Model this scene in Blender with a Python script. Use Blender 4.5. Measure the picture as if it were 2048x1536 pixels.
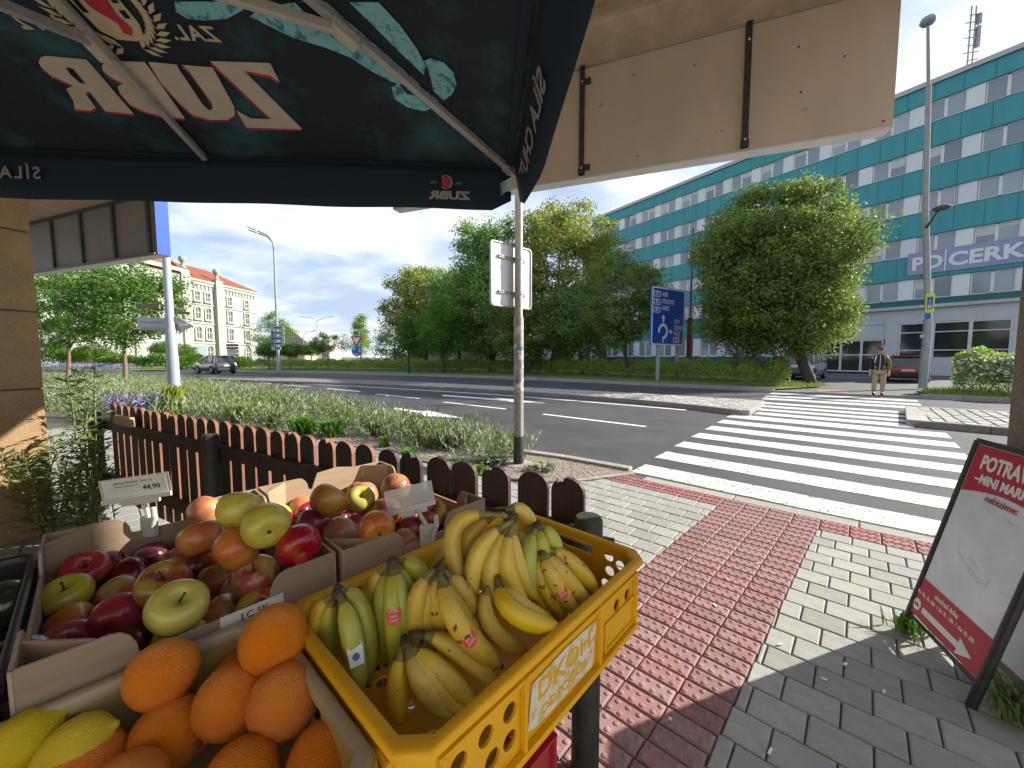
import bpy, math, random
import numpy as np
from mathutils import Vector, Matrix, Quaternion
from mathutils.geometry import tessellate_polygon
for o in list(bpy.data.objects): bpy.data.objects.remove(o)
scene = bpy.context.scene
COL = scene.collection
rad = math.radians

# ------------------------------------------------------------------ camera
cam = bpy.data.cameras.new('camera'); cam.sensor_width = 36; cam.lens = 13.518
cam.clip_start = .02; cam.clip_end = 3000
camera = bpy.data.objects.new('camera', cam); COL.objects.link(camera)
camera.location = (0, 0, 1.5); camera.rotation_euler = (rad(90 - 4.016), 0, 0)
scene.camera = camera

# ------------------------------------------------------------------ sky, sun, exposure
SUN_AZ = rad(75.5)     # clockwise from +Y
SUN_EL = rad(28)
SUN = Vector((math.sin(SUN_AZ)*math.cos(SUN_EL), math.cos(SUN_AZ)*math.cos(SUN_EL), math.sin(SUN_EL)))
world = bpy.data.worlds.new('World'); scene.world = world; world.use_nodes = True
wn = world.node_tree.nodes; wl = world.node_tree.links; wn.clear()
def wnode(t, **k):
    n = wn.new(t)
    for a, b in k.items(): setattr(n, a, b)
    return n
sky = wnode('ShaderNodeTexSky', sky_type='NISHITA', sun_disc=False, sun_elevation=SUN_EL, sun_rotation=SUN_AZ,
            altitude=200, air_density=1.0, dust_density=.6, ozone_density=1.4)
tc = wnode('ShaderNodeTexCoord'); sep = wnode('ShaderNodeSeparateXYZ'); wl.new(tc.outputs['Generated'], sep.inputs[0])
zz = wnode('ShaderNodeMath', operation='ADD'); zz.inputs[1].default_value = .16
zm = wnode('ShaderNodeMath', operation='MAXIMUM'); zm.inputs[1].default_value = .0
wl.new(sep.outputs['Z'], zm.inputs[0]); wl.new(zm.outputs[0], zz.inputs[0])
comb = wnode('ShaderNodeCombineXYZ')
for i, ax in enumerate('XY'):
    d = wnode('ShaderNodeMath', operation='DIVIDE'); wl.new(sep.outputs[ax], d.inputs[0]); wl.new(zz.outputs[0], d.inputs[1]); wl.new(d.outputs[0], comb.inputs[i])
def wnoise(scale, detail, rough, dist, off):
    mp = wnode('ShaderNodeMapping'); mp.inputs['Location'].default_value = off; mp.inputs['Scale'].default_value = (1, 1.0, 1); mp.inputs['Rotation'].default_value = (0, 0, .5)
    wl.new(comb.outputs[0], mp.inputs[0])
    n = wnode('ShaderNodeTexNoise'); n.inputs['Scale'].default_value = scale; n.inputs['Detail'].default_value = detail
    n.inputs['Roughness'].default_value = rough; n.inputs['Distortion'].default_value = dist
    wl.new(mp.outputs[0], n.inputs['Vector']); return n
def wramp(src, lo, hi):
    r = wnode('ShaderNodeMapRange', interpolation_type='SMOOTHSTEP'); r.inputs['From Min'].default_value = lo; r.inputs['From Max'].default_value = hi
    wl.new(src, r.inputs['Value']); return r
n1 = wnoise(.75, 8, .55, .35, (3.1, 1.7, 0)); m1 = wramp(n1.outputs['Fac'], .30, .52)
n2 = wnoise(1.25, 8, .56, .3, (7.2, 3.3, 2)); m2 = wramp(n2.outputs['Fac'], .38, .66)
cc = wnode('ShaderNodeMixRGB'); cc.inputs['Color1'].default_value = (2.9, 3.6, 4.7, 1); cc.inputs['Color2'].default_value = (6.0, 6.2, 6.5, 1)
wl.new(m2.outputs[0], cc.inputs['Fac'])
mx = wnode('ShaderNodeMixRGB'); wl.new(sky.outputs[0], mx.inputs['Color1']); wl.new(cc.outputs[0], mx.inputs['Color2'])
mm = wnode('ShaderNodeMath', operation='MULTIPLY'); mm.inputs[1].default_value = .92; wl.new(m1.outputs[0], mm.inputs[0]); wl.new(mm.outputs[0], mx.inputs['Fac'])
bg = wnode('ShaderNodeBackground'); bg.inputs['Strength'].default_value = .072
wo = wnode('ShaderNodeOutputWorld'); wl.new(mx.outputs[0], bg.inputs['Color']); wl.new(bg.outputs[0], wo.inputs['Surface'])
sl = bpy.data.lights.new('sun', 'SUN'); sl.energy = 3.7; sl.angle = rad(.53); sl.color = (1, .93, .82)
sun = bpy.data.objects.new('sun', sl); COL.objects.link(sun); sun.location = (40, 10, 30)
sun.rotation_euler = SUN.to_track_quat('Z', 'Y').to_euler()
vs = scene.view_settings; vs.view_transform = 'Standard'; vs.look = 'None'; vs.gamma = 1; vs.exposure = 1.48; vs.use_curve_mapping = False
scene.cycles.use_denoising = True; scene.cycles.use_adaptive_sampling = True; scene.cycles.adaptive_threshold = .02
scene.cycles.max_bounces = 4; scene.cycles.diffuse_bounces = 3; scene.cycles.glossy_bounces = 2; scene.cycles.transmission_bounces = 2; scene.cycles.transparent_max_bounces = 6
scene.cycles.sample_clamp_indirect = 8

# ------------------------------------------------------------------ helpers
R2 = (-.739, .674); Q2 = (.674, .739)                # along the road (to the left), across the road (away)
def W(a, b, z=0.): return (a*R2[0] + b*Q2[0], a*R2[1] + b*Q2[1], z)
def W2(a, b): return W(a, b)[:2]
V3 = Vector
MAT = {}
def mat(name, col, rough=.7, col2=None, scale=6., detail=5, lo=.35, hi=.65, bump=0., bscale=60., metal=0., spec=.5,
        rnd=0., isl=None, trans=0., coat=0., stretch=None, speck=None, alpha=1., sub=0., bdist=.01):
    """procedural material: two colours mixed by noise, per-object or per-island variation, fine bump"""
    m = bpy.data.materials.new(name); MAT[name] = m; m.use_nodes = True
    N = m.node_tree.nodes; L = m.node_tree.links; N.clear()
    def nd(t, **k):
        n = N.new(t)
        for a, b in k.items(): setattr(n, a, b)
        return n
    out = nd('ShaderNodeOutputMaterial'); pb = nd('ShaderNodeBsdfPrincipled')
    pb.inputs['Roughness'].default_value = rough; pb.inputs['Metallic'].default_value = metal
    pb.inputs['Specular IOR Level'].default_value = spec
    if coat: pb.inputs['Coat Weight'].default_value = coat; pb.inputs['Coat Roughness'].default_value = .12
    if sub: pb.inputs['Subsurface Weight'].default_value = sub; pb.inputs['Subsurface Scale'].default_value = .01
    t = nd('ShaderNodeTexCoord'); vec = t.outputs['Object']
    if stretch:
        mp = nd('ShaderNodeMapping'); mp.inputs['Scale'].default_value = stretch; L.new(vec, mp.inputs[0]); vec = mp.outputs[0]
    c2 = col2 if col2 else tuple(c*.72 for c in col)
    nz = nd('ShaderNodeTexNoise'); nz.inputs['Scale'].default_value = scale; nz.inputs['Detail'].default_value = detail; nz.inputs['Roughness'].default_value = .62
    L.new(vec, nz.inputs['Vector'])
    mr = nd('ShaderNodeMapRange'); mr.inputs['From Min'].default_value = lo; mr.inputs['From Max'].default_value = hi; L.new(nz.outputs['Fac'], mr.inputs['Value'])
    mix = nd('ShaderNodeMixRGB'); mix.inputs['Color1'].default_value = (*col, 1); mix.inputs['Color2'].default_value = (*c2, 1)
    L.new(mr.outputs[0], mix.inputs['Fac']); c = mix.outputs[0]
    if isl:
        g = nd('ShaderNodeNewGeometry'); mi = nd('ShaderNodeMixRGB'); mi.inputs['Color2'].default_value = (*isl, 1)
        pw = nd('ShaderNodeMath', operation='POWER'); pw.inputs[1].default_value = 1.6; L.new(g.outputs['Random Per Island'], pw.inputs[0])
        L.new(pw.outputs[0], mi.inputs['Fac']); L.new(c, mi.inputs['Color1']); c = mi.outputs[0]
    if rnd:
        oi = nd('ShaderNodeObjectInfo'); hv = nd('ShaderNodeHueSaturation')
        r1 = nd('ShaderNodeMapRange'); r1.inputs['To Min'].default_value = 1 - rnd; r1.inputs['To Max'].default_value = 1 + rnd
        L.new(oi.outputs['Random'], r1.inputs['Value']); L.new(r1.outputs[0], hv.inputs['Value'])
        mu = nd('ShaderNodeMath', operation='MULTIPLY'); mu.inputs[1].default_value = 7.31; L.new(oi.outputs['Random'], mu.inputs[0])
        fr = nd('ShaderNodeMath', operation='FRACT'); L.new(mu.outputs[0], fr.inputs[0])
        r2 = nd('ShaderNodeMapRange'); r2.inputs['To Min'].default_value = 1 - rnd*.8; r2.inputs['To Max'].default_value = 1 + rnd*.8
        L.new(fr.outputs[0], r2.inputs['Value']); L.new(r2.outputs[0], hv.inputs['Saturation'])
        L.new(c, hv.inputs['Color']); c = hv.outputs[0]
    if speck:      # (colour, scale, threshold)
        sn = nd('ShaderNodeTexNoise'); sn.inputs['Scale'].default_value = speck[1]; sn.inputs['Detail'].default_value = 3; L.new(t.outputs['Object'], sn.inputs['Vector'])
        sr = nd('ShaderNodeMapRange'); sr.inputs['From Min'].default_value = speck[2]; sr.inputs['From Max'].default_value = speck[2] + .05; L.new(sn.outputs['Fac'], sr.inputs['Value'])
        ms = nd('ShaderNodeMixRGB'); ms.inputs['Color2'].default_value = (*speck[0], 1); L.new(sr.outputs[0], ms.inputs['Fac']); L.new(c, ms.inputs['Color1']); c = ms.outputs[0]
    L.new(c, pb.inputs['Base Color'])
    if bump:
        bn = nd('ShaderNodeTexNoise'); bn.inputs['Scale'].default_value = bscale; bn.inputs['Detail'].default_value = 4
        L.new(vec, bn.inputs['Vector']); bp = nd('ShaderNodeBump'); bp.inputs['Strength'].default_value = bump; bp.inputs['Distance'].default_value = bdist
        L.new(bn.outputs['Fac'], bp.inputs['Height']); L.new(bp.outputs[0], pb.inputs['Normal'])
    sh = pb.outputs[0]
    if trans:
        tr = nd('ShaderNodeBsdfTranslucent'); L.new(c, tr.inputs['Color'])
        ad = nd('ShaderNodeMixShader'); ad.inputs[0].default_value = trans; L.new(sh, ad.inputs[1]); L.new(tr.outputs[0], ad.inputs[2]); sh = ad.outputs[0]
    if alpha < 1:
        tp = nd('ShaderNodeBsdfTransparent'); ad = nd('ShaderNodeMixShader'); ad.inputs[0].default_value = alpha
        L.new(tp.outputs[0], ad.inputs[1]); L.new(sh, ad.inputs[2]); sh = ad.outputs[0]
    L.new(sh, out.inputs['Surface'])
    return m

def tag(o, label=None, cat=None, group=None, kind=None):
    if label: o['label'] = label
    if cat: o['category'] = cat
    if group: o['group'] = group
    if kind: o['kind'] = kind
    return o
ORG = {}
def thing(name, label, cat, loc=(0, 0, 0), group=None, rz=None):
    """Empty at the thing's base. rz None: parts are given in world coordinates, else in local ones."""
    o = bpy.data.objects.new(name, None); COL.objects.link(o); o.location = loc; o.empty_display_size = .1
    if rz is None: ORG[o.name] = Vector(loc)
    else: o.rotation_euler = (0, 0, rz); ORG[o.name] = Vector((0, 0, 0))
    return tag(o, label, cat, group)
def link(name, me, parent=None):
    o = bpy.data.objects.new(name, me); COL.objects.link(o)
    if parent is not None: o.parent = parent; ORG[o.name] = ORG.get(parent.name, Vector((0, 0, 0)))
    return o
def clone(o, parent=None, **tags):
    c = o.copy(); COL.objects.link(c); c.parent = parent
    for ch in o.children: clone(ch, c)
    for k, v in tags.items(): c[k] = v
    return c
class MB:
    def __init__(s): s.v = []; s.f = []; s.m = []
    def add(s, v, f, mi=0):
        o = len(s.v); s.v += [tuple(p) for p in v]; s.f += [tuple(i + o for i in q) for q in f]; s.m += [mi]*len(f); return s
    def obox(s, o, ex, ey, ez, mi=0):
        o, ex, ey, ez = V3(o), V3(ex), V3(ey), V3(ez)
        v = [o, o+ex, o+ex+ey, o+ey, o+ez, o+ex+ez, o+ex+ey+ez, o+ey+ez]
        f = [(3, 2, 1, 0), (4, 5, 6, 7), (0, 1, 5, 4), (1, 2, 6, 5), (2, 3, 7, 6), (3, 0, 4, 7)]
        if ex.cross(ey).dot(ez) < 0: f = [q[::-1] for q in f]
        return s.add(v, f, mi)
    def box(s, c, sz, rz=0., mi=0):
        ca, sa = math.cos(rz), math.sin(rz); ex = V3((ca, sa, 0))*sz[0]; ey = V3((-sa, ca, 0))*sz[1]; ez = V3((0, 0, sz[2]))
        return s.obox(V3(c) - (ex+ey+ez)/2, ex, ey, ez, mi)
    def prism(s, poly, z0, z1, mi=0):
        A = sum(poly[i-1][0]*poly[i][1] - poly[i][0]*poly[i-1][1] for i in range(len(poly)))
        if A < 0: poly = poly[::-1]
        n = len(poly); zs0 = z0 if hasattr(z0, '__len__') else [z0]*n; zs1 = z1 if hasattr(z1, '__len__') else [z1]*n
        v = [(p[0], p[1], zs0[i]) for i, p in enumerate(poly)] + [(p[0], p[1], zs1[i]) for i, p in enumerate(poly)]
        f = [tuple(range(n))[::-1], tuple(range(n, 2*n))] + [(i, (i+1) % n, n + (i+1) % n, n+i) for i in range(n)]
        return s.add(v, f, mi)
    def plate(s, outer, holes, o, ex, ey, th, mi=0):
        """flat plate with holes: 2-D outlines in the frame o, ex, ey, thickness vector th"""
        o, ex, ey, th = V3(o), V3(ex), V3(ey), V3(th)
        polys = [outer] + list(holes); pts = [p for q in polys for p in q]
        tri = tessellate_polygon([[V3((p[0], p[1], 0)) for p in q] for q in polys])
        n = len(pts); b = [o + ex*p[0] + ey*p[1] for p in pts]
        f = []; nrm = ex.cross(ey)
        for t in tri:
            a = V3((pts[t[1]][0]-pts[t[0]][0], pts[t[1]][1]-pts[t[0]][1])); c = V3((pts[t[2]][0]-pts[t[0]][0], pts[t[2]][1]-pts[t[0]][1]))
            cr = a[0]*c[1] - a[1]*c[0]
            if abs(cr) < 1e-12: continue
            t = t if cr > 0 else t[::-1]
            if nrm.dot(th) > 0: f += [tuple(t)[::-1], tuple(i+n for i in t)]
            else: f += [tuple(t), tuple(i+n for i in t)[::-1]]
        k = 0
        for q in polys:
            m = len(q); f += [(k+i, k+(i+1) % m, n+k+(i+1) % m, n+k+i) for i in range(m)]; k += m
        return s.add(b + [p+th for p in b], f, mi)
    def tube(s, pts, rad_, n=8, mi=0, cap=True, tw=0.):
        pts = [V3(p) for p in pts]; k = len(pts); rs = rad_ if hasattr(rad_, '__len__') else [rad_]*k
        d = (pts[1]-pts[0]).normalized(); u = d.orthogonal().normalized(); v = []
        for i in range(k):
            dn = (pts[min(i+1, k-1)] - pts[max(i-1, 0)]).normalized()
            q = d.rotation_difference(dn); u = (q @ u).normalized(); d = dn; w = d.cross(u)
            for j in range(n):
                a = 2*math.pi*j/n + tw; v.append(pts[i] + (u*math.cos(a) + w*math.sin(a))*rs[i])
        f = [(i*n+j, i*n+(j+1) % n, (i+1)*n+(j+1) % n, (i+1)*n+j) for i in range(k-1) for j in range(n)]
        if cap: f += [tuple(range(n))[::-1], tuple(range((k-1)*n, k*n))]
        return s.add(v, f, mi)
    def lathe(s, prof, n=16, c=(0, 0, 0), mi=0, jit=None):
        v = []; k = len(prof)
        for i, (r, z) in enumerate(prof):
            for j in range(n):
                a = 2*math.pi*j/n; rr = r*(jit(a, z) if jit else 1); v.append((c[0]+rr*math.cos(a), c[1]+rr*math.sin(a), c[2]+z))
        f = [(i*n+j, i*n+(j+1) % n, (i+1)*n+(j+1) % n, (i+1)*n+j) for i in range(k-1) for j in range(n)]
        f += [tuple(range(n))[::-1], tuple(range((k-1)*n, k*n))]
        return s.add(v, f, mi)
    def mesh(s, name, mats, org=None, smooth=False):
        me = bpy.data.meshes.new(name)
        vv = s.v if org is None else [(p[0]-org[0], p[1]-org[1], p[2]-org[2]) for p in s.v]
        me.from_pydata(vv, [], s.f)
        for m in (mats if isinstance(mats, (list, tuple)) else [mats]): me.materials.append(MAT[m])
        if len(me.materials) > 1: me.polygons.foreach_set('material_index', s.m)
        if smooth: me.polygons.foreach_set('use_smooth', [True]*len(me.polygons))
        me.update(); return me
    def build(s, name, mats, parent=None, smooth=False, bevel=0., ang=None):
        o = link(name, s.mesh(name, mats, ORG.get(parent.name) if parent is not None else None, smooth or ang is not None), parent)
        if ang is not None: o.data.set_sharp_from_angle(angle=rad(ang))
        if bevel:
            b = o.modifiers.new('bevel', 'BEVEL'); b.width = bevel; b.segments = 2; b.limit_method = 'ANGLE'; b.angle_limit = rad(40)
        return o
def single(name, mb, mats, label, cat, base, group=None, **k):
    """a thing that is one mesh, its origin at its base"""
    me = mb.mesh(name, mats, base, k.get('smooth', False) or k.get('ang') is not None)
    o = link(name, me); o.location = base
    if k.get('ang') is not None: me.set_sharp_from_angle(angle=rad(k['ang']))
    if k.get('bevel'):
        b = o.modifiers.new('bevel', 'BEVEL'); b.width = k['bevel']; b.segments = 2; b.limit_method = 'ANGLE'; b.angle_limit = rad(40)
    return tag(o, label, cat, group)
def np_mesh(name, Vv, Ff, mname, smooth=False):
    me = bpy.data.meshes.new(name); Vv = np.asarray(Vv, np.float32); Ff = np.asarray(Ff, np.int32); k = Ff.shape[1]
    me.vertices.add(len(Vv)); me.vertices.foreach_set('co', Vv.ravel())
    me.loops.add(Ff.size); me.loops.foreach_set('vertex_index', Ff.ravel())
    me.polygons.add(len(Ff)); me.polygons.foreach_set('loop_start', np.arange(0, Ff.size, k, dtype=np.int32))
    me.polygons.foreach_set('loop_total', np.full(len(Ff), k, np.int32))
    me.materials.append(MAT[mname]); me.update(calc_edges=True)
    if smooth: me.polygons.foreach_set('use_smooth', np.ones(len(Ff), bool))
    return me
def leaf_quads(P, size, rng, droop=.3, flat=.5, aspect=.55, axis=None):
    """kite-shaped leaves at the points P; returns vertices, faces"""
    n = len(P); d = rng.normal(size=(n, 3)); d[:, 2] = d[:, 2]*.6 - droop
    if axis is not None: d = d*.5 + axis
    d /= np.linalg.norm(d, axis=1)[:, None] + 1e-9
    up = rng.normal(size=(n, 3)); up[:, 2] += flat*2
    w = np.cross(d, up); w /= np.linalg.norm(w, axis=1)[:, None] + 1e-9
    L = (size*(.65 + .7*rng.random(n)))[:, None]
    nn = np.cross(w, d)*L*.12
    Vv = np.stack([P, P + d*L*.45 + w*L*aspect*.5 + nn, P + d*L, P + d*L*.45 - w*L*aspect*.5 + nn], 1).reshape(-1, 3)
    return Vv, np.arange(4*n).reshape(-1, 4)
def text(body, size, mname, parent, origin, ex, ey, name='lettering', align='LEFT', wide=1., mirror=False, ext=.0006, bold=0., off=.0, space=1., fit=None):
    cu = bpy.data.curves.new('lettering', 'FONT'); cu.body = body; cu.size = size; cu.align_x = align; cu.align_y = 'BOTTOM_BASELINE'; cu.extrude = ext; cu.offset = bold; cu.space_character = space
    cu.resolution_u = 3
    t = bpy.data.objects.new('tmp', cu); COL.objects.link(t)
    dg = bpy.context.evaluated_depsgraph_get(); me = bpy.data.meshes.new_from_object(t.evaluated_get(dg))
    bpy.data.objects.remove(t); bpy.data.curves.remove(cu); me.name = 'lettering'
    ex, ey = V3(ex).normalized(), V3(ey).normalized(); nz = ex.cross(ey).normalized(); org = ORG.get(parent.name, V3((0, 0, 0)))
    if fit:
        xs = [v.co.x for v in me.vertices]; wide = fit/(max(xs)-min(xs))
    for v in me.vertices:
        x = v.co.x*wide*(-1 if mirror else 1)
        v.co = V3(origin) + ex*x + ey*v.co.y + nz*(v.co.z + off) - org
    me.materials.clear(); me.materials.append(MAT[mname])
    return link(name, me, parent)
def circle(cx, cy, r, n=14, ry=None): return [(cx + r*math.cos(2*math.pi*i/n), cy + (ry or r)*math.sin(2*math.pi*i/n)) for i in range(n)]
def bez(p0, p1, p2, n=9):
    p0, p1, p2 = V3(p0), V3(p1), V3(p2)
    return [p0*(1-t)**2 + p1*2*t*(1-t) + p2*t*t for t in [i/(n-1) for i in range(n)]]
def lerp(a, b, t): return tuple(x + (y-x)*t for x, y in zip(a, b))
def smooth_line(pts, k=6):
    """Catmull-Rom through 2-D points"""
    o = []; P = [pts[0]] + list(pts) + [pts[-1]]
    for i in range(1, len(P)-2):
        for j in range(k):
            t = j/k; a, b, c, d = P[i-1], P[i], P[i+1], P[i+2]
            o.append(tuple(.5*((2*b[q]) + (-a[q]+c[q])*t + (2*a[q]-5*b[q]+4*c[q]-d[q])*t*t + (-a[q]+3*b[q]-3*c[q]+d[q])*t**3) for q in (0, 1)))
    return o + [tuple(pts[-1])]
def offset(line, d):
    """shift a 2-D polyline to its left by d"""
    o = []
    for i in range(len(line)):
        a = line[max(i-1, 0)]; b = line[min(i+1, len(line)-1)]; dx, dy = b[0]-a[0], b[1]-a[1]; l = math.hypot(dx, dy) or 1
        o.append((line[i][0] - dy/l*d, line[i][1] + dx/l*d))
    return o
def inside(p, poly):
    c = False
    for i in range(len(poly)):
        a, b = poly[i-1], poly[i]
        if (a[1] > p[1]) != (b[1] > p[1]) and p[0] < (b[0]-a[0])*(p[1]-a[1])/(b[1]-a[1]) + a[0]: c = not c
    return c
def strip_mesh(mb, A, B, za, zb, mi=0):
    """ribbon between two polylines of equal length"""
    n = len(A); v = [(p[0], p[1], za) for p in A] + [(p[0], p[1], zb) for p in B]
    f = []
    for i in range(n-1):
        q = (i, i+1, n+i+1, n+i)
        p0, p1, p2 = V3(v[q[0]]), V3(v[q[1]]), V3(v[q[2]])
        f.append(q if (p1-p0).cross(p2-p1).z >= 0 else q[::-1])
    return mb.add(v, f, mi)
def resample(line, n):
    L = [0]
    for i in range(1, len(line)): L.append(L[-1] + math.dist(line[i-1], line[i]))
    o = []; j = 0
    for i in range(n):
        s = L[-1]*i/(n-1)
        while j < len(L)-2 and L[j+1] < s: j += 1
        t = (s-L[j])/((L[j+1]-L[j]) or 1); o.append(lerp(line[j], line[j+1], t))
    return o


# ------------------------------------------------------------------ materials
mat('asphalt', (.050, .050, .054), .82, (.030, .030, .033), .7, 12, lo=.42, hi=.60, bump=.5, bscale=160, speck=((.13, .13, .13), 220, .62))
mat('asphalt_old', (.10, .10, .098), .85, (.075, .075, .072), 1.2, 8, bump=.4, bscale=120)
mat('road_paint', (.70, .70, .67), .6, (.52, .52, .50), 2.2, 9, bump=.2, bscale=120, speck=((.17, .17, .17), 34, .565))
mat('paint_fresh', (.76, .76, .74), .6, (.68, .68, .66), 4, 5, speck=((.30, .30, .30), 40, .68))
mat('paver', (.33, .33, .305), .86, (.27, .27, .25), 14, 6, bump=.35, bscale=180, rnd=.15, speck=((.24, .24, .22), 40, .66))
mat('tactile', (.30, .165, .155), .82, (.235, .125, .12), 16, 6, bump=.3, bscale=160, rnd=.13)
mat('tactile_red', (.30, .115, .105), .8, (.24, .09, .085), 16, 6, bump=.3, bscale=160, rnd=.12)
mat('mortar', (.115, .105, .088), .95, (.065, .06, .05), 9, 7, bump=.5, bscale=120)
mat('kerb_stone', (.36, .345, .31), .85, (.25, .235, .21), 18, 7, bump=.35, bscale=120, rnd=.1)
mat('kerb_brown', (.27, .235, .195), .88, (.18, .16, .135), 12, 7, bump=.4, bscale=90, rnd=.1)
mat('sett', (.42, .40, .365), .85, (.27, .255, .235), 20, 5, bump=.4, bscale=70, rnd=.16)
mat('sett_joint', (.20, .185, .16), .95, (.14, .13, .11), 9, 6)
mat('gravel', (.34, .29, .225), .95, (.17, .14, .11), 38, 7, bump=1., bscale=90)
mat('pebble', (.40, .35, .28), .9, (.26, .22, .17), 12, 4, isl=(.20, .16, .12))
mat('grass_soil', (.14, .19, .045), .95, (.095, .14, .035), 1.4, 8, bump=.8, bscale=50)
mat('far_ground', (.085, .105, .05), .95, (.11, .11, .09), .12, 6)
mat('blade', (.16, .26, .04), .7, (.12, .21, .03), 3, 4, isl=(.28, .34, .07), trans=.4)

def sheet(name, poly, z, mname, label=None, parent=None, kind='structure'):
    mb = MB(); A = sum(poly[i-1][0]*poly[i][1] - poly[i][0]*poly[i-1][1] for i in range(len(poly)))
    if A < 0: poly = poly[::-1]
    tri = tessellate_polygon([[V3((p[0], p[1], 0)) for p in poly]])
    f = []
    for t in tri:
        a, b, c = (poly[i] for i in t)
        f.append(tuple(t) if (b[0]-a[0])*(c[1]-a[1]) - (b[1]-a[1])*(c[0]-a[0]) > 0 else tuple(t)[::-1])
    mb.add([(p[0], p[1], z) for p in poly], f)
    o = mb.build(name, mname, parent)
    if parent is None: tag(o, label, None, None, kind)
    return o

# ------------------------------------------------------------------ ground and road
sheet('ground', [(-900, -300), (900, -300), (900, 1200), (-900, 1200)], -.06, 'far_ground', 'distant level ground')
road = sheet('road', [(-75, 2), (-75, 62), (60, 62), (60, -30), (-2, -30)], -.02, 'asphalt', 'grey asphalt road with a zebra crossing and lane markings')
Z_P = -.016
stripes = [(4.76, 5.23, 2.21, -1.22), (5.69, 6.18, 2.27, -1.22), (6.655, 7.145, 2.32, -1.23), (7.64, 8.15, 2.36, -1.23), (8.65, 9.2, 2.4, -1.25),
           (9.71, 10.28, 2.44, -1.27), (10.77, 11.46, 2.50, -1.29), (11.85, 12.40, 2.08, -.88), (12.80, 13.30, 2.22, -.91), (13.72, 14.25, 2.36, -.95),
           (14.72, 15.25, 2.48, -.99), (16.25, 16.95, 2.66, -1.39), (17.45, 18.12, 2.76, -1.42), (18.85, 19.55, 2.82, -1.45)]
for b0, b1, al, ar in stripes:
    mb = MB(); n = 12; e0, e1 = [], []; rr = random.Random(int(b0*100))
    for i in range(n+1):
        a = al + (ar-al)*i/n; e0.append(W2(a, b0 + rr.uniform(-.012, .012))); e1.append(W2(a, b1 + rr.uniform(-.012, .012)))
    strip_mesh(mb, e0, e1, Z_P, Z_P); mb.build('crosswalk_stripe', 'road_paint', road)
def marking(pts, width, name='lane_line'):
    mb = MB(); l = resample(smooth_line(pts, 8), max(6, len(pts)*6)); strip_mesh(mb, offset(l, width/2), offset(l, -width/2), Z_P, Z_P)
    return mb.build(name, 'paint_fresh', road)
marking([(-19.294,25.362),(-16.252,23.803),(-12.044,21.792),(-8.49,20.093),(-3.976,17.511),(-0.48,15.309),(2.634,12.911),(4.989,10.946)], .17, 'edge_line')
for l in ([(0.827,10.17),(2.93,8.322)], [(-2.313,12.911),(-0.175,11.158)], [(-5.566,15.725),(-3.369,14.009)], [(-8.95,18.49),(-6.696,16.873)], [(-12.402,20.814),(-10.132,19.419)], [(-16.17,23.325),(-13.821,21.998)]):
    marking(l, .13)
for poly in ([(-2.798,15.411),(-0.396,13.758),(-0.732,14.357),(-0.165,14.009),(1.134,12.559),(-0.034,12.984),(-0.208,13.283),(-2.708,14.913)], [(-3.521,11.493),(-2.617,10.741),(-2.347,10.792),(-1.233,9.496),(-2.241,9.822),(-2.47,10.354),(-3.492,11.158)]):
    sheet('road_arrow', poly, Z_P, 'paint_fresh', parent=road)

mat('asphalt_patch', (.05, .05, .053), .85, (.04, .04, .042), 2, 8, bump=.5, bscale=160)
sheet('asphalt_patch', [(3.818,10.558),(4.837,10.367),(5.275,9.669),(5.199,8.781),(4.458,8.155),(4.207,8.519),(4.001,9.354)], -.018, 'asphalt_patch', parent=road)
# ------------------------------------------------------------------ near pavement: pavers, tactile strip, kerb
bed_near = [(1.568,4.848),(0.946,4.569),(0.453,4.495),(-0.149,4.665),(-0.836,5.093),(-1.315,5.495),(-1.779,5.964),(-2.663,6.371),(-4.14,7.422),(-6.015,8.418),(-8.282,9.095),(-10.156,9.396),(-11.578,9.555),(-12.794,9.718)]
bed_road = [(-35.109,26.853),(-28.57,25.094),(-23.277,23.078),(-18.974,20.971),(-14.661,18.007),(-10.907,15.351),(-6.313,11.372),(-3.867,9.095),(-2.276,7.727),(-1.11,6.795),(-0.194,6.127),(0.501,5.749),(1.112,5.388),(1.57,4.979)]
pave_poly = [W2(-14, -9), W2(-14, 4.68), W2(1.95, 4.64)] + bed_road[::-1] + [(-40, 3), (-30, -9)]
pavement = sheet('pavement', pave_poly, -.012, 'mortar', 'pavement of grey concrete pavers with a red tactile strip')
bed_poly = bed_near + bed_road
rng = random.Random(4)
def paver_mesh(l, w, h=.05, c=.006):
    mb = MB(); x, y = l/2, w/2
    v = [(-x, -y, -h), (x, -y, -h), (x, y, -h), (-x, y, -h), (-x, -y, -c), (x, -y, -c), (x, y, -c), (-x, y, -c), (-x+c, -y+c, 0), (x-c, -y+c, 0), (x-c, y-c, 0), (-x+c, y-c, 0)]
    f = [(0, 1, 5, 4), (1, 2, 6, 5), (2, 3, 7, 6), (3, 0, 4, 7), (4, 5, 9, 8), (5, 6, 10, 9), (6, 7, 11, 10), (7, 4, 8, 11), (8, 9, 10, 11)]
    return mb.add(v, f)
def tact_mesh(l, w, nx, ny):
    mb = paver_mesh(l, w)
    for i in range(nx):
        for j in range(ny):
            cx = (-.5 + (i+.5 + (.16 if j % 2 else -.16))/nx)*l; cy = (-.5 + (j+.5)/ny)*w; r = .0135; n = 10
            mb.add([(cx + r*q*math.cos(2*math.pi*k/n), cy + r*q*math.sin(2*math.pi*k/n), z) for q, z in ((1, 0), (.72, .0032), (.35, .0046)) for k in range(n)],
                   [(m*n+k, m*n+(k+1) % n, m*n+n+(k+1) % n, m*n+n+k) for m in (0, 1) for k in range(n)] + [tuple(range(2*n, 3*n))])
    return mb
RZ = math.atan2(R2[1], R2[0])
JO = .006; LP, WP = .2, .172
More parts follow.
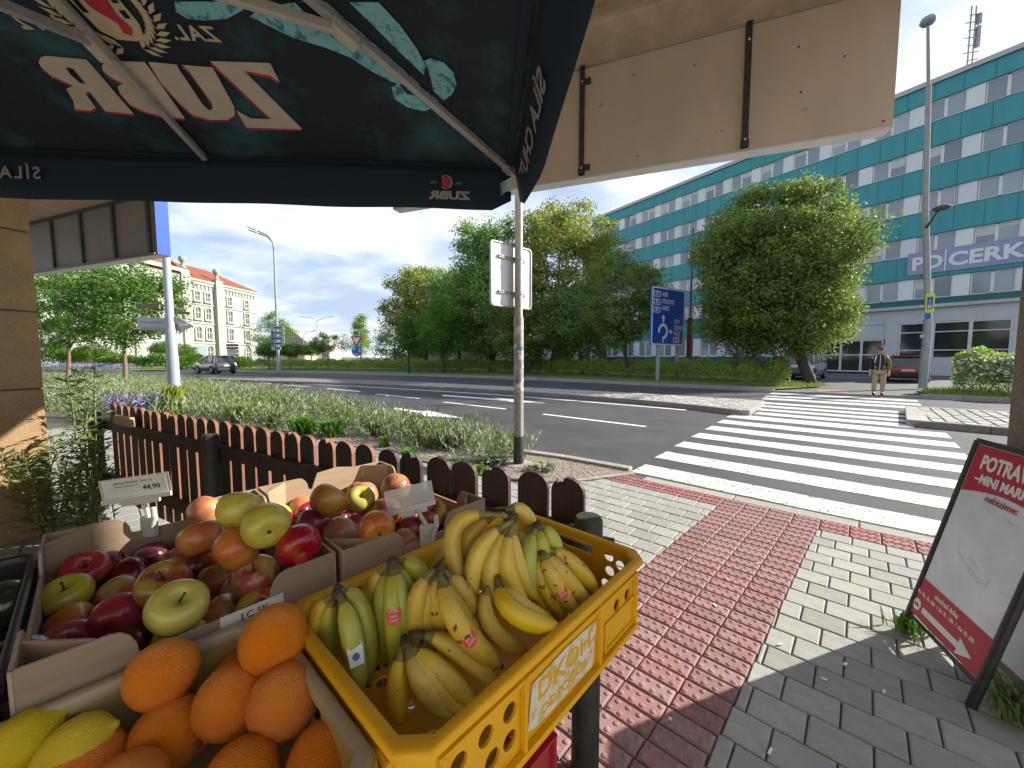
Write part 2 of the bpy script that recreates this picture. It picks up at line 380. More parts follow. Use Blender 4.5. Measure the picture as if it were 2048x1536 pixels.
full = paver_mesh(LP-JO, WP-JO).mesh('paver', 'paver'); tact = tact_mesh(.196-JO*.7, .098-JO*.7, 4, 2).mesh('tactile_paver', 'tactile'); tact_r = tact_mesh(.2-JO, .1-JO, 4, 2).mesh('tactile_paver', 'tactile_red')
def strip_edge(b): return .345 - .047*(b - 1.83)
tiles = []
for j in range(-34, 26):
    b0 = 4.2 - (j+1)*WP if j >= 0 else None
for k in range(52):
    b1 = 4.205 - k*WP; b0 = b1 - WP; bm = (b0+b1)/2
    er = strip_edge(bm); el = er + .79
    sh = (k % 2)*LP/2
    i0 = math.floor((-4.6)/LP)
    for i in range(i0, 62):
        a0 = i*LP + sh; a1 = a0 + LP
        spans = []
        if b1 > 1.0 - 1e-6 or True:
            if a1 <= er or a0 >= el: spans = [(a0, a1)]
            else:
                if a0 < er - .010: spans.append((a0, er))
                if a1 > el + .010: spans.append((el, a1))
        for s0, s1 in spans:
            p = W2((s0+s1)/2, bm)
            if inside(p, bed_poly) or not inside(p, pave_poly): continue
            if p[1] < -.5 and math.hypot(*p) > 3: continue
            tiles.append((p, s1-s0))
def seen(p):
    if p[1] < .9: return False
    u = 1024 + 769*p[0]/p[1]; v = 714 + 769*1.5/p[1]
    return -40 < u < 2090 and v < 1580
vis = sorted([t for t in tiles if seen(t[0]) and not (-1.6 < t[0][0] < .25 and t[0][1] < 1.9)], key=lambda t: math.hypot(*t[0]))
singles = set(id(t) for t in vis[:300]); rest = MB()
for t in tiles:
    p, l = t; dz = rng.uniform(-.0018, .0012); rz = RZ + rng.uniform(-.006, .006)
    if id(t) in singles:
        me = full if abs(l-LP) < .004 else paver_mesh(l-JO, WP-JO).mesh('paver', 'paver')
        o = link('paver', me, pavement); o.location = (p[0], p[1], dz); o.rotation_euler = (rng.uniform(-.004, .004), rng.uniform(-.004, .004), rz)
    else:
        q = paver_mesh(l-JO, WP-JO); ca, sa = math.cos(rz), math.sin(rz)
        rest.add([(p[0]+x*ca-y*sa, p[1]+x*sa+y*ca, z+dz) for x, y, z in q.v], q.f)
mat('paver_field', (.33, .33, .305), .86, (.27, .27, .25), 2.5, 8, bump=.35, bscale=180, isl=(.29, .29, .27))
tag(rest.build('paver_field', 'paver_field', pavement), kind='stuff')
for k in range(37):                                     # tactile strip, four blocks wide
    b1 = 4.205 - k*.1; bm = b1-.05; er = strip_edge(bm)
    for i in range(4):
        p = W2(er + .0985 + i*.197, bm)
        o = link('tactile_paver', tact, pavement); o.location = (*p, rng.uniform(-.002, .0015)); o.rotation_euler = (0, 0, RZ + rng.uniform(-.008, .008))
for i in range(-14, 11):                                # red row along the kerb
    for k in range(3):
        p = W2(i*.2 + .12, 4.257 + k*.1)
        if inside(p, bed_poly): continue
        o = link('tactile_paver', tact if -.0 < i*.2 < .95 else tact_r, pavement); o.location = (*p, rng.uniform(-.002, .0015)); o.rotation_euler = (0, 0, RZ)
def kerb(parent, pts, w, z0, z1, length, mname, gap=.008, name='kerb_stone'):
    """a row of kerb stones along a polyline, each its own piece"""
    L = 0
    for i in range(1, len(pts)): L += math.dist(pts[i-1], pts[i])
    n = max(1, round(L/length)); q = resample(pts, n+1)
    for i in range(n):
        a, b = q[i], q[i+1]; dx, dy = b[0]-a[0], b[1]-a[1]; l = math.hypot(dx, dy)
        mb = MB(); mb.box((l/2, 0, (z0+z1)/2), (l-gap, w, z1-z0)); o = mb.build(name, mname, parent, bevel=.012)
        o.location = (a[0], a[1], rng.uniform(-.003, .003)); o.rotation_euler = (0, 0, math.atan2(dy, dx) + rng.uniform(-.006, .006))
kerb(pavement, [W2(-8, 4.585), W2(1.95, 4.565)], .18, -.15, .003, 1.0, 'kerb_stone')

# ------------------------------------------------------------------ planting bed
bed = sheet('planting_bed', bed_poly, .012, 'gravel', 'planting bed covered with brown gravel mulch')
kerb(bed, [lerp(p, (p[0], p[1]), 0) for p in resample(smooth_line(bed_road[::-1], 4), 40)], .14, -.12, .05, 1.0, 'kerb_stone')
kerb(bed, resample(smooth_line(bed_near, 4), 60), .05, -.1, .022, 1.0, 'kerb_stone', name='edging_stone')
pr = np.random.default_rng(5); P = []
bx = [p[0] for p in bed_poly]; by = [p[1] for p in bed_poly]
while len(P) < 5200:
    y = pr.uniform(3.6, 8.5); x = pr.uniform(-4.5, 2.0)
    if inside((x, y), bed_poly): P.append((x, y))
P = np.array(P); n = len(P); s = pr.uniform(.008, .021, n); Vv = []
oct_ = np.array([(1, 0, 0), (0, 1, 0), (-1, 0, 0), (0, -1, 0), (0, 0, 1)], float)
ang = pr.uniform(0, 6.28, n); V_ = oct_[None]*np.stack([s*pr.uniform(.7, 1.4, n), s, s*.6], 1)[:, None, :]
ca, sa = np.cos(ang)[:, None], np.sin(ang)[:, None]; X = V_[..., 0]*ca - V_[..., 1]*sa; Y = V_[..., 0]*sa + V_[..., 1]*ca
V_ = np.stack([X + P[:, 0:1], Y + P[:, 1:2], V_[..., 2] + .014], -1).reshape(-1, 3)
F_ = (np.array([(0, 1, 4), (1, 2, 4), (2, 3, 4), (3, 0, 4)])[None] + (np.arange(n)*5)[:, None, None]).reshape(-1, 3)
tag(link('gravel', np_mesh('gravel', V_, F_, 'pebble'), bed), kind='stuff')

# ------------------------------------------------------------------ cobbled medians
def median(poly, label, kerb_line, n_single, step, amin, amax, bmin, bmax, seed, cap=None):
    o = sheet('median', poly, .105, 'sett_joint', label)
    for ln, w, m in kerb_line: kerb(o, ln, w, -.1, .12, 1.0, m)
    r = random.Random(seed); st = []
    a = amin; row = 0
    while a < amax:
        b = bmin + (row % 2)*step*.5
        while b < bmax:
            p = W2(a, b)
            if inside(p, poly): st.append((p, step*r.uniform(.8, .94), step*r.uniform(.82, .94)))
            b += step
        a += step*.95; row += 1
    st.sort(key=lambda t: math.hypot(*t[0])); js = MB()
    base = paver_mesh(1, 1, .06, .06).mesh('cobble', 'sett')
    for i, (p, l, w) in enumerate(st):
        if i < n_single:
            c = link('cobble', base, o); c.location = (*p, .125 + r.uniform(-.008, .006)); c.rotation_euler = (r.uniform(-.03, .03), r.uniform(-.03, .03), RZ + r.uniform(-.06, .06)); c.scale = (l, w, .5)
        else:
            q = paver_mesh(l, w, .04, .02); dz = .125 + r.uniform(-.008, .006); z_ = RZ + r.uniform(-.06, .06); ca, sa = math.cos(z_), math.sin(z_)
            js.add([(p[0]+x*ca-y*sa, p[1]+x*sa+y*ca, z+dz) for x, y, z in q.v], q.f)
    if js.v: tag(js.build('cobble_field', 'sett_far', o), kind='stuff')
    return o
mat('sett_far', (.42, .40, .365), .85, (.33, .31, .285), 3, 5, isl=(.27, .255, .235))
m_near = [(6.015,9.975),(4.415,12.226),(-0.508,16.221),(-4.153,18.294),(-8.7,20.594),(-15.759,23.078),(-20.398,25.094)]
m_far = [(7.862,12.196),(5.165,14.327),(-0.571,18.239),(-4.696,20.708),(-9.885,23.421),(-18.385,26.949),(-23.669,29.142)]
ml = resample(smooth_line(m_near, 6), 40); mf = resample(smooth_line(m_far, 6), 40)
median(ml + mf[::-1], 'long cobbled median left of the zebra crossing', [(ml, .16, 'kerb_brown'), (mf, .14, 'kerb_stone'), ([ml[0], mf[0]], .34, 'kerb_stone')], 190, .26, 2.3, 17, 8, 16, 3)
rm = [W2(-.94, 12.15), W2(-1.1, 15.45), W2(-9, 15.9), W2(-9, 11.7)]
median(rm, 'short cobbled median right of the zebra crossing', [([rm[0], rm[3]], .16, 'kerb_brown'), ([rm[1], rm[2]], .14, 'kerb_stone'), ([rm[0], rm[1]], .34, 'kerb_stone')], 130, .24, -6.5, -1.2, 11.8, 15.8, 8)

# ------------------------------------------------------------------ far side: pavement, verges, car park
fk = [(11.256,16.454),(9.614,18.15),(7.281,20.231),(3.828,23.313),(-0.839,26.853),(-6.885,30.4),(-14.122,33.494),(-25.014,36.694),(-31.277,38.534)]
fk = resample(smooth_line(fk, 6), 50)
fr = [W2(-1.6, 20.55), W2(-4, 20.6), W2(-14, 20.4)]
back = [(-60, 58), (-60, 140), (90, 140), (90, 0)]
far_pave = sheet('far_pavement', [fr[2], fr[0]] + fk + [(-60, 75), (-60, 140), (120, 140), (120, 5)], .06, 'asphalt_old', 'grey asphalt pavement and car park across the road')
kerb(far_pave, fk, .16, -.1, .14, 1.0, 'kerb_stone'); kerb(far_pave, fr, .16, -.1, .14, 1.0, 'kerb_stone'); kerb(far_pave, [fk[0], fr[0]], .18, -.1, .066, 1.0, 'kerb_stone')
vl_front = offset(fk, -.12)
verge_back = [(p[0] + 7*Q2[0] - .5, p[1] + 7*Q2[1] + 2) for p in fk]
verge_left = sheet('verge', vl_front + [W2(6, 62), W2(5.2, 34), W2(3.2, 26.5)][::1] if False else vl_front + [(-52, 62), (10, 62), W2(9, 33), W2(3.4, 26), W2(1.4, 23.2)], .125, 'grass_soil', 'grass verge with a low hedge across the road')
vr = [W2(-1.75, 20.7), W2(-1.75, 23.6), W2(-3.2, 25.2), W2(-16, 25), W2(-16, 20.6)]
verge_right = sheet('grass_strip', vr, .125, 'grass_soil', 'grass strip in front of the flowering shrub')
sheet('tactile_patch', [W2(.4, 20.5), W2(1.4, 20.4), W2(1.4, 21.6), W2(.4, 21.7)], .066, 'tactile', parent=far_pave)


# ------------------------------------------------------------------ the shop building we stand under
mat('render_tan', (.47, .36, .24), .9, (.37, .275, .175), 5, 7, bump=.6, bscale=70)
mat('render_bounce', (.80, .76, .68), .85, (.68, .64, .56), 3, 5)
mat('stone_tan', (.33, .22, .11), .85, (.265, .175, .088), 7, 6, bump=.35, bscale=60, rnd=.05, speck=((.40, .27, .15), 90, .6))
mat('soffit', (.46, .33, .21), .92, (.36, .25, .155), 3.5, 8, bump=.9, bscale=55)
mat('aggregate', (.25, .21, .165), .95, (.15, .125, .10), 60, 6, bump=1., bscale=110, speck=((.33, .29, .24), 120, .6))
mat('fascia_back', (.62, .50, .385), .5, (.50, .40, .305), 2.2, 9, lo=.36, hi=.74, stretch=(1, 1, .35), speck=((.36, .28, .21), 9, .70))
mat('fascia_back_left', (.34, .315, .28), .6, (.29, .27, .24), 2, 4)
mat('fascia_lip', (.62, .62, .60), .5, (.55, .55, .53), 3, 4)
mat('black_iron', (.022, .021, .022), .5, (.05, .045, .04), 20, 4)
mat('dark_frame', (.10, .10, .10), .5, (.07, .07, .07), 20, 4)
mat('blue_sign', (.035, .11, .42), .6, (.03, .095, .37), 4, 3, spec=.25)
Dv = V3((-.935, .355, 0)); Pv = V3((.355, .935, 0)); F0 = V3((2.96, 2.93, 0))
def FP(t, s, z): return F0 + Dv*t + Pv*s + V3((0, 0, z))
def fbox(mb, t0, t1, s0, s1, z0, z1, mi=0): return mb.obox(FP(t0, s0, z0), Dv*(t1-t0), Pv*(s1-s0), (0, 0, z1-z0), mi)
shop = thing('shop_building', 'tan rendered shop building with a deep concrete overhang over the camera', 'building', FP(2, -6.0, 0))
mb = MB(); fbox(mb, -.55, 16, -6.4, -.45, 4.34, 4.8); mb.build('overhang', 'soffit', shop)
mb = MB(); fbox(mb, -.55, 7.5, -.45, .2, 4.215, 4.82); fbox(mb, 7.5, 16, -.45, .2, 4.075, 4.82); mb.build('edge_beam', 'render_tan', shop, bevel=.04)
K = V3((2.39, 1.84, 0)); mb = MB()
mb.obox(FP(-.5, -6.0, -.1), Dv*16, -Pv*.3, (0, 0, 4.43)); mb.build('wall', 'render_bounce', shop)  # unseen back wall, set there and kept pale to bounce sunlight onto the stall
mb = MB(); mb.obox(K - V3((0, 0, .1)), -Pv*.56, -Dv*.6, (0, 0, 4.43)); mb.build('column', 'aggregate', shop, bevel=.015)
Kl = V3((-3.97, 3.25, 0)); zs = [-.1, .6, 1.235, 1.875, 2.52, 3.16, 3.8, 4.33]
core = MB(); core.obox(Kl - Pv*.012 + Dv*.012 - V3((0, 0, .1)), -Pv*.73, Dv*.6, (0, 0, 4.43)); core = core.build('column', 'mortar', shop)
for i in range(7):
    mb = MB(); mb.obox(Kl + V3((0, 0, zs[i] + .006)), -Pv*.75, Dv*.62, (0, 0, zs[i+1]-zs[i]-.012)); mb.build('stone_block', 'stone_tan', core, bevel=.008)

def fascia(name, label, t0, t1, z0, z1, th, pm, brackets, frame):
    o = thing(name, label, 'fascia', FP((t0+t1)/2, .05, z0))
    mb = MB(); fbox(mb, t0, t1, .03, .06, z0 + .02, z1); mb.build('back_panel', pm, o)
    mb = MB(); fbox(mb, t0, t1, .03, th, z0, z0 + .018); mb.build('bottom_lip', 'fascia_lip', o)
    mb = MB(); fbox(mb, t0, t1, th-.03, th, z0 + .02, z1); mb.build('front_panel', 'fascia_lip' if not frame else 'blue_sign', o)
    return o
fr_ = fascia('shop_fascia', 'beige back of a long shop fascia sign on black brackets', .13, 4.66, 3.215, 4.21, .16, 'fascia_back', 0, False)
for t in (1.10, 2.46, 3.8):
    mb = MB(); fbox(mb, t-.022, t+.022, -.005, .026, 3.24, 4.2); fbox(mb, t-.022, t+.022, -.02, .026, 4.2, 4.212)
    fbox(mb, t-.03, t+.03, .0, .028, 3.24, 3.30); mb.build('bracket', 'black_iron', fr_)
    for z in (3.28, 4.06):
        mb = MB(); fbox(mb, t-.08, t-.022, .008, .026, z, z + .05)
        if t > 2: mb.build('bracket_tab', 'black_iron', fr_)
        mb = MB(); fbox(mb, t-.008, t+.008, -.012, -.006, z + .01, z + .025); mb.build('bolt', 'fascia_lip', fr_)
for t, z in ((.19, 3.27), (.72, 3.6), (.75, 3.95), (1.5, 4.0), (2.0, 4.05), (1.95, 3.33), (3.1, 4.0), (.45, 3.8)): mb = MB(); fbox(mb, t-.006, t+.006, .024, .031, z-.006, z+.006); mb.build('rivet', 'black_iron', fr_)
fl_ = fascia('blue_shop_sign', 'light box sign with a bright blue end beside the tan column', 9.18, 13.3, 3.12, 4.03, .2, 'fascia_back_left', 0, True)
mb = MB(); fbox(mb, 9.16, 9.179, .02, .2, 3.125, 4.02); mb.build('end_cap', 'blue_sign', fl_)
for t in (9.33, 10.3, 11.3, 12.3):
    mb = MB(); fbox(mb, t-.03, t+.03, -.01, .029, 3.15, 4.03); mb.build('frame_bar', 'dark_frame', fl_)
mb = MB(); fbox(mb, 9.18, 13.3, -.012, .028, 4.03, 4.07); fbox(mb, 9.18, 13.3, -.012, .028, 3.122, 3.15); mb.build('frame_rail', 'dark_frame', fl_)
mb = MB(); mb.tube([FP(9.5, -.05, 4.0), FP(11.5, -.05, 4.0), FP(12.8, -.03, 3.95), FP(13.2, -.1, 4.02), Kl + V3((-.05, -.2, 2.72)), Kl + V3((-.25, -.7, 2.8))], .012, 6)

# ------------------------------------------------------------------ parasol
mat('canopy', (.016, .027, .046), .8, (.011, .025, .040), 2.2, 6, spec=.25, bump=.15, bscale=300)
mat('canopy_drops', (.014, .022, .032), .75, (.05, .155, .19), 3.2, 12, lo=.48, hi=.80, spec=.3, bump=.6, bscale=34)
mat('print_blue', (.20, .48, .55), .8, (.05, .16, .20), 38, 5, lo=.50, hi=.62, spec=.25, bump=.2, bscale=60)
mat('print_cream', (.50, .44, .36), .8, (.44, .38, .31), 20, 3, spec=.25)
mat('print_dim', (.30, .28, .26), .8, (.26, .24, .22), 20, 3, spec=.25)
mat('print_gold', (.55, .46, .30), .8, (.48, .40, .25), 20, 3, spec=.25)
mat('print_red', (.48, .035, .05), .8, (.40, .03, .04), 20, 3, spec=.25)
mat('print_dark', (.010, .014, .022), .8, spec=.2)
mat('alu', (.42, .42, .41), .45, (.36, .36, .35), 30, 4, metal=.3)
mat('alu_cream', (.50, .46, .38), .5, (.42, .39, .33), 30, 4, metal=.1)
UC = V3((.0075, 1.4879, 2.2)); ue = V3((-.99777, -.06672, 0)); up_ = V3((.06672, -.99777, 0)); UH = 1.08
UA = UC + ue*UH + up_*UH; UA.z = 2.5
def pane_frame(E):
    t = UA - UC; t = t - E*t.dot(E); t.normalize(); return E, t, E.cross(t).normalized()
fE, fT, fN = pane_frame(ue); rE, rT, rN = pane_frame(up_)
if fN.z < 0: fN = -fN
if rN.z < 0: rN = -rN
def PF(s, t, off=-.004): return UC + fE*s + fT*t + fN*off
def PR(s, t, off=-.004): return UC + rE*s + rT*t + rN*off
par = thing('parasol', 'large dark navy beer parasol with printed underside overhead', 'parasol', (UA.x, UA.y, 0))
cor = [UC, UC + ue*2*UH, UC + ue*2*UH + up_*2*UH, UC + up_*2*UH]
canopy = None
for i in range(4):
    a, b = cor[i], cor[(i+1) % 4]; mb = MB(); n = 10; v = []; idx = {}
    for r in range(n+1):
        for c in range(n-r+1):
            p = a + (b-a)*(c/n) + (UA - a)*(r/n) - V3((0, 0, 0)); idx[r, c] = len(v); v.append(p)
    f = []
    for r in range(n):
        for c in range(n-r):
            f.append((idx[r, c], idx[r, c+1], idx[r+1, c]))
            if c < n-r-1: f.append((idx[r, c+1], idx[r+1, c+1], idx[r+1, c]))
    mb.add(v, f); o = mb.build('canopy_panel', 'canopy_drops', par)
    sm = o.modifiers.new('thickness', 'SOLIDIFY'); sm.thickness = .002; sm.offset = 0
    # valance
    E = (b-a).normalized(); out = V3((E.y, -E.x, 0)); out = -out if (UA - a).dot(out) > 0 else out
    mb = MB(); m = 30; pts = []
    for k in range(m+1):
        s = .012 + (2*UH-.024)*k/m; pts.append(s)
    top = [(s, .012) for s in pts]; bot = []
    for k, s in enumerate(pts):
        h = -.158 - .002*math.sin(k*.9 + i)
        e_ = min(s, 2*UH - s)
        if e_ < .06: h = -.158 + (.06-e_)**2/.06*.9 - .03*(1 if e_ < .02 else 0)*0
        bot.append((s, h))
    nv = len(pts); vv = []
    for row in range(5):
        q = row/4
        for k in range(nv):
            s = pts[k]; h = top[k][1]*(1-q) + bot[k][1]*q
            w = .004*math.sin(s*7+i)*q + .012*q
            fl = .062*q*min(1, (2*UH - s)/.5 + .35) if i == 3 else 0.
            vv.append(a + E*s + V3((0, 0, h)) - out*.002 - out*(w*.6 + .012*q)*(0 if i == 3 else 1) + out*fl)
    ff = [(r*nv+k, r*nv+k+1, (r+1)*nv+k+1, (r+1)*nv+k) for r in range(4) for k in range(nv-1)]
    mb.add(vv, ff); o = mb.build('valance', 'canopy', par, smooth=True); sm = o.modifiers.new('thickness', 'SOLIDIFY'); sm.thickness = .002
    sm_ = MB(); s0 = a + E*.01 + V3((0, 0, .004)) - out*.012; sm_.obox(s0 - V3((0, 0, .012)), E*(2*UH-.02), -out*.022, V3((0, 0, .003)) - out*.0); sm_.build('hem', 'canopy', par)
    # ribs and struts
    hub = V3((UA.x, UA.y, 2.02))
    for end, nm, th in ((a, 'hip_rib', .011), ((a+b)/2, 'middle_rib', .009)):
        d = (UA - end); L = d.length; d.normalize(); w = d.cross(V3((0, 0, 1))).normalized(); dn = w.cross(d); dn = -dn if dn.z > 0 else dn
        o0 = end + d*.02 + dn*.006
        mb = MB(); mb.obox(o0 - w*th, d*(L-.05), w*2*th, dn*.02); mb.build(nm, 'alu', par, bevel=.003)
        if nm == 'hip_rib': mb = MB(); mb.obox(end + d*.0 + dn*.002 - w*.014, d*.05, w*.028, dn*.03); mb.build('rib_end', 'alu', par, bevel=.004)
        mp = end + d*(.40 if nm == 'middle_rib' else .64) + dn*.02
        dd = hub - mp; ll = dd.length; dd.normalize(); ww = dd.cross(V3((0, 0, 1))).normalized(); nn = ww.cross(dd)
        mb = MB(); mb.obox(mp - ww*.009 - nn*.012, dd*ll, ww*.018, nn*.022); mb.build('strut', 'alu' if nm == 'middle_rib' else 'alu_cream', par, bevel=.003)
        mb = MB(); mb.obox(mp - d*.03 - w*.016 - dn*.004, d*.07, w*.032, dn*.03); mb.build('joint', 'alu_cream', par, bevel=.004)
mb = MB(); mb.tube([(UA.x, UA.y, 0), (UA.x, UA.y, 2.62)], .024, 16); mb.build('pole', 'alu', par, ang=40)
mb = MB(); mb.tube([(UA.x, UA.y, 1.96), (UA.x, UA.y, 2.08)], .05, 16); mb.tube([(UA.x, UA.y, 2.42), (UA.x, UA.y, 2.5)], .05, 16); mb.build('hub', 'alu', par, ang=40)
mb = MB(); mb.box((UA.x, UA.y, .04), (.5, .5, .08)); mb.build('base', 'kerb_stone', par, bevel=.01)
def flat(name, poly, PFn, off, m):
    mb = MB(); tri = tessellate_polygon([[V3((p[0], p[1], 0)) for p in poly]]); v = [PFn(s, t, off) for s, t in poly]
    f = []
    for t in tri:
        n_ = (v[t[1]]-v[t[0]]).cross(v[t[2]]-v[t[0]]); f.append(tuple(t) if n_.z < 0 else tuple(t)[::-1])
    mb.add(v, f); return mb.build(name, m, par)
LET = dict(
 z=[(0.84,0.358),(0.684,0.361),(0.686,0.307),(0.702,0.325),(0.766,0.336),(0.695,0.15),(0.868,0.148),(0.863,0.21),(0.835,0.183),(0.774,0.183)],
 u=[(1.004,0.348),(0.935,0.344),(0.938,0.332),(0.95,0.226),(0.945,0.207),(0.931,0.21),(0.919,0.232),(0.915,0.327),(0.922,0.344),(0.845,0.341),(0.846,0.328),(0.861,0.224),(0.876,0.194),(0.909,0.175),(0.965,0.172),(1.005,0.187),(1.014,0.222),(1.018,0.29)],
 b=[(1.136,0.33),(1.119,0.341),(1.102,0.346),(1.013,0.347),(1.038,0.172),(1.098,0.177),(1.14,0.192),(1.163,0.214),(1.16,0.252),(1.147,0.272),(1.124,0.282),(1.141,0.299),(1.145,0.317)],
 r=[(1.291,0.333),(1.272,0.346),(1.255,0.351),(1.159,0.346),(1.18,0.182),(1.256,0.188),(1.24,0.252),(1.257,0.247),(1.274,0.198),(1.299,0.188),(1.341,0.19),(1.316,0.219),(1.298,0.257),(1.269,0.268),(1.275,0.275),(1.299,0.296),(1.299,0.319)])
for k, pl in LET.items():
    flat('letter_shadow', [(s + .0065, t - .0095) for s, t in pl], PF, -.0045, 'print_red')
    flat('letter', pl, PF, -.007, 'print_cream')
for pl in ([(1.087,0.318),(1.071,0.32),(1.072,0.294),(1.088,0.302)], [(1.093,0.258),(1.075,0.262),(1.091,0.213),(1.105,0.217),(1.103,0.239)], [(1.233,0.323),(1.219,0.321),(1.228,0.277),(1.239,0.281),(1.241,0.304)]): flat('letter_gap', pl, PF, -.009, 'print_dark')
text('ZAL.', .05, 'print_gold', par, PF(.778, .408), fE, fT, off=-.001, bold=.001, space=1.15)
text('1872', .05, 'print_gold', par, PF(1.128, .415), fE, fT, off=-.001, bold=.001, space=1.15)
# wreath and shield
for side in (-1, 1):
    for i in range(11):
        q = i/10; an = -1.35 + 1.75*q; cx, cy = 1.015 + side*.108*math.cos(an)*(1 if side > 0 else 1), .475 + .098*math.sin(an)
        for w in (-1, 1):
            dx, dy = -math.sin(an)*side*1., math.cos(an); dl = math.hypot(dx, dy); dx /= dl; dy /= dl
            rx, ry = dx*.75 + w*dy*.65, dy*.75 - w*dx*.65
            tip = (cx + rx*.040, cy + ry*.040); px, py = -ry*.0062, rx*.0062; mid = (cx + rx*.018, cy + ry*.018)
            flat('wreath_leaf', [(cx, cy), (mid[0]+px, mid[1]+py), tip, (mid[0]-px, mid[1]-py)], PF, -.005, 'print_gold')
flat('shield', [(.955, .56), (.95, .44), (.965, .408), (.99, .398), (1.035, .40), (1.06, .42), (1.07, .56)], PF, -.005, 'print_gold')
flat('shield_emblem', [(.985, .55), (.975, .50), (.985, .46), (.975, .43), (.99, .412), (1.005, .418), (1.0, .44), (1.03, .47), (1.035, .51), (1.02, .55)], PF, -.007, 'print_red')
for pl in ([(.958, .47), (.972, .47), (.972, .452), (.958, .452)], [(.957, .50), (.971, .50), (.971, .484), (.957, .484)], [(1.045, .50), (1.058, .50), (1.058, .46), (1.045, .46)]): flat('shield_bar', pl, PF, -.007, 'print_dark')
# bison artwork of pale blue drops, across the seam of two panels
flat('print_shape', [(0.673,0.47),(0.639,0.491),(0.539,0.508),(0.44,0.513),(0.392,0.461),(0.342,0.401),(0.287,0.336),(0.296,0.315),(0.323,0.326),(0.35,0.315),(0.373,0.323),(0.418,0.349),(0.466,0.385),(0.522,0.407),(0.594,0.427)], PF, -.005, 'print_blue')
flat('print_shape', [(0.376,0.305),(0.354,0.318),(0.335,0.286),(0.295,0.281),(0.262,0.308),(0.235,0.276),(0.263,0.247),(0.295,0.232),(0.343,0.243),(0.375,0.269)], PF, -.005, 'print_blue')
flat('print_shape', [(0.828,0.493),(0.842,0.472),(0.826,0.458),(0.787,0.456),(0.73,0.463),(0.684,0.482),(0.658,0.502)], PF, -.005, 'print_blue')
flat('print_shape', [(0.522,0.43),(0.55,0.355),(0.507,0.317),(0.447,0.285),(0.398,0.272),(0.36,0.283),(0.417,0.337),(0.475,0.388)], PR, -.005, 'print_blue')
flat('print_shape', [(0.307,0.263),(0.362,0.264),(0.415,0.272),(0.433,0.253),(0.432,0.217),(0.407,0.195),(0.367,0.19),(0.319,0.207),(0.276,0.237)], PR, -.005, 'print_blue')
flat('print_gap', [(0.551,0.507),(0.51,0.51),(0.454,0.423),(0.447,0.396),(0.478,0.424),(0.516,0.454)], PF, -.0065, 'print_dark')
# valance lettering
def VF(s, z): return UC + ue*s + V3((0, 0, z - 2.2)) + up_*.024
text('SÍLA CHUTI', .056, 'print_dim', par, VF(1.615, 2.105), ue, (0, 0, 1), off=-.002, bold=.0008, space=1.3)
text('ZUBR', .038, 'print_dim', par, VF(.165, 2.075), ue, (0, 0, 1), off=-.002, bold=.002, wide=1.5)
flat_v = MB(); cx, cz = .25, 2.135
for r0, r1, m in ((.024, .021, 0),):
    n = 24; o_ = [VF(cx + r0*math.cos(2*math.pi*i/n), cz + r0*math.sin(2*math.pi*i/n)) for i in range(n)]; i_ = [VF(cx + r1*.8*math.cos(2*math.pi*i/n), cz + r1*math.sin(2*math.pi*i/n)) for i in range(n)]
    flat_v.add(o_ + i_, [(i, (i+1) % n, n+(i+1) % n, n+i) for i in range(3, 21)])
flat_v.build('logo_wreath', 'print_dim', par)
mb = MB(); mb.add([VF(cx-.013, cz+.016), VF(cx+.013, cz+.016), VF(cx+.013, cz-.012), VF(cx, cz-.018), VF(cx-.013, cz-.012)], [(0, 1, 2, 3, 4)]); mb.build('logo_shield', 'print_red', par)
text('ZAL.', .012, 'print_dim', par, VF(.195, 2.128), ue, (0, 0, 1), off=-.002); text('1872', .012, 'print_dim', par, VF(.282, 2.128), ue, (0, 0, 1), off=-.002)
def VR(s, z): return UC + up_*s + V3((0, 0, z - 2.2)) - ue*((2.2 - z)*.36) + ue*.008
text('SÍLA CHUTI', .07, 'print_dim', par, VR(.60, 2.10), -up_, V3((0, 0, 1)) + ue*.36, off=-.001, bold=.001, fit=.50)

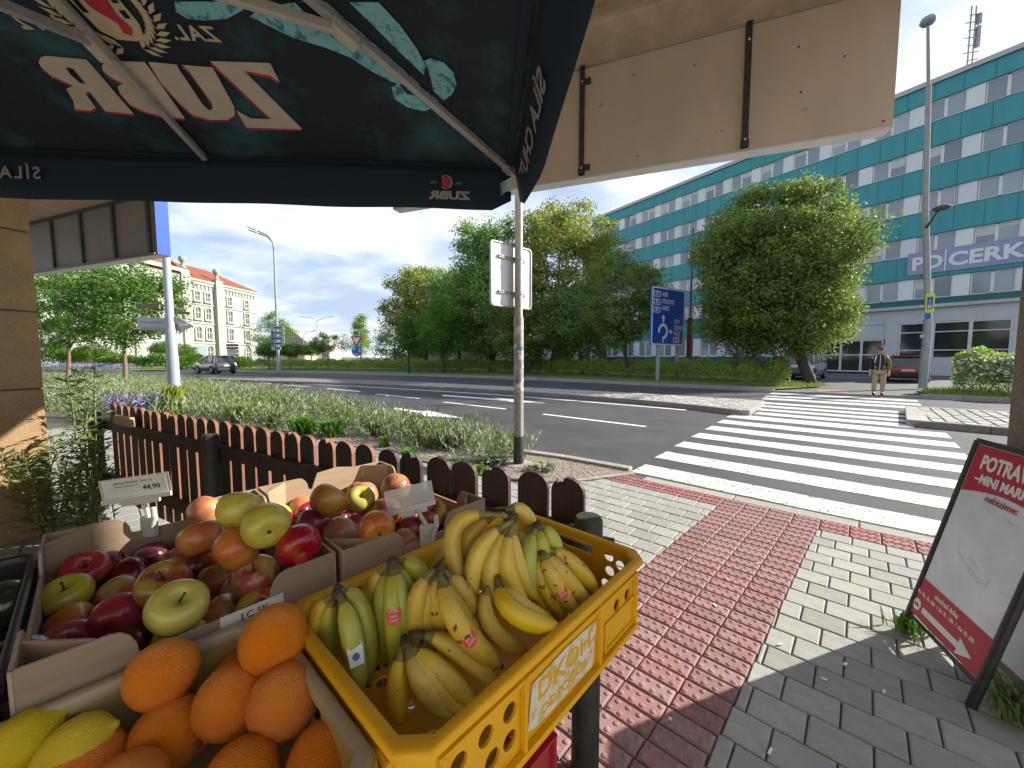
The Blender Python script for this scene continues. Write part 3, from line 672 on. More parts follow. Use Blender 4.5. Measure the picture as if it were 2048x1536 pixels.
# ------------------------------------------------------------------ picket fence
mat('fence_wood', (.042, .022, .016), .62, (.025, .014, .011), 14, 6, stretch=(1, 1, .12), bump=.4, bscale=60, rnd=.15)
mat('fence_sunlit', (.26, .105, .062), .7, (.17, .07, .042), 14, 6, stretch=(1, 1, .12), bump=.4, bscale=60)  # lighter copy of the fence wood, sunlight painted onto picket edges
mat('fence_post', (.045, .040, .036), .6, (.028, .025, .022), 20, 6, bump=.3, bscale=80)
mat('wood_raw', (.45, .33, .20), .8, (.36, .25, .15), 14, 6, stretch=(1, 1, .2), bump=.4, bscale=60)
f0 = V3((-4.0, 3.77, 0)); fd = V3((.8733, -.4871, 0)); fn = V3((-.4871, -.8733, 0))      # fn towards the shop
def fence(label, t0, t1, posts, seed):
    o = thing('picket_fence', label, 'fence', f0 + fd*t0); r = random.Random(seed)
    t = 4.826
    while t > t0 + .04:
        if t < t1:
            hw = .0655; top = 1.045 + r.uniform(-.006, .006); n = 8
            out = [(-hw, .11), (hw, .11)]; arc = [(hw*math.cos(math.pi*i/n), top - .055 + .055*math.sin(math.pi*i/n)) for i in range(n+1)]
            if r.random() < .30:
                i = r.choice((3, 4, 5)); x, z = arc[i]; arc[i:i+1] = [(x+.012, z), (x+.004, z - r.uniform(.02, .045)), (x-.006, z-.012), (x-.014, z-.03), (x-.02, z-.002)]
            c = f0 + fd*t
            jx = r.uniform(-.012, .012); fdj = (fd*math.cos(jx) + V3((0, 0, math.sin(jx)))).normalized(); uzj = (V3((0, 0, 1)) - fd*math.sin(jx)).normalized(); c = c + fn*r.uniform(-.002, .0015)
            mb = MB(); mb.plate(out + arc, [], c, fdj, uzj, -fn*.022)
            # faces: 0 = shop side boards dark, edges coloured as if sunlit
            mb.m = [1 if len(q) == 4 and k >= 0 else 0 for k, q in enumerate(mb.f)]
            pk = mb.build('picket', ['fence_wood', 'fence_sunlit' if t < 3.75 else 'fence_wood'], o)
        t -= .161
    for z in (.80, .28):
        mb = MB(); mb.obox(f0 + fd*t0 + fn*.002 + V3((0, 0, z)), fd*(t1-t0), fn*.042, (0, 0, .085)); mb.build('rail', 'fence_wood', o, bevel=.004)
    for tp, h in posts:
        c = f0 + fd*tp + fn*.085; mb = MB(); mb.lathe([(.05, -.1), (.05, h-.012), (.042, h)], 16, c); mb.build('post', 'fence_post', o, ang=40)
    mb = MB()
    for tp, h in posts:
        for z in (.84,): mb.obox(f0 + fd*(tp+.03) + fn*.035 + V3((0, 0, z-.03)), fd*.05, fn*.012, (0, 0, .06))
    mb.build('fence_bracket', 'black_iron', o)
    return o
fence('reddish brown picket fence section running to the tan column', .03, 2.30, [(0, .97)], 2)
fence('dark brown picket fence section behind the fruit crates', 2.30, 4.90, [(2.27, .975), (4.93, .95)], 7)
mb = MB(); c = f0 + fd*.42 + fn*.03 + V3((0, 0, .885)); mb.obox(c, fd*.34, fn*.05, (.01, 0, .085)); mb.obox(c + fd*.3 + fn*.001, fd*.10, fn*.045, (.0, 0, .09))
single('wood_scrap', mb, 'wood_raw', 'pale wood scrap resting on the fence rail near the column', 'wood scrap', tuple(c), bevel=.012)
mb = MB(); c = f0 + fd*.12 + fn*.32; mb.obox(c, fd*1.9, fn*.16, (0, 0, .05)); single('plank', mb, 'wood_raw', 'weathered plank lying on the ground inside the fence', 'plank', tuple(c), bevel=.008)


# ------------------------------------------------------------------ fruit stall: crates
mat('plastic_yellow', (.72, .37, .006), .5, (.64, .32, .006), 7, 6, bump=.08, bscale=90, spec=.3, speck=((.50, .28, .03), 40, .70))
mat('plastic_beige', (.40, .32, .20), .45, (.33, .26, .16), 6, 5, bump=.08, bscale=90)
mat('plastic_sand', (.42, .30, .10), .45, (.34, .24, .08), 6, 5)
mat('plastic_red', (.34, .010, .018), .4, (.26, .010, .015), 8, 5)
mat('plastic_black', (.018, .018, .02), .45, (.03, .03, .03), 8, 5)
mat('cardboard', (.36, .255, .165), .85, (.31, .215, .135), 9, 6, stretch=(1, 1, 8), bump=.15, bscale=120, rnd=.06)
mat('cardboard_edge', (.43, .33, .23), .9, (.33, .25, .17), 120, 3)
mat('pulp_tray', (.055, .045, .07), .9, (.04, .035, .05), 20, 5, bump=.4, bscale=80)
mat('print_worn', (.60, .55, .45), .7, (.52, .36, .08), 45, 6, lo=.46, hi=.6)
mat('white_plastic', (.58, .57, .54), .4, (.52, .51, .48), 20, 4)
mat('clear_plastic', (.60, .60, .58), .25, (.55, .55, .53), 9, 3, alpha=.55)
mat('paper', (.70, .68, .64), .8, (.64, .62, .58), 15, 4)
mat('ink', (.03, .03, .03), .8)
mat('sticker_red', (.62, .04, .03), .5, (.55, .035, .03), 50, 3)
mat('sticker_white', (.74, .73, .70), .5)
mat('sticker_blue', (.05, .12, .40), .5)
R3 = V3((*R2, 0)); Q3 = V3((*Q2, 0))
def WP_(a, b, z): return V3(W(a, b, z))
def plastic_crate(label, a0, a1, b0, b1, z0, z1, m, ch=.03, long_holes=None, short_holes=None, rim=.012, th=.005, rimz=.013, group=None, name='plastic_crate', rim_m=None):
    o = thing(name, label, 'crate', WP_((a0+a1)/2, (b0+b1)/2, z0), group)
    h = z1-z0; la, lb = a1-a0, b1-b0
    sides = [((a0, b0+ch), (a0, b1-ch), long_holes), ((a1, b1-ch), (a1, b0+ch), long_holes), ((a0+ch, b1), (a1-ch, b1), short_holes), ((a1-ch, b0), (a0+ch, b0), short_holes),
             ((a0+ch, b0), (a0, b0+ch), None), ((a0, b1-ch), (a0+ch, b1), None), ((a1-ch, b1), (a1, b1-ch), None), ((a1, b0+ch), (a1-ch, b0), None)]
    cen = WP_((a0+a1)/2, (b0+b1)/2, 0)
    for p, q, hs in sides:
        A, B = WP_(*p, z0), WP_(*q, z0); d = B-A; L = d.length; d.normalize(); inw = V3((-d.y, d.x, 0)); inw = inw if (cen - (A+B)/2).dot(inw) > 0 else -inw
        mb = MB(); hol = hs(L, h) if hs else []
        mb.plate([(0, 0), (L, 0), (L, h-.003), (0, h-.003)], hol, A, d, (0, 0, 1), inw*th); mb.build('side_wall', m, o)
        if hs:
            mb = MB(); outw = -inw
            for q in ((0, .29, .70, 1) if L > .45 else (0, .25, .75, 1)):
                x = min(max(L*q, .006), L-.006)
                if True: mb.obox(A + d*(x-.003) + outw*.0005, d*.006, outw*.009, (0, 0, h*.82))
            mb.obox(A + outw*.0007, d*L, outw*.010, (0, 0, .012)); mb.obox(A + outw*.0006 + V3((0, 0, h*.80)), d*L, outw*.008, (0, 0, .006))
            mb.build('wall_rib', m, o)
    def ring(off): 
        c = ch*.9
        A0, A1, B0, B1 = a0-off, a1+off, b0-off, b1+off
        return [(A0+c, B0), (A1-c, B0), (A1, B0+c), (A1, B1-c), (A1-c, B1), (A0+c, B1), (A0, B1-c), (A0, B0+c)]
    mb = MB(); prof = [(-th-.002, z1-rimz-.004), (-th-.002, z1-.004), (-th+.001, z1), (rim-.004, z1), (rim-.001, z1-.0015), (rim, z1-.005), (rim, z1-rimz), (rim*.4, z1-rimz-.004)]; vv = []
    for of, z in prof: vv += [WP_(a, b, z) for a, b in ring(of)]
    k = len(prof); mb.add(vv, [(i*8+j, i*8+(j+1) % 8, ((i+1) % k)*8+(j+1) % 8, ((i+1) % k)*8+j) for i in range(k) for j in range(8)]); mb.build('rim', rim_m or m, o, ang=60)
    mb = MB(); mb.plate(ring(-.002), [circle(a0 + la*(i+.5)/5, b0 + lb*(j+.5)/8, .014, 10) for i in range(5) for j in range(8)], (0, 0, z0+.002), R3, Q3, (0, 0, .005)); mb.build('bottom', m, o)
    return o
def yl(L, h):
    H_ = [circle(x, h*.83, .0105, 12, .0115) for x in [.03 + .047*i for i in range(int((L-.05)/.047)+1)]]
    for c in (.035, .083, .131): H_ += [circle(c, h*.58, .0145, 14), circle(c + (.012 if c < .1 else 0), h*.30, .0145, 14)]
    for c in (L-.035, L-.083): H_ += [circle(c, h*.58, .013, 14)]
    return H_
def ys(L, h):
    c = L/2; s = [(c-.07, h*.70), (c+.07, h*.70), (c+.07, h*.88), (c-.07, h*.88)]
    H_ = [s]
    for k in (-1, 1):
        for dx, z in ((.115, .78), (.145, .70), (.118, .55), (.148, .42), (.108, .32)): H_.append(circle(c + k*dx, h*z, .0125, 14))
    return H_
yc = plastic_crate('yellow plastic crate full of bananas', .355, .745, .22, .83, .895, 1.05, 'plastic_yellow', .034, yl, ys)
# worn print and lettering on the long side
pp = WP_(.355, .423, .915) - R3*.0016
mb = MB(); mb.plate([(.0, .012), (.02, .004), (.19, .0), (.2, .06), (.205, .085), (.10, .088), (.01, .082)], [], pp, Q3, (0, 0, 1), -R3*.0006); mb.build('worn_print', 'print_worn', yc)
text('DKOH', .044, 'plastic_yellow', yc, pp + Q3*.022 + V3((0, 0, .045)) - R3*.001, Q3, (0, 0, 1), bold=.0004, fit=.155)
text('ODPOČÚR', .022, 'plastic_yellow', yc, pp + Q3*.03 + V3((0, 0, .014)) - R3*.001, Q3, (0, 0, 1), fit=.14)
mb = MB()
for x0, x1 in ((.44, .58),):
    q = WP_(.355, .22 + x0, .91) - R3*.0005; w = x1-x0; mb.plate([(0, 0), (w, 0), (w, .062), (0, .062)], [[(.006, .006), (w-.006, .006), (w-.006, .056), (.006, .056)]], q, Q3, (0, 0, 1), -R3*.003)
mb.build('label_frame', 'plastic_yellow', yc)
def osl(L, h): return [[(L*.35, h*.62), (L*.65, h*.62), (L*.65, h*.84), (L*.35, h*.84)]]
oc = plastic_crate('beige fruit crate holding oranges and lemons', .375, .79, -.42, .196, .876, 1.032, 'plastic_sand', .05, osl, osl, rim=.010, rimz=.016, rim_m='plastic_beige')
bc = plastic_crate('black crate with dark melons at the left edge', .83, 1.40, -.385, -.108, .90, 1.05, 'plastic_black', .02, osl, osl, rim=.006)
def rl(L, h): return [[(x, z), (x+.075, z), (x+.075, z+.10), (x, z+.10)] for x in [.03 + .093*i for i in range(int((L-.06)/.093))] for z in (.03, .155)]
for i in range(3):
    plastic_crate(['red plastic crate at the bottom of the stack under the yellow crate', 'red plastic crate in the middle of the stack under the yellow crate', 'red plastic crate on top of the stack, right under the yellow crate'][i],
                  .385, .775, -.05, .555, .002 + i*.291, .29 + i*.291, 'plastic_red', .02, rl, rl, group='stacked red crates')
tb = thing('display_table', 'dark table under the apple crates', 'table', WP_(1.1, .1, 0))
mb = MB(); mb.obox(WP_(.82, -.385, .855), R3*.6, Q3*1.165, (0, 0, .035)); mb.build('table_top', 'fence_wood', tb)
for a, b in ((.85, -.35), (1.35, -.35), (.85, .7), (1.35, .7)): mb = MB(); mb.obox(WP_(a, b, 0), R3*.05, Q3*.05, (0, 0, .853)); mb.build('leg', 'fence_wood', tb)
def carton(label, a0, a1, b0, b1, z0, z1, up, seed):
    o = thing('cardboard_crate', label, 'crate', WP_((a0+a1)/2, (b0+b1)/2, z0), 'cardboard apple crates'); r = random.Random(seed); cen = WP_((a0+a1)/2, (b0+b1)/2, 0)
    h = z1-z0
    for p, q in (((a0, b0), (a0, b1)), ((a1, b0), (a1, b1)), ((a0, b0), (a1, b0)), ((a0, b1), (a1, b1))):
        A, B = WP_(*p, z0), WP_(*q, z0); d = B-A; L = d.length; d.normalize(); inw = V3((-d.y, d.x, 0)); inw = inw if (cen-(A+B)/2).dot(inw) > 0 else -inw
        e = .004 if p[0] == q[0] else 0.
        c = .10 + r.uniform(-.01, .02); out = [(e, 0), (L-e, 0), (L-e, h+up)]
        for i in range(5): t = i/4*math.pi/2; out.append((L-c + .0 - .03*math.sin(t) + .0, h + up - up*(1-math.cos(t)) if i else h+up))
        out += [(L-c-.04, h), (c+.04, h)]
        for i in range(4, -1, -1): t = i/4*math.pi/2; out.append((c + .03*math.sin(t), h + up - up*(1-math.cos(t)) if i else h+up))
        out += [(e, h+up)]
        mb = MB(); mb.plate(out, [], A, d, (0, 0, 1), inw*.005); mb.m = [1 if len(f) == 4 else 0 for f in mb.f]; mb.build('side_wall', ['cardboard', 'cardboard_edge'], o)
    for a, b, sa, sb in ((a0, b0, 1, 1), (a1, b0, -1, 1), (a0, b1, 1, -1), (a1, b1, -1, -1)):       # hollow triangular corner posts
        A = WP_(a, b, 0) + R3*sa*.0062 + Q3*sb*.0062; p1 = A + R3*sa*.07; p2 = A + Q3*sb*.07; dd = p2-p1; nn = V3((-dd.y, dd.x, 0)).normalized()*.004
        mb = MB(); mb.obox(p1 + V3((0, 0, z0+.004)), dd, nn, (0, 0, h+up-.004)); mb.build('corner_post', 'cardboard', o)
    mb = MB(); mb.obox(WP_(a0+.006, b0+.006, z0), R3*(a1-a0-.012), Q3*(b1-b0-.012), (0, 0, .006)); mb.build('bottom', 'cardboard', o)
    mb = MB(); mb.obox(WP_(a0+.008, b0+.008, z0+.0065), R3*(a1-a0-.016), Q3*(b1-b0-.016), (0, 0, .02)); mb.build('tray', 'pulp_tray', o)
    return o
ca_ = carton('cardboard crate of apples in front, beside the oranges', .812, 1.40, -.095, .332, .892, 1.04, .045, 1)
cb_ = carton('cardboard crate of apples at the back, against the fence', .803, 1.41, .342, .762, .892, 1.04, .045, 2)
mb = MB(); q0 = WP_(1.404, .50, 1.036); mb.plate([(0, 0), (.16, 0), (.15, .05), (.09, .062), (.02, .055)], [], q0, Q3, (0, 0, 1), R3*.005); mb.build('torn_flap', 'cardboard', cb_)
mb = MB(); q0 = WP_(1.40, .40, 1.04); mb.plate([(0, 0), (.012, .0), (.30, .075), (.30, .09)], [], q0, (-R3*.4 + Q3*.2 + V3((0, 0, .15))).normalized(), (0, 0, 1), R3*.004); 
mb = MB(); q0 = WP_(.812, .13, 1.018) - R3*.0012; mb.plate([(0, 0), (.10, 0), (.10, .026), (0, .026)], [], q0, Q3, (0, 0, 1), -R3*.0006); mb.build('paper_label', 'paper', ca_)
text('J.C.SK', .018, 'ink', ca_, q0 + Q3*.03 + V3((0, 0, .006)) - R3*.001, Q3, (0, 0, 1))

# ------------------------------------------------------------------ apples, oranges, lemons, melons
mat('apple_yellow', (.44, .38, .06), .30, (.42, .22, .04), .9, 3, lo=.52, hi=.78, bump=.06, bscale=9, speck=((.50, .46, .16), 24, .70), rnd=.10, coat=.15)
mat('apple_red', (.30, .022, .035), .28, (.42, .13, .04), 1.0, 5, lo=.50, hi=.78, bump=.06, bscale=9, speck=((.45, .17, .10), 24, .71), rnd=.16, coat=.2)
mat('apple_dark', (.105, .012, .020), .25, (.20, .025, .028), 1.2, 5, lo=.45, hi=.7, speck=((.25, .07, .05), 24, .71), rnd=.2, coat=.2)
mat('apple_blush', (.46, .115, .05), .32, (.44, .27, .06), 1.1, 6, lo=.40, hi=.66, bump=.06, bscale=9, stretch=(1.6, 1.6, .5), speck=((.5, .28, .13), 24, .71), rnd=.14, coat=.15)
mat('apple_mixed', (.36, .05, .04), .32, (.40, .31, .06), 1.1, 6, lo=.42, hi=.60, bump=.06, bscale=9, stretch=(1.6, 1.6, .5), speck=((.46, .30, .13), 24, .71), rnd=.14, coat=.15)
mat('apple_stem', (.07, .045, .02), .8)
mat('orange_peel', (.86, .255, .005), .34, (.80, .20, .005), .8, 4, bump=.55, bscale=26, bdist=.05, rnd=.06)
mat('lemon_peel', (.66, .47, .012), .36, (.58, .46, .02), .9, 4, bump=.4, bscale=22, bdist=.05, rnd=.08)
mat('melon_skin', (.012, .025, .014), .2, (.03, .045, .022), 3, 4, coat=.6)
AP = [(.0, -.52), (.22, -.585), (.40, -.62), (.56, -.59), (.74, -.45), (.90, -.22), (.985, .06), (1.0, .30), (.955, .55), (.84, .74), (.66, .86), (.48, .895), (.33, .84), (.21, .70), (.10, .54), (.0, .46)]
def apple_mesh(m, seed):
    r = random.Random(seed); ph = r.uniform(0, 6); lb = r.uniform(.015, .035)
    mb = MB(); mb.lathe([(x, z*.98) for x, z in AP], 30, jit=lambda a, z: 1 + lb*math.cos(5*a+ph)*(1 if z < 0 else .5) + .03*math.cos(a + ph*2)*z)
    return mb.mesh('apple', m, None, True)
AM = {k: [apple_mesh(m, i*7+len(m)) for i in range(3)] for k, m in dict(Y='apple_yellow', R='apple_red', D='apple_dark', O='apple_blush', M='apple_mixed').items()}
stem_me = MB().tube([(0, 0, .56), (.03, .0, .78), (.10, .02, 1.0)], [.05, .035, .05], 6).mesh('stem', 'apple_stem', None, True)
calyx_me = MB().tube([(0, 0, -.50), (.0, .0, -.60)], [.12, .05], 7).mesh('calyx', 'apple_stem', None, True)
CAMP = V3((0, 0, 1.5)); rf = random.Random(11)
def put_fruit(name, meshes, x, y, z, r, label, cat, group, axis, spin=None):
    o = link(name, rf.choice(meshes)); o.location = (x, y, z); o.scale = (r, r, r)
    q = axis.to_track_quat('Z', 'Y') @ Quaternion((0, 0, 1), rf.uniform(0, 6.28) if spin is None else spin); o.rotation_mode = 'QUATERNION'; o.rotation_quaternion = q
    return tag(o, label, cat, group)
FR = {'AF': [(-0.579, 0.794, 1.169, 0.0419), (-0.496, 0.757, 1.156, 0.0432), (-0.582, 0.774, 1.096, 0.0424), (-0.706, 0.85, 1.08, 0.0434), (-0.853, 1.035, 1.066, 0.0435), (-0.439, 0.77, 1.108, 0.0411), (-0.9, 1.03, 0.981, 0.0409), (-0.998, 0.918, 0.967, 0.0445), (-0.976, 0.846, 1.008, 0.042), (-0.942, 0.781, 0.991, 0.0419), (-0.917, 0.883, 0.971, 0.0451), (-0.865, 0.943, 0.969, 0.0429), (-0.707, 0.75, 1.034, 0.0444), (-0.581, 0.638, 1.063, 0.0429), (-0.692, 0.868, 0.965, 0.0436), (-0.535, 0.776, 1.036, 0.0415), (-0.509, 0.866, 0.965, 0.0436), (-0.498, 0.727, 0.99, 0.0446), (-0.592, 0.748, 0.965, 0.0431), (-0.611, 0.672, 0.965, 0.044), (-0.703, 0.654, 0.965, 0.0437), (-0.754, 0.699, 1.0, 0.0411), (-0.812, 0.665, 0.965, 0.0441), (-0.872, 0.718, 0.965, 0.0434), (-0.789, 0.941, 0.965, 0.0421), (-0.949, 0.977, 0.965, 0.041), (-0.726, 0.926, 1.009, 0.0446), (-0.879, 0.814, 0.965, 0.0429), (-0.671, 0.727, 0.965, 0.0439), (-0.612, 0.824, 0.965, 0.0446), (-0.806, 0.761, 0.965, 0.0439)], 'AB': [(-0.476, 0.967, 1.125, 0.0448), (-0.522, 0.982, 1.055, 0.0425), (-0.648, 1.207, 0.985, 0.0443), (-0.705, 1.258, 0.985, 0.0428), (-0.756, 1.198, 0.985, 0.0449), (-0.448, 0.967, 1.035, 0.0446), (-0.482, 1.107, 1.001, 0.0413), (-0.468, 1.153, 1.058, 0.0414), (-0.32, 0.888, 1.089, 0.0418), (-0.515, 1.316, 1.017, 0.045), (-0.364, 1.171, 1.089, 0.0427), (-0.382, 1.13, 1.026, 0.0435), (-0.33, 1.198, 0.985, 0.0421), (-0.296, 1.096, 0.985, 0.043), (-0.291, 1.019, 0.985, 0.0425), (-0.235, 1.102, 1.033, 0.0424), (-0.212, 1.156, 0.985, 0.0434), (-0.573, 1.4, 0.985, 0.0434), (-0.463, 1.033, 0.985, 0.0447), (-0.458, 1.23, 0.985, 0.0438), (-0.698, 1.144, 0.985, 0.0448), (-0.592, 1.161, 1.018, 0.0445)], 'OR': [(-0.38, 0.585, 1.051, 0.0483), (-0.459, 0.614, 0.955, 0.0468), (-0.525, 0.546, 1.026, 0.0445), (-0.42, 0.542, 0.988, 0.0477), (-0.335, 0.532, 0.995, 0.0481), (-0.253, 0.484, 0.955, 0.0479), (-0.481, 0.434, 0.96, 0.0463), (-0.564, 0.466, 0.955, 0.047), (-0.351, 0.46, 0.955, 0.0447), (-0.495, 0.517, 0.955, 0.0475), (-0.359, 0.603, 0.955, 0.0463)]}
# (colour, dimple seen: 1 stem end towards us, -1 calyx end towards us, 0 neither)
AFC = [('Y', 0, 'yellow-green apple topping the front pile, the left of the top two'), ('Y', -1, 'yellow-green apple topping the front pile, the right of the top two'), ('O', 0, 'golden orange apple wedged below the two topmost yellow apples'),
 ('O', 0, 'dull orange-red apple just left of the topmost yellow apples'), ('O', 0, 'orange apple behind the topmost yellow apples, at the far rim'), ('R', -1, 'bright crimson apple at the right corner of the front crate'),
 ('D', 0, 'dark red apple by the far rim, right of the price tag foot'), ('D', 0, 'dark red apple by the far rim, in front of the price tag'), ('R', 1, 'red apple with a wrinkled hollow in the left back corner'), ('Y', 1, 'yellow apple with a deep hollow against the left end of the front crate'),
 ('D', 0, 'very dark red apple in the middle left of the front crate'), ('M', 0, 'brownish apple behind the large hollow yellow apple'), ('M', 1, 'yellow-red apple touching the large green-yellow apple on its left'), ('Y', 1, 'largest green-yellow apple with a wide hollow in the middle of the crate'),
 ('O', 0, 'peach coloured apple right of the large green-yellow apple'), ('M', 1, 'orange-brown apple with a short stem under the right top apple'), ('M', 0, 'half hidden apple behind the right corner flap'), ('M', 1, 'green and red apple with a stem beside the orange crate'),
 ('O', 0, 'peach apple low beside the crate rim next to the oranges'), ('Y', 1, 'yellow-green ribbed apple with a stem at the near rim'), ('D', 0, 'purple-black apple at the near rim'), ('R', 0, 'shiny crimson apple near the front left corner'),
 ('R', 1, 'pinkish red apple behind the front corner flap'), ('O', 0, 'orange apple low in the front left corner'), ('D', 0, 'dark red apple deep in the gap in the middle of the crate'), ('D', 0, 'dark apple tucked behind the very dark red one'), ('O', 0, 'orange apple tucked under the dull orange-red apple'), ('M', 0, 'striped apple between the hollow yellow apple and the crimson one'), ('D', 0, 'dark apple below the largest green-yellow apple'), ('M', 0, 'striped apple between the two peach apples'), ('R', 0, 'red apple low behind the pinkish corner apple')]
ABC = [('O', 0, 'large orange apple highest in the back crate'), ('R', 0, 'crimson apple next to the topmost yellow apple, back crate'), ('R', 1, 'small red apple with a stem at the left of the back crate'), ('O', 0, 'orange apple at the far left of the back crate'), ('Y', 0, 'small yellow apple peeking out at the left rim of the back crate'),
 ('O', 0, 'golden orange apple at the near rim of the back crate'), ('R', 1, 'red apple with its hollow facing right, middle of the back crate'), ('Y', 1, 'yellow-pink ribbed apple behind the red hollow apple'), ('O', -1, 'big golden apple next to the cardboard corner of the back crate'), ('O', 0, 'orange apple at the back rim left of the empty price tag'),
 ('M', 0, 'red-orange apple right behind the empty price tag'), ('O', 0, 'orange-red apple left of the empty tag stem'), ('R', 1, 'small red apple with a dark hollow by the empty tag stem'), ('R', 0, 'red apple low beside the empty tag stem'), ('O', 0, 'pale red apple at the near rim below the empty tag'),
 ('M', 1, 'pale green and red apple right of the empty tag stem'), ('R', 0, 'red apple at the right end of the back crate'), ('M', 0, 'half hidden apple at the far rim of the back crate'), ('R', 0, 'red apple at the near rim beside the golden orange one'), ('M', 0, 'striped apple between the ribbed and the big golden apple'), ('R', 0, 'dark red apple by the small yellow one at the left rim'), ('O', 0, 'orange apple just below the highest one in the back crate')]
for key, C_, grp in (('AF', AFC, 'apples in the front crate'), ('AB', ABC, 'apples in the back crate')):
    for (x, y, z, r), (c, dm, lab) in zip(FR[key], C_):
        p = V3((x, y, z)); v = (CAMP-p).normalized()
        if dm == 1: ax = (v*.62 + V3((rf.uniform(-.3, .3), 0, .75))).normalized()
        elif dm == -1: ax = (-v + V3((-.25, .1, .45))).normalized()
        else: ax = V3((rf.uniform(-1, 1), rf.uniform(.2, 1), rf.uniform(-.2, .9))).normalized()
        o = put_fruit('apple', AM[c], x, y, z, r*1.04, lab, 'apple', grp, ax)
        if dm == 1: link('stem', stem_me, o)
        if dm == -1: link('calyx', calyx_me, o)
def orange_mesh(seed):
    rr = random.Random(seed); ph = rr.uniform(0, 6); n = 18
    prof = [(math.sin(math.pi*i/n), -math.cos(math.pi*i/n)) for i in range(n+1)]; prof = [(max(x, .001), z*.95 - .05*max(0, abs(z)-.94)*(1 if z > 0 else -1)*6*.3) for x, z in prof]
    return MB().lathe(prof, 32, jit=lambda a, z: 1 + .02*math.cos(2*a+ph) + .012*math.cos(3*a - ph)).mesh('orange', 'orange_peel', None, True)
OM = [orange_mesh(i) for i in range(3)]; nav = MB().lathe([(.12, .0), (.10, .03), (.05, .02), (.02, .0)], 8, (0, 0, .88)).mesh('navel', 'orange_peel', None, True)
OL = ['topmost orange, resting on the crate corner beside the bananas', 'orange half hidden below the topmost orange', 'elongated orange left of the others, beside the cardboard crate', 'orange with a puckered end in the middle of the group', 'orange at the right, just under the topmost orange',
      'orange at the right edge of the crate, lowest in the corner', 'bright orange cut by the bottom edge, left of the puckered one', 'pale orange at the bottom edge beside the lemons', 'orange at the bottom edge below the puckered one', 'shaded orange deep under the elongated one', 'shaded orange deep below the right oranges']
for i, ((x, y, z, r), lab) in enumerate(zip(FR['OR'], OL)):
    p = V3((x, y, z)); v = (CAMP-p).normalized()
    ax = (v*.8 + V3((0, 0, .9))).normalized() if i in (3, 6, 7) else V3((rf.uniform(-1, 1), rf.uniform(-.2, 1), rf.uniform(-.4, .6))).normalized()
    o = put_fruit('orange', OM, x, y, z, r*1.03, lab, 'orange', 'oranges in the beige crate', ax); link('navel', nav, o)
lem = MB().lathe([(.001, -1.38), (.10, -1.36), (.16, -1.22), (.36, -1.08), (.62, -.85), (.86, -.5), (.98, -.1), (1., .2), (.92, .55), (.72, .86), (.42, 1.1), (.2, 1.22), (.14, 1.34), (.001, 1.38)], 28).mesh('lemon', 'lemon_peel', None, True)
put_fruit('lemon', [lem], *(-0.639,0.464,1), .034, 'greenish yellow lemon at the bottom left corner', 'lemon', 'lemons in the beige crate', V3((.5, .6, .3)))
put_fruit('lemon', [lem], *(-0.576,0.472,0.99), .033, 'yellow lemon with its pointed tip up, left of the oranges', 'lemon', 'lemons in the beige crate', V3((.85, .45, .25)))
mel = MB().lathe([(max(math.sin(math.pi*i/12), .001), -math.cos(math.pi*i/12)*1.25) for i in range(13)], 24).mesh('melon', 'melon_skin', None, True)
put_fruit('melon', [mel], *(-1.04,0.751,0.99), .052, 'dark green melon at the back of the black crate', 'melon', 'melons in the black crate', V3((.7, -.2, .3)))
put_fruit('melon', [mel], *(-0.838,0.6,0.98), .050, 'dark green melon at the front of the black crate', 'melon', 'melons in the black crate', V3((.6, .3, .3)))

# ------------------------------------------------------------------ bananas
mat('banana_yellow', (.62, .44, .045), .42, (.54, .36, .035), 18, 4, bump=.06, bscale=80, speck=((.11, .055, .015), 130, .70), rnd=.08)
mat('banana_green', (.34, .38, .045), .40, (.44, .39, .045), 14, 4, bump=.06, bscale=80, rnd=.08)
mat('banana_spot', (.58, .40, .045), .45, (.50, .32, .035), 18, 4, speck=((.075, .035, .012), 70, .63), rnd=.06)
mat('banana_stem', (.24, .22, .04), .6, (.13, .10, .03), 60, 4)
mat('banana_tip', (.035, .022, .014), .85, (.11, .07, .03), 70, 5, bump=.5, bscale=200)
RADB = [.0048, .0050, .0057, .0088, .0136, .0160, .0168, .0168, .0160, .0138, .0098, .0050, .0036]
def banana(parent, pts, m, k=1.0, seed=0):
    q = [V3(p) for p in pts]; c = bez(q[0], q[1], q[2], 13); mb = MB()
    ts = [0, .05, .12, .2, .3, .42, .54, .66, .77, .86, .93, .975, 1.0]
    c = [q[0]*(1-t)**2 + q[1]*2*t*(1-t) + q[2]*t*t for t in ts]
    d = (c[1]-c[0]).normalized(); u = d.orthogonal().normalized(); n = 15; v = []
    ben = (q[0]+q[2])/2 - q[1]
    if ben.length > 1e-4: u = (ben - d*ben.dot(d)).normalized()
    for i in range(13):
        dn = (c[min(i+1, 12)]-c[max(i-1, 0)]).normalized(); u = (d.rotation_difference(dn) @ u).normalized(); d = dn; w = d.cross(u)
        for j in range(n):
            a = 2*math.pi*j/n; fac = 1 + .055*math.cos(5*a)*(1 if 2 < i < 11 else 0); v.append(c[i] + (u*math.cos(a) + w*math.sin(a))*RADB[i]*k*fac)
    mb.add(v, []); 
    for i in range(12):
        mi = 1 if i < 3 else (2 if i >= 11 else 0)
        for j in range(n): mb.f.append((i*n+j, i*n+(j+1) % n, (i+1)*n+(j+1) % n, (i+1)*n+j)); mb.m.append(mi)
    mb.f.append(tuple(range(12*n, 13*n))); mb.m.append(2); mb.f.append(tuple(range(n))[::-1]); mb.m.append(2)
    o = mb.build('banana', [m, 'banana_stem', 'banana_tip'], parent, smooth=True); o['_'] = 0; del o['_']
    return o, c
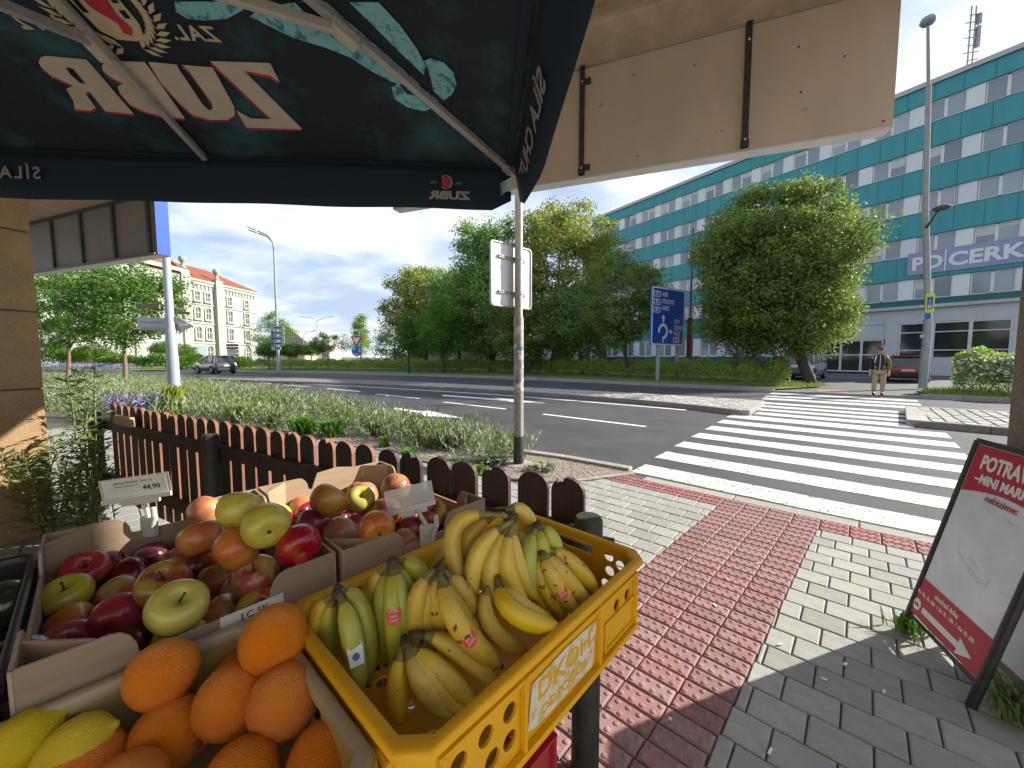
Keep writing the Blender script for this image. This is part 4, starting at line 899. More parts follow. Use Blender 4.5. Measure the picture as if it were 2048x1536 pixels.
def sticker(o, c, i, kind):
    p = c[i]; v = (CAMP-p).normalized(); p = p + v*.0176; t = (c[i+1]-c[i-1]).normalized(); ey = (-t - v*(-t).dot(v)).normalized(); ex = ey.cross(v)
    mb = MB(); n = 18
    if kind == 'hela': sh = [(.0118*math.cos(2*math.pi*k/n), .0150*math.sin(2*math.pi*k/n)) for k in range(n)]
    else: sh = [(-.010, -.022), (.010, -.022), (.0115, .0), (.010, .020), (-.010, .020), (-.0115, 0)]
    mb.plate(sh, [], p, ex, ey, v*.0006); s = mb.build('sticker', 'sticker_red' if kind == 'hela' else 'sticker_white', o)
    if kind == 'hela':
        text('Hela', .0085, 'sticker_white', o, p + v*.0012 + ey*.003, ex, ey, align='CENTER', ext=.0001); text('BAN', .006, 'sticker_white', o, p + v*.0012 - ey*.004, ex, ey, align='CENTER', ext=.0001); text('ANA!', .006, 'sticker_white', o, p + v*.0012 - ey*.010, ex, ey, align='CENTER', ext=.0001)
    else:
        mb = MB(); mb.plate([(-.010, .004), (.010, .004), (.0095, .018), (-.0095, .018)], [], p + v*.0008, ex, ey, v*.0003); mb.build('sticker_print', 'sticker_red', o)
        text('Dole', .0085, 'sticker_white', o, p + v*.0015 + ey*.008, ex, ey, align='CENTER', ext=.0001)
        mb = MB(); mb.plate(circle(0, -.010, .0055, 10), [], p + v*.0008, ex, ey, v*.0003); mb.build('sticker_print', 'sticker_blue', o)
BUNCH = [
 ('green-tinged banana bunch at the left end of the yellow crate', 'g', ([(-0.301,0.635,1.095),(-0.354,0.633,1.07),(-0.332,0.629,0.955)], [(-0.291,0.621,1.1),(-0.245,0.565,1.1),(-0.243,0.583,0.955)], [(-0.29,0.63,1.1),(-0.235,0.614,1.105),(-0.24,0.607,0.95)], [(-0.307,0.64,1.09),(-0.329,0.63,1.05),(-0.309,0.63,0.95)], [(-0.294,0.635,1.1),(-0.253,0.619,1.11),(-0.247,0.624,1)]), {1: (7, 'dole')}),
 ('greenish yellow bunch second from the left, round red sticker', 'g', ([(-0.224,0.677,1.125),(-0.274,0.682,1.09),(-0.238,0.648,0.945)], [(-0.218,0.674,1.125),(-0.19,0.578,1.12),(-0.197,0.63,0.945)], [(-0.214,0.677,1.125),(-0.177,0.648,1.11),(-0.183,0.649,0.98)], [(-0.211,0.684,1.125),(-0.169,0.675,1.13),(-0.162,0.696,1.06)], [(-0.224,0.683,1.12),(-0.229,0.621,1.1),(-0.226,0.651,0.95)], [(-0.214,0.674,1.125),(-0.174,0.59,1.12),(-0.184,0.64,0.96)]), {1: (6, 'hela')}),
 ('spotted bunch in the middle of the crate', 's', ([(-0.131,0.637,1.135),(-0.178,0.588,1.13),(-0.147,0.63,0.95)], [(-0.128,0.642,1.13),(-0.125,0.59,1.12),(-0.115,0.649,0.98)], [(-0.123,0.633,1.135),(-0.106,0.535,1.11),(-0.017,0.606,0.985)], [(-0.122,0.645,1.13),(-0.08,0.642,1.1),(-0.068,0.654,1.04)], [(-0.125,0.642,1.13),(-0.097,0.6,1.08),(-0.043,0.637,0.99)], [(-0.13,0.642,1.13),(-0.155,0.595,1.1),(-0.137,0.64,0.96)]), {2: (7, 'hela')}),
 ('large bunch on top at the back with a big arching banana', 'y', ([(-0.008,0.727,1.19),(-0.174,0.75,1.215),(-0.082,0.659,1.07)], [(0.002,0.72,1.185),(-0.088,0.664,1.17),(-0.069,0.667,1.05)], [(0.006,0.722,1.18),(-0.041,0.626,1.15),(0.04,0.705,1)], [(-0.014,0.756,1.19),(0.027,0.79,1.2),(0.045,0.798,1.12)], [(-0.021,0.77,1.18),(-0.111,0.757,1.15),(-0.098,0.732,1.08)], [(0.004,0.727,1.18),(-0.064,0.642,1.15),(-0.022,0.682,1.03)], [(0.008,0.722,1.18),(-0.017,0.658,1.15),(0.049,0.714,1.03)]), {}),
 ('greenish bunch behind, right of the arching bananas', 'g', ([(0.047,0.76,1.155),(-0.019,0.735,1.14),(0.018,0.733,1.03)], [(0.05,0.755,1.155),(0.015,0.676,1.15),(0.039,0.711,1.03)], [(0.053,0.76,1.155),(0.053,0.725,1.14),(0.069,0.751,1.08)], [(0.056,0.769,1.155),(0.078,0.765,1.14),(0.099,0.767,1.09)], [(0.048,0.755,1.155),(-0.004,0.705,1.14),(0.027,0.721,1.03)]), {}),
 ('brown-flecked bunch at the right end of the crate', 's', ([(0.053,0.734,1.12),(0.011,0.715,1.09),(0.09,0.722,0.98)], [(0.058,0.73,1.12),(0.061,0.681,1.1),(0.136,0.732,0.985)], [(0.065,0.734,1.12),(0.111,0.762,1.1),(0.176,0.756,1.02)], [(0.061,0.73,1.12),(0.084,0.706,1.1),(0.159,0.741,1)], [(0.055,0.73,1.12),(0.034,0.698,1.09),(0.11,0.722,0.98)]), {1: (7, 'hela')}),
 ('yellow bunch with a thick banana leaning on the near rim', 'y', ([(-0.033,0.669,1.105),(-0.082,0.605,1.05),(0.034,0.655,0.97)], [(-0.027,0.661,1.11),(-0.029,0.554,1.1),(0.089,0.637,1.03)], [(-0.025,0.681,1.1),(-0.003,0.62,1.07),(0.081,0.691,1)]), {}),
 ('single slim banana lying across the front of the crate', 'y', ([(-0.149,0.581,1.06),(-0.096,0.592,1.05),(-0.019,0.585,0.965)],), {}),
 ('small pale bunch of three at the near corner of the yellow crate', 'y', ([(-0.17,0.57,1.05),(-0.176,0.536,1.02),(-0.173,0.557,0.935)], [(-0.166,0.572,1.05),(-0.138,0.521,1.03),(-0.092,0.558,0.945)], [(-0.161,0.572,1.05),(-0.124,0.55,1.04),(-0.057,0.56,0.96)], [(-0.163,0.571,1.05),(-0.13,0.536,1.03),(-0.073,0.56,0.95)]), {}),
 ('bananas hidden low behind the middle bunches', 'g', ([(-0.14,0.873,1.06),(-0.183,0.828,1.06),(-0.191,0.808,0.98)], [(-0.131,0.869,1.06),(-0.134,0.804,1.05),(-0.13,0.806,0.97)]), {})]
for lab, kd, bs, stk in BUNCH:
    cr = V3((0, 0, 0))
    for b in bs: cr += V3(b[0])
    cr /= len(bs); o = thing('banana_bunch', lab, 'bananas', cr, 'banana bunches in the yellow crate')
    for i, b in enumerate(bs):
        m = {'g': 'banana_green', 's': 'banana_spot', 'y': 'banana_yellow'}[kd]
        if kd == 'g' and i == 0: m = 'banana_yellow'
        bo, c = banana(o, b, m, 1.0 + .06*((i*37 % 5)/5 - .3))
        if i in stk: sticker(bo, c, *stk[i])
    dirv = V3((0, 0, 0))
    for b in bs: dirv += (V3(b[1])-V3(b[0])).normalized()
    dirv.normalize(); mb = MB(); mb.tube([cr - dirv*.016, cr - dirv*.004, cr + dirv*.010], [.0045, .0065 + .0009*len(bs), .0055 + .0010*len(bs)], 9); mb.build('crown', 'banana_tip', o, smooth=True)

# ------------------------------------------------------------------ price tags on clips
def price_tag(label, foot, top, cx, w, h, paper, tilt):
    o = thing('price_tag', label, 'price tag', foot, 'price tags on clip stands'); f_, t_ = V3(foot), V3(top)
    mb = MB(); mb.tube([f_ + V3((0, 0, .02)), t_], .0055, 8); mb.build('stem', 'white_plastic', o, ang=40)
    mb = MB(); mb.obox(f_ - V3((.018, .008, .03)), (.036, 0, 0), (0, .016, 0), (0, 0, .055)); mb.tube([f_ + V3((.014, -.008, .0)), f_ + V3((.026, -.012, .03)), f_ + V3((.024, -.012, .055))], [.008, .007, .007], 8); mb.build('clip', 'white_plastic', o, bevel=.003)
    ex = V3(cx).normalized(); v = (CAMP - t_); v = (v - ex*v.dot(ex)).normalized(); v = (v + V3((0, 0, tilt))).normalized(); v = (v - ex*v.dot(ex)).normalized(); ey = v.cross(ex)
    b0 = t_ - ex*(w*.55) - ey*.006
    mb = MB(); mb.plate([(0, 0), (w, 0), (w, h), (0, h)], [], b0 + v*.004, ex, ey, v*.0015); mb.build('card_holder', 'clear_plastic', o)
    mb = MB(); mb.plate([(0, -.004), (w, -.004), (w, .008), (0, .008)], [], b0 + v*.006, ex, ey, v*.006); mb.plate([(w*.25, -.016), (w*.8, -.016), (w*.8, -.004), (w*.25, -.004)], [], b0, ex, ey, v*.008); mb.build('holder_foot', 'white_plastic', o)
    if paper:
        mb = MB(); mb.plate([(w*.04, .010), (w*.96, .010), (w*.96, h-.003), (w*.04, h-.003)], [], b0 + v*.0062, ex, ey, v*.0005); mb.build('card', 'paper', o)
        text('44,90', .018, 'ink', o, b0 + ex*(w*.60) + ey*(h*.36) + v*.0072, ex, ey, bold=.0004, ext=.0001)
        text('JABLKA ČERVENÁ  volná 1 kg', .0068, 'ink', o, b0 + ex*(w*.2) + ey*(h*.74) + v*.0072, ex, ey, ext=.0001); text('původ: Česká rep.  tř. I', .006, 'ink', o, b0 + ex*(w*.2) + ey*(h*.60) + v*.0072, ex, ey, ext=.0001)
    return o
price_tag('white price card reading 44 on a clip at the left of the front apples', tuple(WP_(1.392, .085, 1.05)), (-0.983,1,1.134), (.96, .22, .10), .155, .060, True, -.25)
price_tag('empty clear price tag holder between the back apples and bananas', tuple(WP_(.79, .55, 1.055)), (-0.256,0.98,1.114), (.93, .28, .16), .122, .058, False, -.15)


# ------------------------------------------------------------------ A-frame shop board
mat('board_red', (.46, .014, .034), .4, (.40, .014, .03), 6, 3)
mat('board_white', (.78, .82, .86), .4, (.60, .64, .68), 3, 6, speck=((.62, .65, .68), 22, .70))
mat('board_frame', (.016, .016, .017), .4, (.03, .03, .03), 15, 4)
mat('scuff', (.56, .59, .62), .6, (.78, .82, .86), 40, 5)
mat('pure_white', (.80, .80, .79), .5, (.74, .74, .73), 10, 3)
so = V3((2.17, 2.03, 0)); sx = V3((-.378, -.926, 0)).normalized(); sy = V3((.217, -.08, 1.07)).normalized(); sn = sx.cross(sy).normalized()
def SP(x, y, o=0.): return so + sx*x + sy*y + sn*o
board = thing('sidewalk_board', 'black framed A-board with red and white shop poster', 'sign', so + sx*.26)
for x in (0, .515): mb = MB(); mb.tube([SP(x, -.0), SP(x + .02 if x < .1 else x + .02, 1.10)], .019, 12); mb.build('leg', 'board_frame', board, ang=40)
mb = MB(); mb.obox(SP(.02, 1.085, -.012), sx*.53, sy*.028, sn*.028); mb.obox(SP(0, .088, -.006), sx*.52, sy*.02, sn*.012); mb.build('cross_bar', 'board_frame', board, bevel=.004)
mb = MB(); mb.plate([(.002, .118), (.512, .118), (.55, 1.086), (.04, 1.086)], [], SP(0, 0, .0), sx, sy, sn*.008); mb.build('poster_panel', 'board_white', board)
def BP(name, pts, m, o=.0095): mb = MB(); mb.plate(pts, [], SP(0, 0, o), sx, sy, sn*.0006); return mb.build(name, m, board)
arc = [(.038 + .46*i/12, .838 + .042*math.sin(math.pi*(i/12)*.85)) for i in range(13)]
BP('red_band', [(.044, 1.082)] + arc + [(.546, .848), (.546, 1.082)], 'board_red')
BP('red_band', [(.004, .12), (.51, .12), (.515, .312), (.01, .322)], 'board_red')
text('POTRAVINY', .098, 'pure_white', board, SP(.098, .972, .011), sx, sy, bold=.003, fit=.395)
text('–MINI MARKET–', .062, 'pure_white', board, SP(.098, .903, .011), sx, sy, bold=.0022, fit=.40)
text('nabízíme:', .045, 'board_red', board, SP(.196, .833, .011), sx, sy, fit=.185)
text('otevírací doba:', .036, 'pure_white', board, SP(.137, .272, .011), sx, sy, bold=.0006, wide=.80)
text('Po- Pá : 7h -20h  I  So: 7h - 20h  I  Ne: 7h -20h', .026, 'pure_white', board, SP(.018, .236, .011), sx, sy, bold=.0006, wide=.84)
st_ = [((.034 if i % 2 else .027)*math.cos(math.pi*i/12) + .045, (.034 if i % 2 else .027)*math.sin(math.pi*i/12) + .178) for i in range(24)]
BP('badge', st_, 'pure_white', .0112); text('zde', .026, 'board_red', board, SP(.024, .170, .0125), sx, sy, bold=.0008)
BP('arrow', [(.092, .158), (.36, .158), (.36, .132), (.45, .172), (.36, .212), (.36, .188), (.092, .188)], 'pure_white', .0112)
for q in ([(.19, .80), (.215, .808), (.255, .796), (.30, .782), (.33, .79), (.33, .784), (.295, .772), (.24, .786)], [(.33, .80), (.40, .79), (.42, .77), (.34, .785)],
          [(.15, .60), (.155, .56), (.20, .535), (.30, .50), (.36, .49), (.38, .53), (.375, .48), (.33, .475), (.24, .50), (.16, .54)], [(.23, .565), (.30, .535), (.31, .525), (.24, .55)]): BP('scuff', q, 'scuff', .0088)
fb = V3((.926, -.378, 0))
for x in (.02, .53): mb = MB(); mb.tube([SP(x+.0, 1.06, -.022), so + sx*x + fb*.23], .017, 10); mb.build('leg', 'board_frame', board, ang=40)
mb = MB(); q0 = SP(.02, 1.05, -.026); q1 = so + sx*.02 + fb*.22 + V3((0, 0, .1)); mb.obox(q0, sx*.51, q1-q0, sn*.006); mb.build('back_panel', 'board_white', board)

# ------------------------------------------------------------------ sign pole in the bed
mat('galv', (.34, .345, .35), .45, (.27, .275, .28), 14, 6, metal=.25, bump=.05, bscale=60)
mat('galv_dirty', (.30, .285, .265), .6, (.22, .205, .19), 18, 6, metal=.15)
mat('sign_back', (.55, .56, .57), .35, (.50, .51, .52), 3, 4, metal=.35)
mat('concrete', (.36, .345, .315), .9, (.28, .265, .24), 14, 6, bump=.4, bscale=80)
px, py = (0.091,5.261)
sp_ = thing('sign_pole', 'galvanised sign pole covered in stickers with a black base', 'pole', (px, py, 0))
mb = MB(); mb.lathe([(.068, .012), (.066, 2.02), (.054, 2.06), (.052, 4.6)], 20, (px, py, 0)); mb.build('shaft', 'galv_dirty', sp_, ang=40)
mb = MB(); mb.lathe([(.0715, .012), (.0715, .41)], 20, (px, py, 0)); mb.build('black_sleeve', 'black_iron', sp_, ang=40)
mb = MB(); mb.lathe([(.20, -.02), (.20, .022), (.17, .03)], 20, (px, py, 0)); mb.build('footing', 'concrete', sp_, ang=40)
mat('stk_a', (.50, .42, .36), .7); mat('stk_b', (.60, .60, .58), .7); mat('stk_c', (.25, .09, .09), .7); mat('stk_d', (.14, .20, .26), .7)
rs = random.Random(8); cam_dir = math.atan2(-py, -px)
for i in range(26):
    z = rs.choice((rs.uniform(1.1, 1.95), rs.uniform(.75, 1.9))); an = cam_dir + rs.uniform(-1.4, 1.4); w = rs.uniform(.25, .75); h = rs.uniform(.025, .085); mb = MB(); v = []
    for k in range(5):
        a = an + w*(k/4-.5)*1.6
        for zz_ in (z, z+h): v.append((px + .0685*math.cos(a), py + .0685*math.sin(a), zz_ + .01*(k % 2)*rs.random()))
    mb.add(v, [(2*k, 2*k+2, 2*k+3, 2*k+1) for k in range(4)]); mb.build('sticker', rs.choice(('stk_a', 'stk_b', 'stk_b', 'stk_c', 'stk_d', 'stk_a')), sp_)
sA = V3((-0.269,5.02,2.562)); sB = V3((0.275,5.52,2.571)); sd = (sB-sA); sd.z = 0; sd_n = sd.normalized(); nb = V3((sd_n.y, -sd_n.x, 0))
zb, zt = 2.17, 3.0; wS = sd.length; r_ = .035
def rrect(x0, y0, x1, y1, r, n=4):
    o = []
    for cx, cy, a in ((x1-r, y0+r, -90), (x1-r, y1-r, 0), (x0+r, y1-r, 90), (x0+r, y0+r, 180)):
        for i in range(n+1): t = rad(a + 90*i/n); o.append((cx + r*math.cos(t), cy + r*math.sin(t)))
    return o
cS = V3((px, py, 0)) - nb*.075; off0 = -(cS - V3((sA.x, sA.y, 0))).dot(sd_n); o0 = cS + sd_n*off0
mb = MB(); mb.plate(rrect(0, zb, wS, zt, .05), [], o0, sd_n, (0, 0, 1), -nb*.02); mb.build('sign_plate', 'sign_back', sp_)
mb = MB(); mb.plate(rrect(-.004, zb-.004, wS+.004, zt+.004, .054), [rrect(.014, zb+.014, wS-.014, zt-.014, .04)], o0 + nb*.001, sd_n, (0, 0, 1), nb*.012); mb.build('sign_rim', 'galv', sp_)
for z in (zb + .17, zt - .2):
    mb = MB(); mb.obox(o0 + sd_n*.12 + nb*.002 + V3((0, 0, z)), sd_n*(wS-.24), nb*.022, (0, 0, .012)); mb.obox(o0 + sd_n*.12 + nb*.002 + V3((0, 0, z+.022)), sd_n*(wS-.24), nb*.022, (0, 0, .012)); mb.build('mounting_rail', 'galv', sp_)
    mb = MB(); mb.lathe([(.060, z-.005), (.060, z+.04)], 16, (px, py, 0)); mb.build('clamp', 'galv', sp_, ang=40)

# ------------------------------------------------------------------ foliage materials and plants
mat('leaf_linden', (.17, .26, .05), .55, (.115, .19, .038), .7, 4, isl=(.30, .38, .085), trans=0.42, spec=.3)
mat('leaf_maple', (0.088, 0.203, 0.038), .5, (0.061, 0.149, 0.027), .8, 4, isl=(0.216, 0.351, 0.061), trans=0.42, spec=.35)
mat('leaf_dark', (0.172, 0.315, 0.086), .6, (0.120, 0.230, 0.063), .6, 4, isl=(0.402, 0.545, 0.144), trans=0.42, spec=.3)
mat('leaf_yellow', (0.209, 0.282, 0.048), .55, (0.137, 0.209, 0.039), .6, 4, isl=(0.515, 0.515, 0.113), trans=0.42, spec=.3)
mat('leaf_bright', (0.101, 0.230, 0.030), .5, (0.068, 0.169, 0.024), .8, 4, isl=(0.216, 0.378, 0.054), trans=0.42, spec=.3)
mat('leaf_hedge', (0.276, 0.499, 0.083), .6, (0.165, 0.333, 0.059), .8, 4, isl=(0.550, 0.550, 0.129), trans=0.42, spec=.3)
mat('leaf_silver', (.24, .32, .17), .85, (.18, .25, .12), 3, 4, isl=(.44, .49, .36), trans=0.3, spec=.15)
mat('leaf_weed', (0.140, 0.210, 0.063), .6, (0.091, 0.154, 0.042), 4, 4, isl=(0.266, 0.336, 0.098), trans=0.42, spec=.3)
mat('leaf_meadow', (.15, .22, .06), .7, (.11, .17, .045), 1.2, 4, isl=(.27, .32, .12), trans=.35, spec=.2)
mat('leaf_lime', (.23, .30, .03), .6, (.16, .24, .03), 4, 4, isl=(.36, .38, .05), trans=.35)
mat('leaf_rust', (.22, .10, .04), .7, (.15, .07, .03), 5, 4, isl=(.30, .16, .07), trans=.2)
mat('petal_lilac', (.22, .18, .36), .7, (.17, .14, .28), 5, 4, isl=(.36, .33, .48), trans=.2)
mat('petal_white', (.72, .72, .66), .7, (.62, .63, .55), 5, 4, trans=.2)
mat('bark', (.085, .068, .052), .9, (.05, .04, .032), 12, 6, stretch=(1, 1, .25), bump=.7, bscale=30)
mat('bark_tan', (.24, .165, .105), .9, (.17, .115, .075), 12, 6, stretch=(1, 1, .25), bump=.5, bscale=30)
mat('stalk', (.20, .24, .09), .7, (.15, .18, .07), 8, 4)

def sphere_dirs(rng, n):
    d = rng.normal(size=(n, 3)); return d/np.linalg.norm(d, axis=1)[:, None]
def crown_pts(rng, c, rx, ry, rz, ncl, per, rc, shape='round', hollow=.35):
    """leaf positions grouped into clumps spread through an uneven crown"""
    d = sphere_dirs(rng, ncl); rad_ = hollow + (1-hollow)*rng.random(ncl)**.45
    lump = 1 + .16*np.sin(d[:, 0]*5 + rng.uniform(0, 6)) * np.cos(d[:, 1]*4.3 + rng.uniform(0, 6)) + .10*np.sin(d[:, 2]*7 + rng.uniform(0, 6))
    C = d*(rad_*lump)[:, None]
    if shape == 'cone': C[:, :2] *= (1.05 - .55*(C[:, 2:3] + 1)/2*1.5).clip(.15, 1.2)
    if shape == 'egg': C[:, :2] *= (1.08 - .26*(C[:, 2:3]))
    if shape == 'flat': C[:, 2] = np.where(C[:, 2] < 0, C[:, 2]*.45, C[:, 2])
    C = C*np.array([rx, ry, rz]) + np.array(c)
    rcs = rc*(.6 + .8*rng.random(ncl)); P = []
    dd = sphere_dirs(rng, ncl*per); rr = rng.random(ncl*per)**.5
    P = np.repeat(C, per, 0) + dd*(rr*np.repeat(rcs, per))[:, None]*np.array([1, 1, .72])
    return P, C
def tree(name, label, base, c, rx, rz, ncl, per, rc, leaf, lm, bark='bark', tr=.15, ry=None, shape='round', seed=1, limbs=9, group='trees across the road', lean=(0, 0), hollow=.35, droop=.35):
    rng = np.random.default_rng(seed); ry = ry or rx; b = V3(base)
    o = thing(name, label, 'tree', base, group)
    cc = V3((c[0], c[1], c[2])); P, C = crown_pts(rng, c, rx, ry, rz, ncl, per, rc, shape, hollow)
    V_, F_ = leaf_quads(P - np.array(base), leaf, rng, droop=droop)
    link('crown', np_mesh('crown', V_, F_, lm), o)
    mb = MB(); top = cc + V3((0, 0, rz*.35)); mid = b.lerp(V3((cc.x, cc.y, cc.z - rz*.75)), 1.0)
    fork = b + (cc-b)*.38 if cc.z - rz < b.z + 2.2 else V3((cc.x*.6+b.x*.4, cc.y*.6+b.y*.4, cc.z - rz*.85))
    mb.tube([b - V3((0, 0, .1)), b + V3((0, 0, .25)), b.lerp(fork, .6), fork, fork.lerp(top, .5), top], [tr*1.35, tr*1.08, tr*.95, tr*.85, tr*.45, tr*.12], 10)
    idx = rng.choice(len(C), limbs, replace=False)
    for k, i in enumerate(idx):
        e = V3(C[i]); s = fork.lerp(top, .08 + .5*k/limbs); m = s.lerp(e, .5) + V3((0, 0, -.08*rz)); mb.tube([s, m, e], [tr*.38, tr*.22, tr*.05], 6)
    mb.build('trunk', bark, o, smooth=True)
    return o
GZ = .125
# the big linden right of the road sign
bx_, by_ = (15.162,19.581)
tree('linden_tree', 'big broad linden tree with a dark leaning trunk behind the crossing', (bx_, by_, GZ), (13.95, 20.7, 5.9), 4.1, 4.5, 1050, 100, .70, .16, 'leaf_linden', tr=.26, ry=3.4, shape='round', seed=12, limbs=24, hollow=.30)
tree('street_tree', 'medium round tree just left of the blue direction sign', (*(7.985,26.5,1.019)[:2], GZ), (*(7.356,26.5,5.033)[:2], 5.3), 2.75, 3.55, 270, 95, .62, .16, 'leaf_linden', 'bark', .11, seed=4, limbs=12)
tree('park_tree', 'tall yellow-tipped tree behind the sign pole', (*(3.787,36,0.847)[:2], GZ), (*(4.415,36,9.254)[:2], 9.2), 5.1, 6.6, 380, 110, 1.05, .25, 'leaf_yellow', tr=.3, seed=6, limbs=16, hollow=.25)
tree('park_tree', 'tall dark green tree left of the sign back', (*(-1.824,36,0.847)[:2], GZ), (*(-1.801,36,7.212)[:2], 7.6), 3.6, 6.2, 330, 110, .95, .25, 'leaf_dark', tr=.28, seed=7, shape='egg', limbs=14, hollow=.25)
tree('park_tree', 'dark tree filling the gap below the tall yellow-tipped tree', (*(5.86,32,0.92)[:2], GZ), (*(5.411,32,3.725)[:2], 4.2), 3.2, 3.4, 240, 90, .8, .22, 'leaf_dark', tr=.18, seed=8, hollow=.2)
tree('park_tree', 'shady tree low behind the sign pole', (*(1.248,31,0.938)[:2], GZ), (*(1.041,31,3.457)[:2], 3.7), 2.6, 2.7, 200, 90, .7, .2, 'leaf_linden', tr=.16, seed=9, hollow=.2)
tree('park_tree', 'olive tree at the left end of the tall tree row', (*(-10.622,47,0.647)[:2], GZ), (*(-10.215,47,7.288)[:2], 7.4), 4.6, 4.9, 320, 95, 1.0, .28, 'leaf_yellow', tr=.26, seed=10, hollow=.25)
tree('park_tree', 'darker tree between the olive tree and the tall dark tree', (*(-5.538,41,0.756)[:2], GZ), (*(-5.751,41,6.184)[:2], 6.2), 3.6, 4.8, 270, 95, .95, .27, 'leaf_dark', tr=.22, seed=11, hollow=.25)
tree('young_tree', 'bright green young tree in front of the dark trees, the right one', (*(-6.006,34,0.883)[:2], GZ), (*(-6.321,34,3.777)[:2], 3.9), 2.1, 2.5, 150, 80, .6, .15, 'leaf_bright', tr=.1, seed=12)
tree('young_tree', 'slim bright green young tree in front of the dark trees, the left one', (*(-9.097,34,0.883)[:2], GZ), (*(-9.185,34,3.21)[:2], 3.2), 1.15, 2.1, 90, 80, .5, .14, 'leaf_bright', tr=.08, seed=13, shape='cone')
tree('distant_tree', 'loose feathery tree in the distance above the give way sign', (*(-24.311,62,0.697)[:2], GZ), (*(-24.196,62,4.857)[:2], 4.9), 2.3, 3.6, 90, 60, .8, .22, 'leaf_dark', tr=.14, seed=14, shape='cone', hollow=.1)
tree('distant_tree', 'dark tree at the foot of the olive tree', (*(-15.191,50,0.852)[:2], GZ), (*(-15.144,50,3.049)[:2], 3.2), 2.9, 2.7, 120, 70, .8, .2, 'leaf_dark', tr=.16, seed=15, hollow=.2)
for i, (u, v, Y, rx, rz, lab) in enumerate(((655, 690, 48, 2.6, 1.7, 'mop-head tree with a dense round crown left of the give way sign'), (537, 703, 44, 1.15, 1.0, 'small mop-head tree left of the tall lamp post'), (578, 702, 46, 1.65, 1.05, 'small mop-head tree right of the tall lamp post'),
        (622, 702, 52, 1.3, 1.1, 'dark mop-head tree peeking out left of the larger one'), (385, 700, 50, 1.6, 1.15, 'clipped round tree in front of the white building'), (425, 708, 60, 1.4, 1.2, 'small pale tree before the grey gate of the white building'))):
    x, y, z = {655: (-22.926,48,2.987), 537: (-27.769,44,2.126), 578: (-26.584,46,2.214), 622: (-27.087,52,2.307), 385: (-44.947,50,2.534), 425: (-50.709,60,2.121)}[u]
    tree('mop_head_tree', lab, (x, y, GZ), (x, y, z), rx, rz, 110, 70, .5, .13, 'leaf_maple' if i < 5 else 'leaf_bright', tr=.08, seed=20+i, shape='flat', limbs=6, group='clipped trees far left', hollow=.3)
tree('distant_tree', 'light green tree behind the tall lamp post', (*(-46.344,75,0.723)[:2], GZ), (*(-46.425,75,5.561)[:2], 5.7), 4.2, 3.9, 130, 70, 1.0, .24, 'leaf_bright', tr=.2, seed=30)
tree('maple_tree', 'leafy maple with a thin tan trunk left of the signpost', (*(-17.628,17.5,0.042)[:2], .02), (*(-17.499,17.5,3.789)[:2], 3.95), 2.05, 2.0, 220, 85, .5, .125, 'leaf_maple', 'bark_tan', .085, seed=31, limbs=12, group='maples in the planting bed')
tree('maple_tree', 'leafy maple partly hidden by the tan column', (*(-23.141,20,-0.087)[:2], .02), (*(-22.736,20,3.963)[:2], 4.1), 2.35, 2.2, 220, 80, .5, .125, 'leaf_maple', 'bark_tan', .085, seed=32, limbs=12, group='maples in the planting bed')

# ------------------------------------------------------------------ hedges and shrubs
def foliage_strip(rng, line_f, line_b, zt, n, zmin=.15):
    """points filling a rounded hedge between two polylines"""
    t = rng.random(n); s = rng.random(n); m = len(line_f)-1; A = np.array(line_f); B = np.array(line_b)
    k = np.minimum((t*m).astype(int), m-1); f = (t*m-k)[:, None]
    pa = A[k]*(1-f) + A[k+1]*f; pb = B[k]*(1-f) + B[k+1]*f; p = pa*(1-s[:, None]) + pb*s[:, None]
    prof = np.sqrt(np.clip(1-(2*s-1)**4, 0, 1))
    bumps = 1 + .11*np.sin(p[:, 0]*1.6 + p[:, 1]*1.1) + .09*np.sin(p[:, 0]*3.7 - p[:, 1]*3.1)
    cell = np.sin(np.floor(p[:, 0]*2.3)*12.9898 + np.floor(p[:, 1]*2.3)*78.233)*43758.5453; cell = cell - np.floor(cell)
    h = zt*prof*bumps*(.86 + .26*cell); z = zmin + (h-zmin)*rng.random(n)**.35
    return np.stack([p[:, 0], p[:, 1], z + GZ], 1)
def spray(P, rng, size, lm, name, base, lean=.7, aspect=.28):
    V_, F_ = leaf_quads(P - np.array(base), size, rng, droop=-lean, flat=.3, aspect=aspect)
    return np_mesh(name, V_, F_, lm)
rng = np.random.default_rng(50)
hf = [(13.685,18.878),(11.859,19.952),(8.847,24.615),(4.694,28.622),(-1.034,33.109),(-8.27,36.544),(-16.541,39.259),(-25.081,41.574),(-29.994,42.407)]
hf = resample(smooth_line(hf, 6), 60)
hb = [(p[0] + Q2[0]*3.2 - .2, p[1] + Q2[1]*3.2 + .6) for p in hf]
def cut(l, i, j): return l[i:j+1]
for i, j, lab, n in ((0, 22, 'low spreading hedge between the crossing and the blue direction sign', 42000), (22, 59, 'long low hedge running along the far kerb to the left', 52000)):
    f_, b_ = cut(hf, i, j), cut(hb, i, j); base = (*f_[len(f_)//2], GZ)
    o = thing('hedge', lab, 'hedge', base, 'hedges along the far kerb'); P = foliage_strip(rng, f_, b_, 1.02 if i == 0 else .98, n)
    link('foliage', spray(P, rng, .17, 'leaf_hedge', 'foliage', base, .5), o)
P = foliage_strip(rng, [W2(-2.6, 22.2), W2(-5, 22.0), W2(-9, 21.8), W2(-15, 21.6)], [W2(-2.8, 24.2), W2(-5, 24.6), W2(-9, 24.8), W2(-15, 24.6)], 1.35, 34000)
base = (*W2(-6, 23), GZ); sb = thing('flowering_shrub', 'spreading shrub with white blossom at the foot of the lamp post', 'shrub', base)
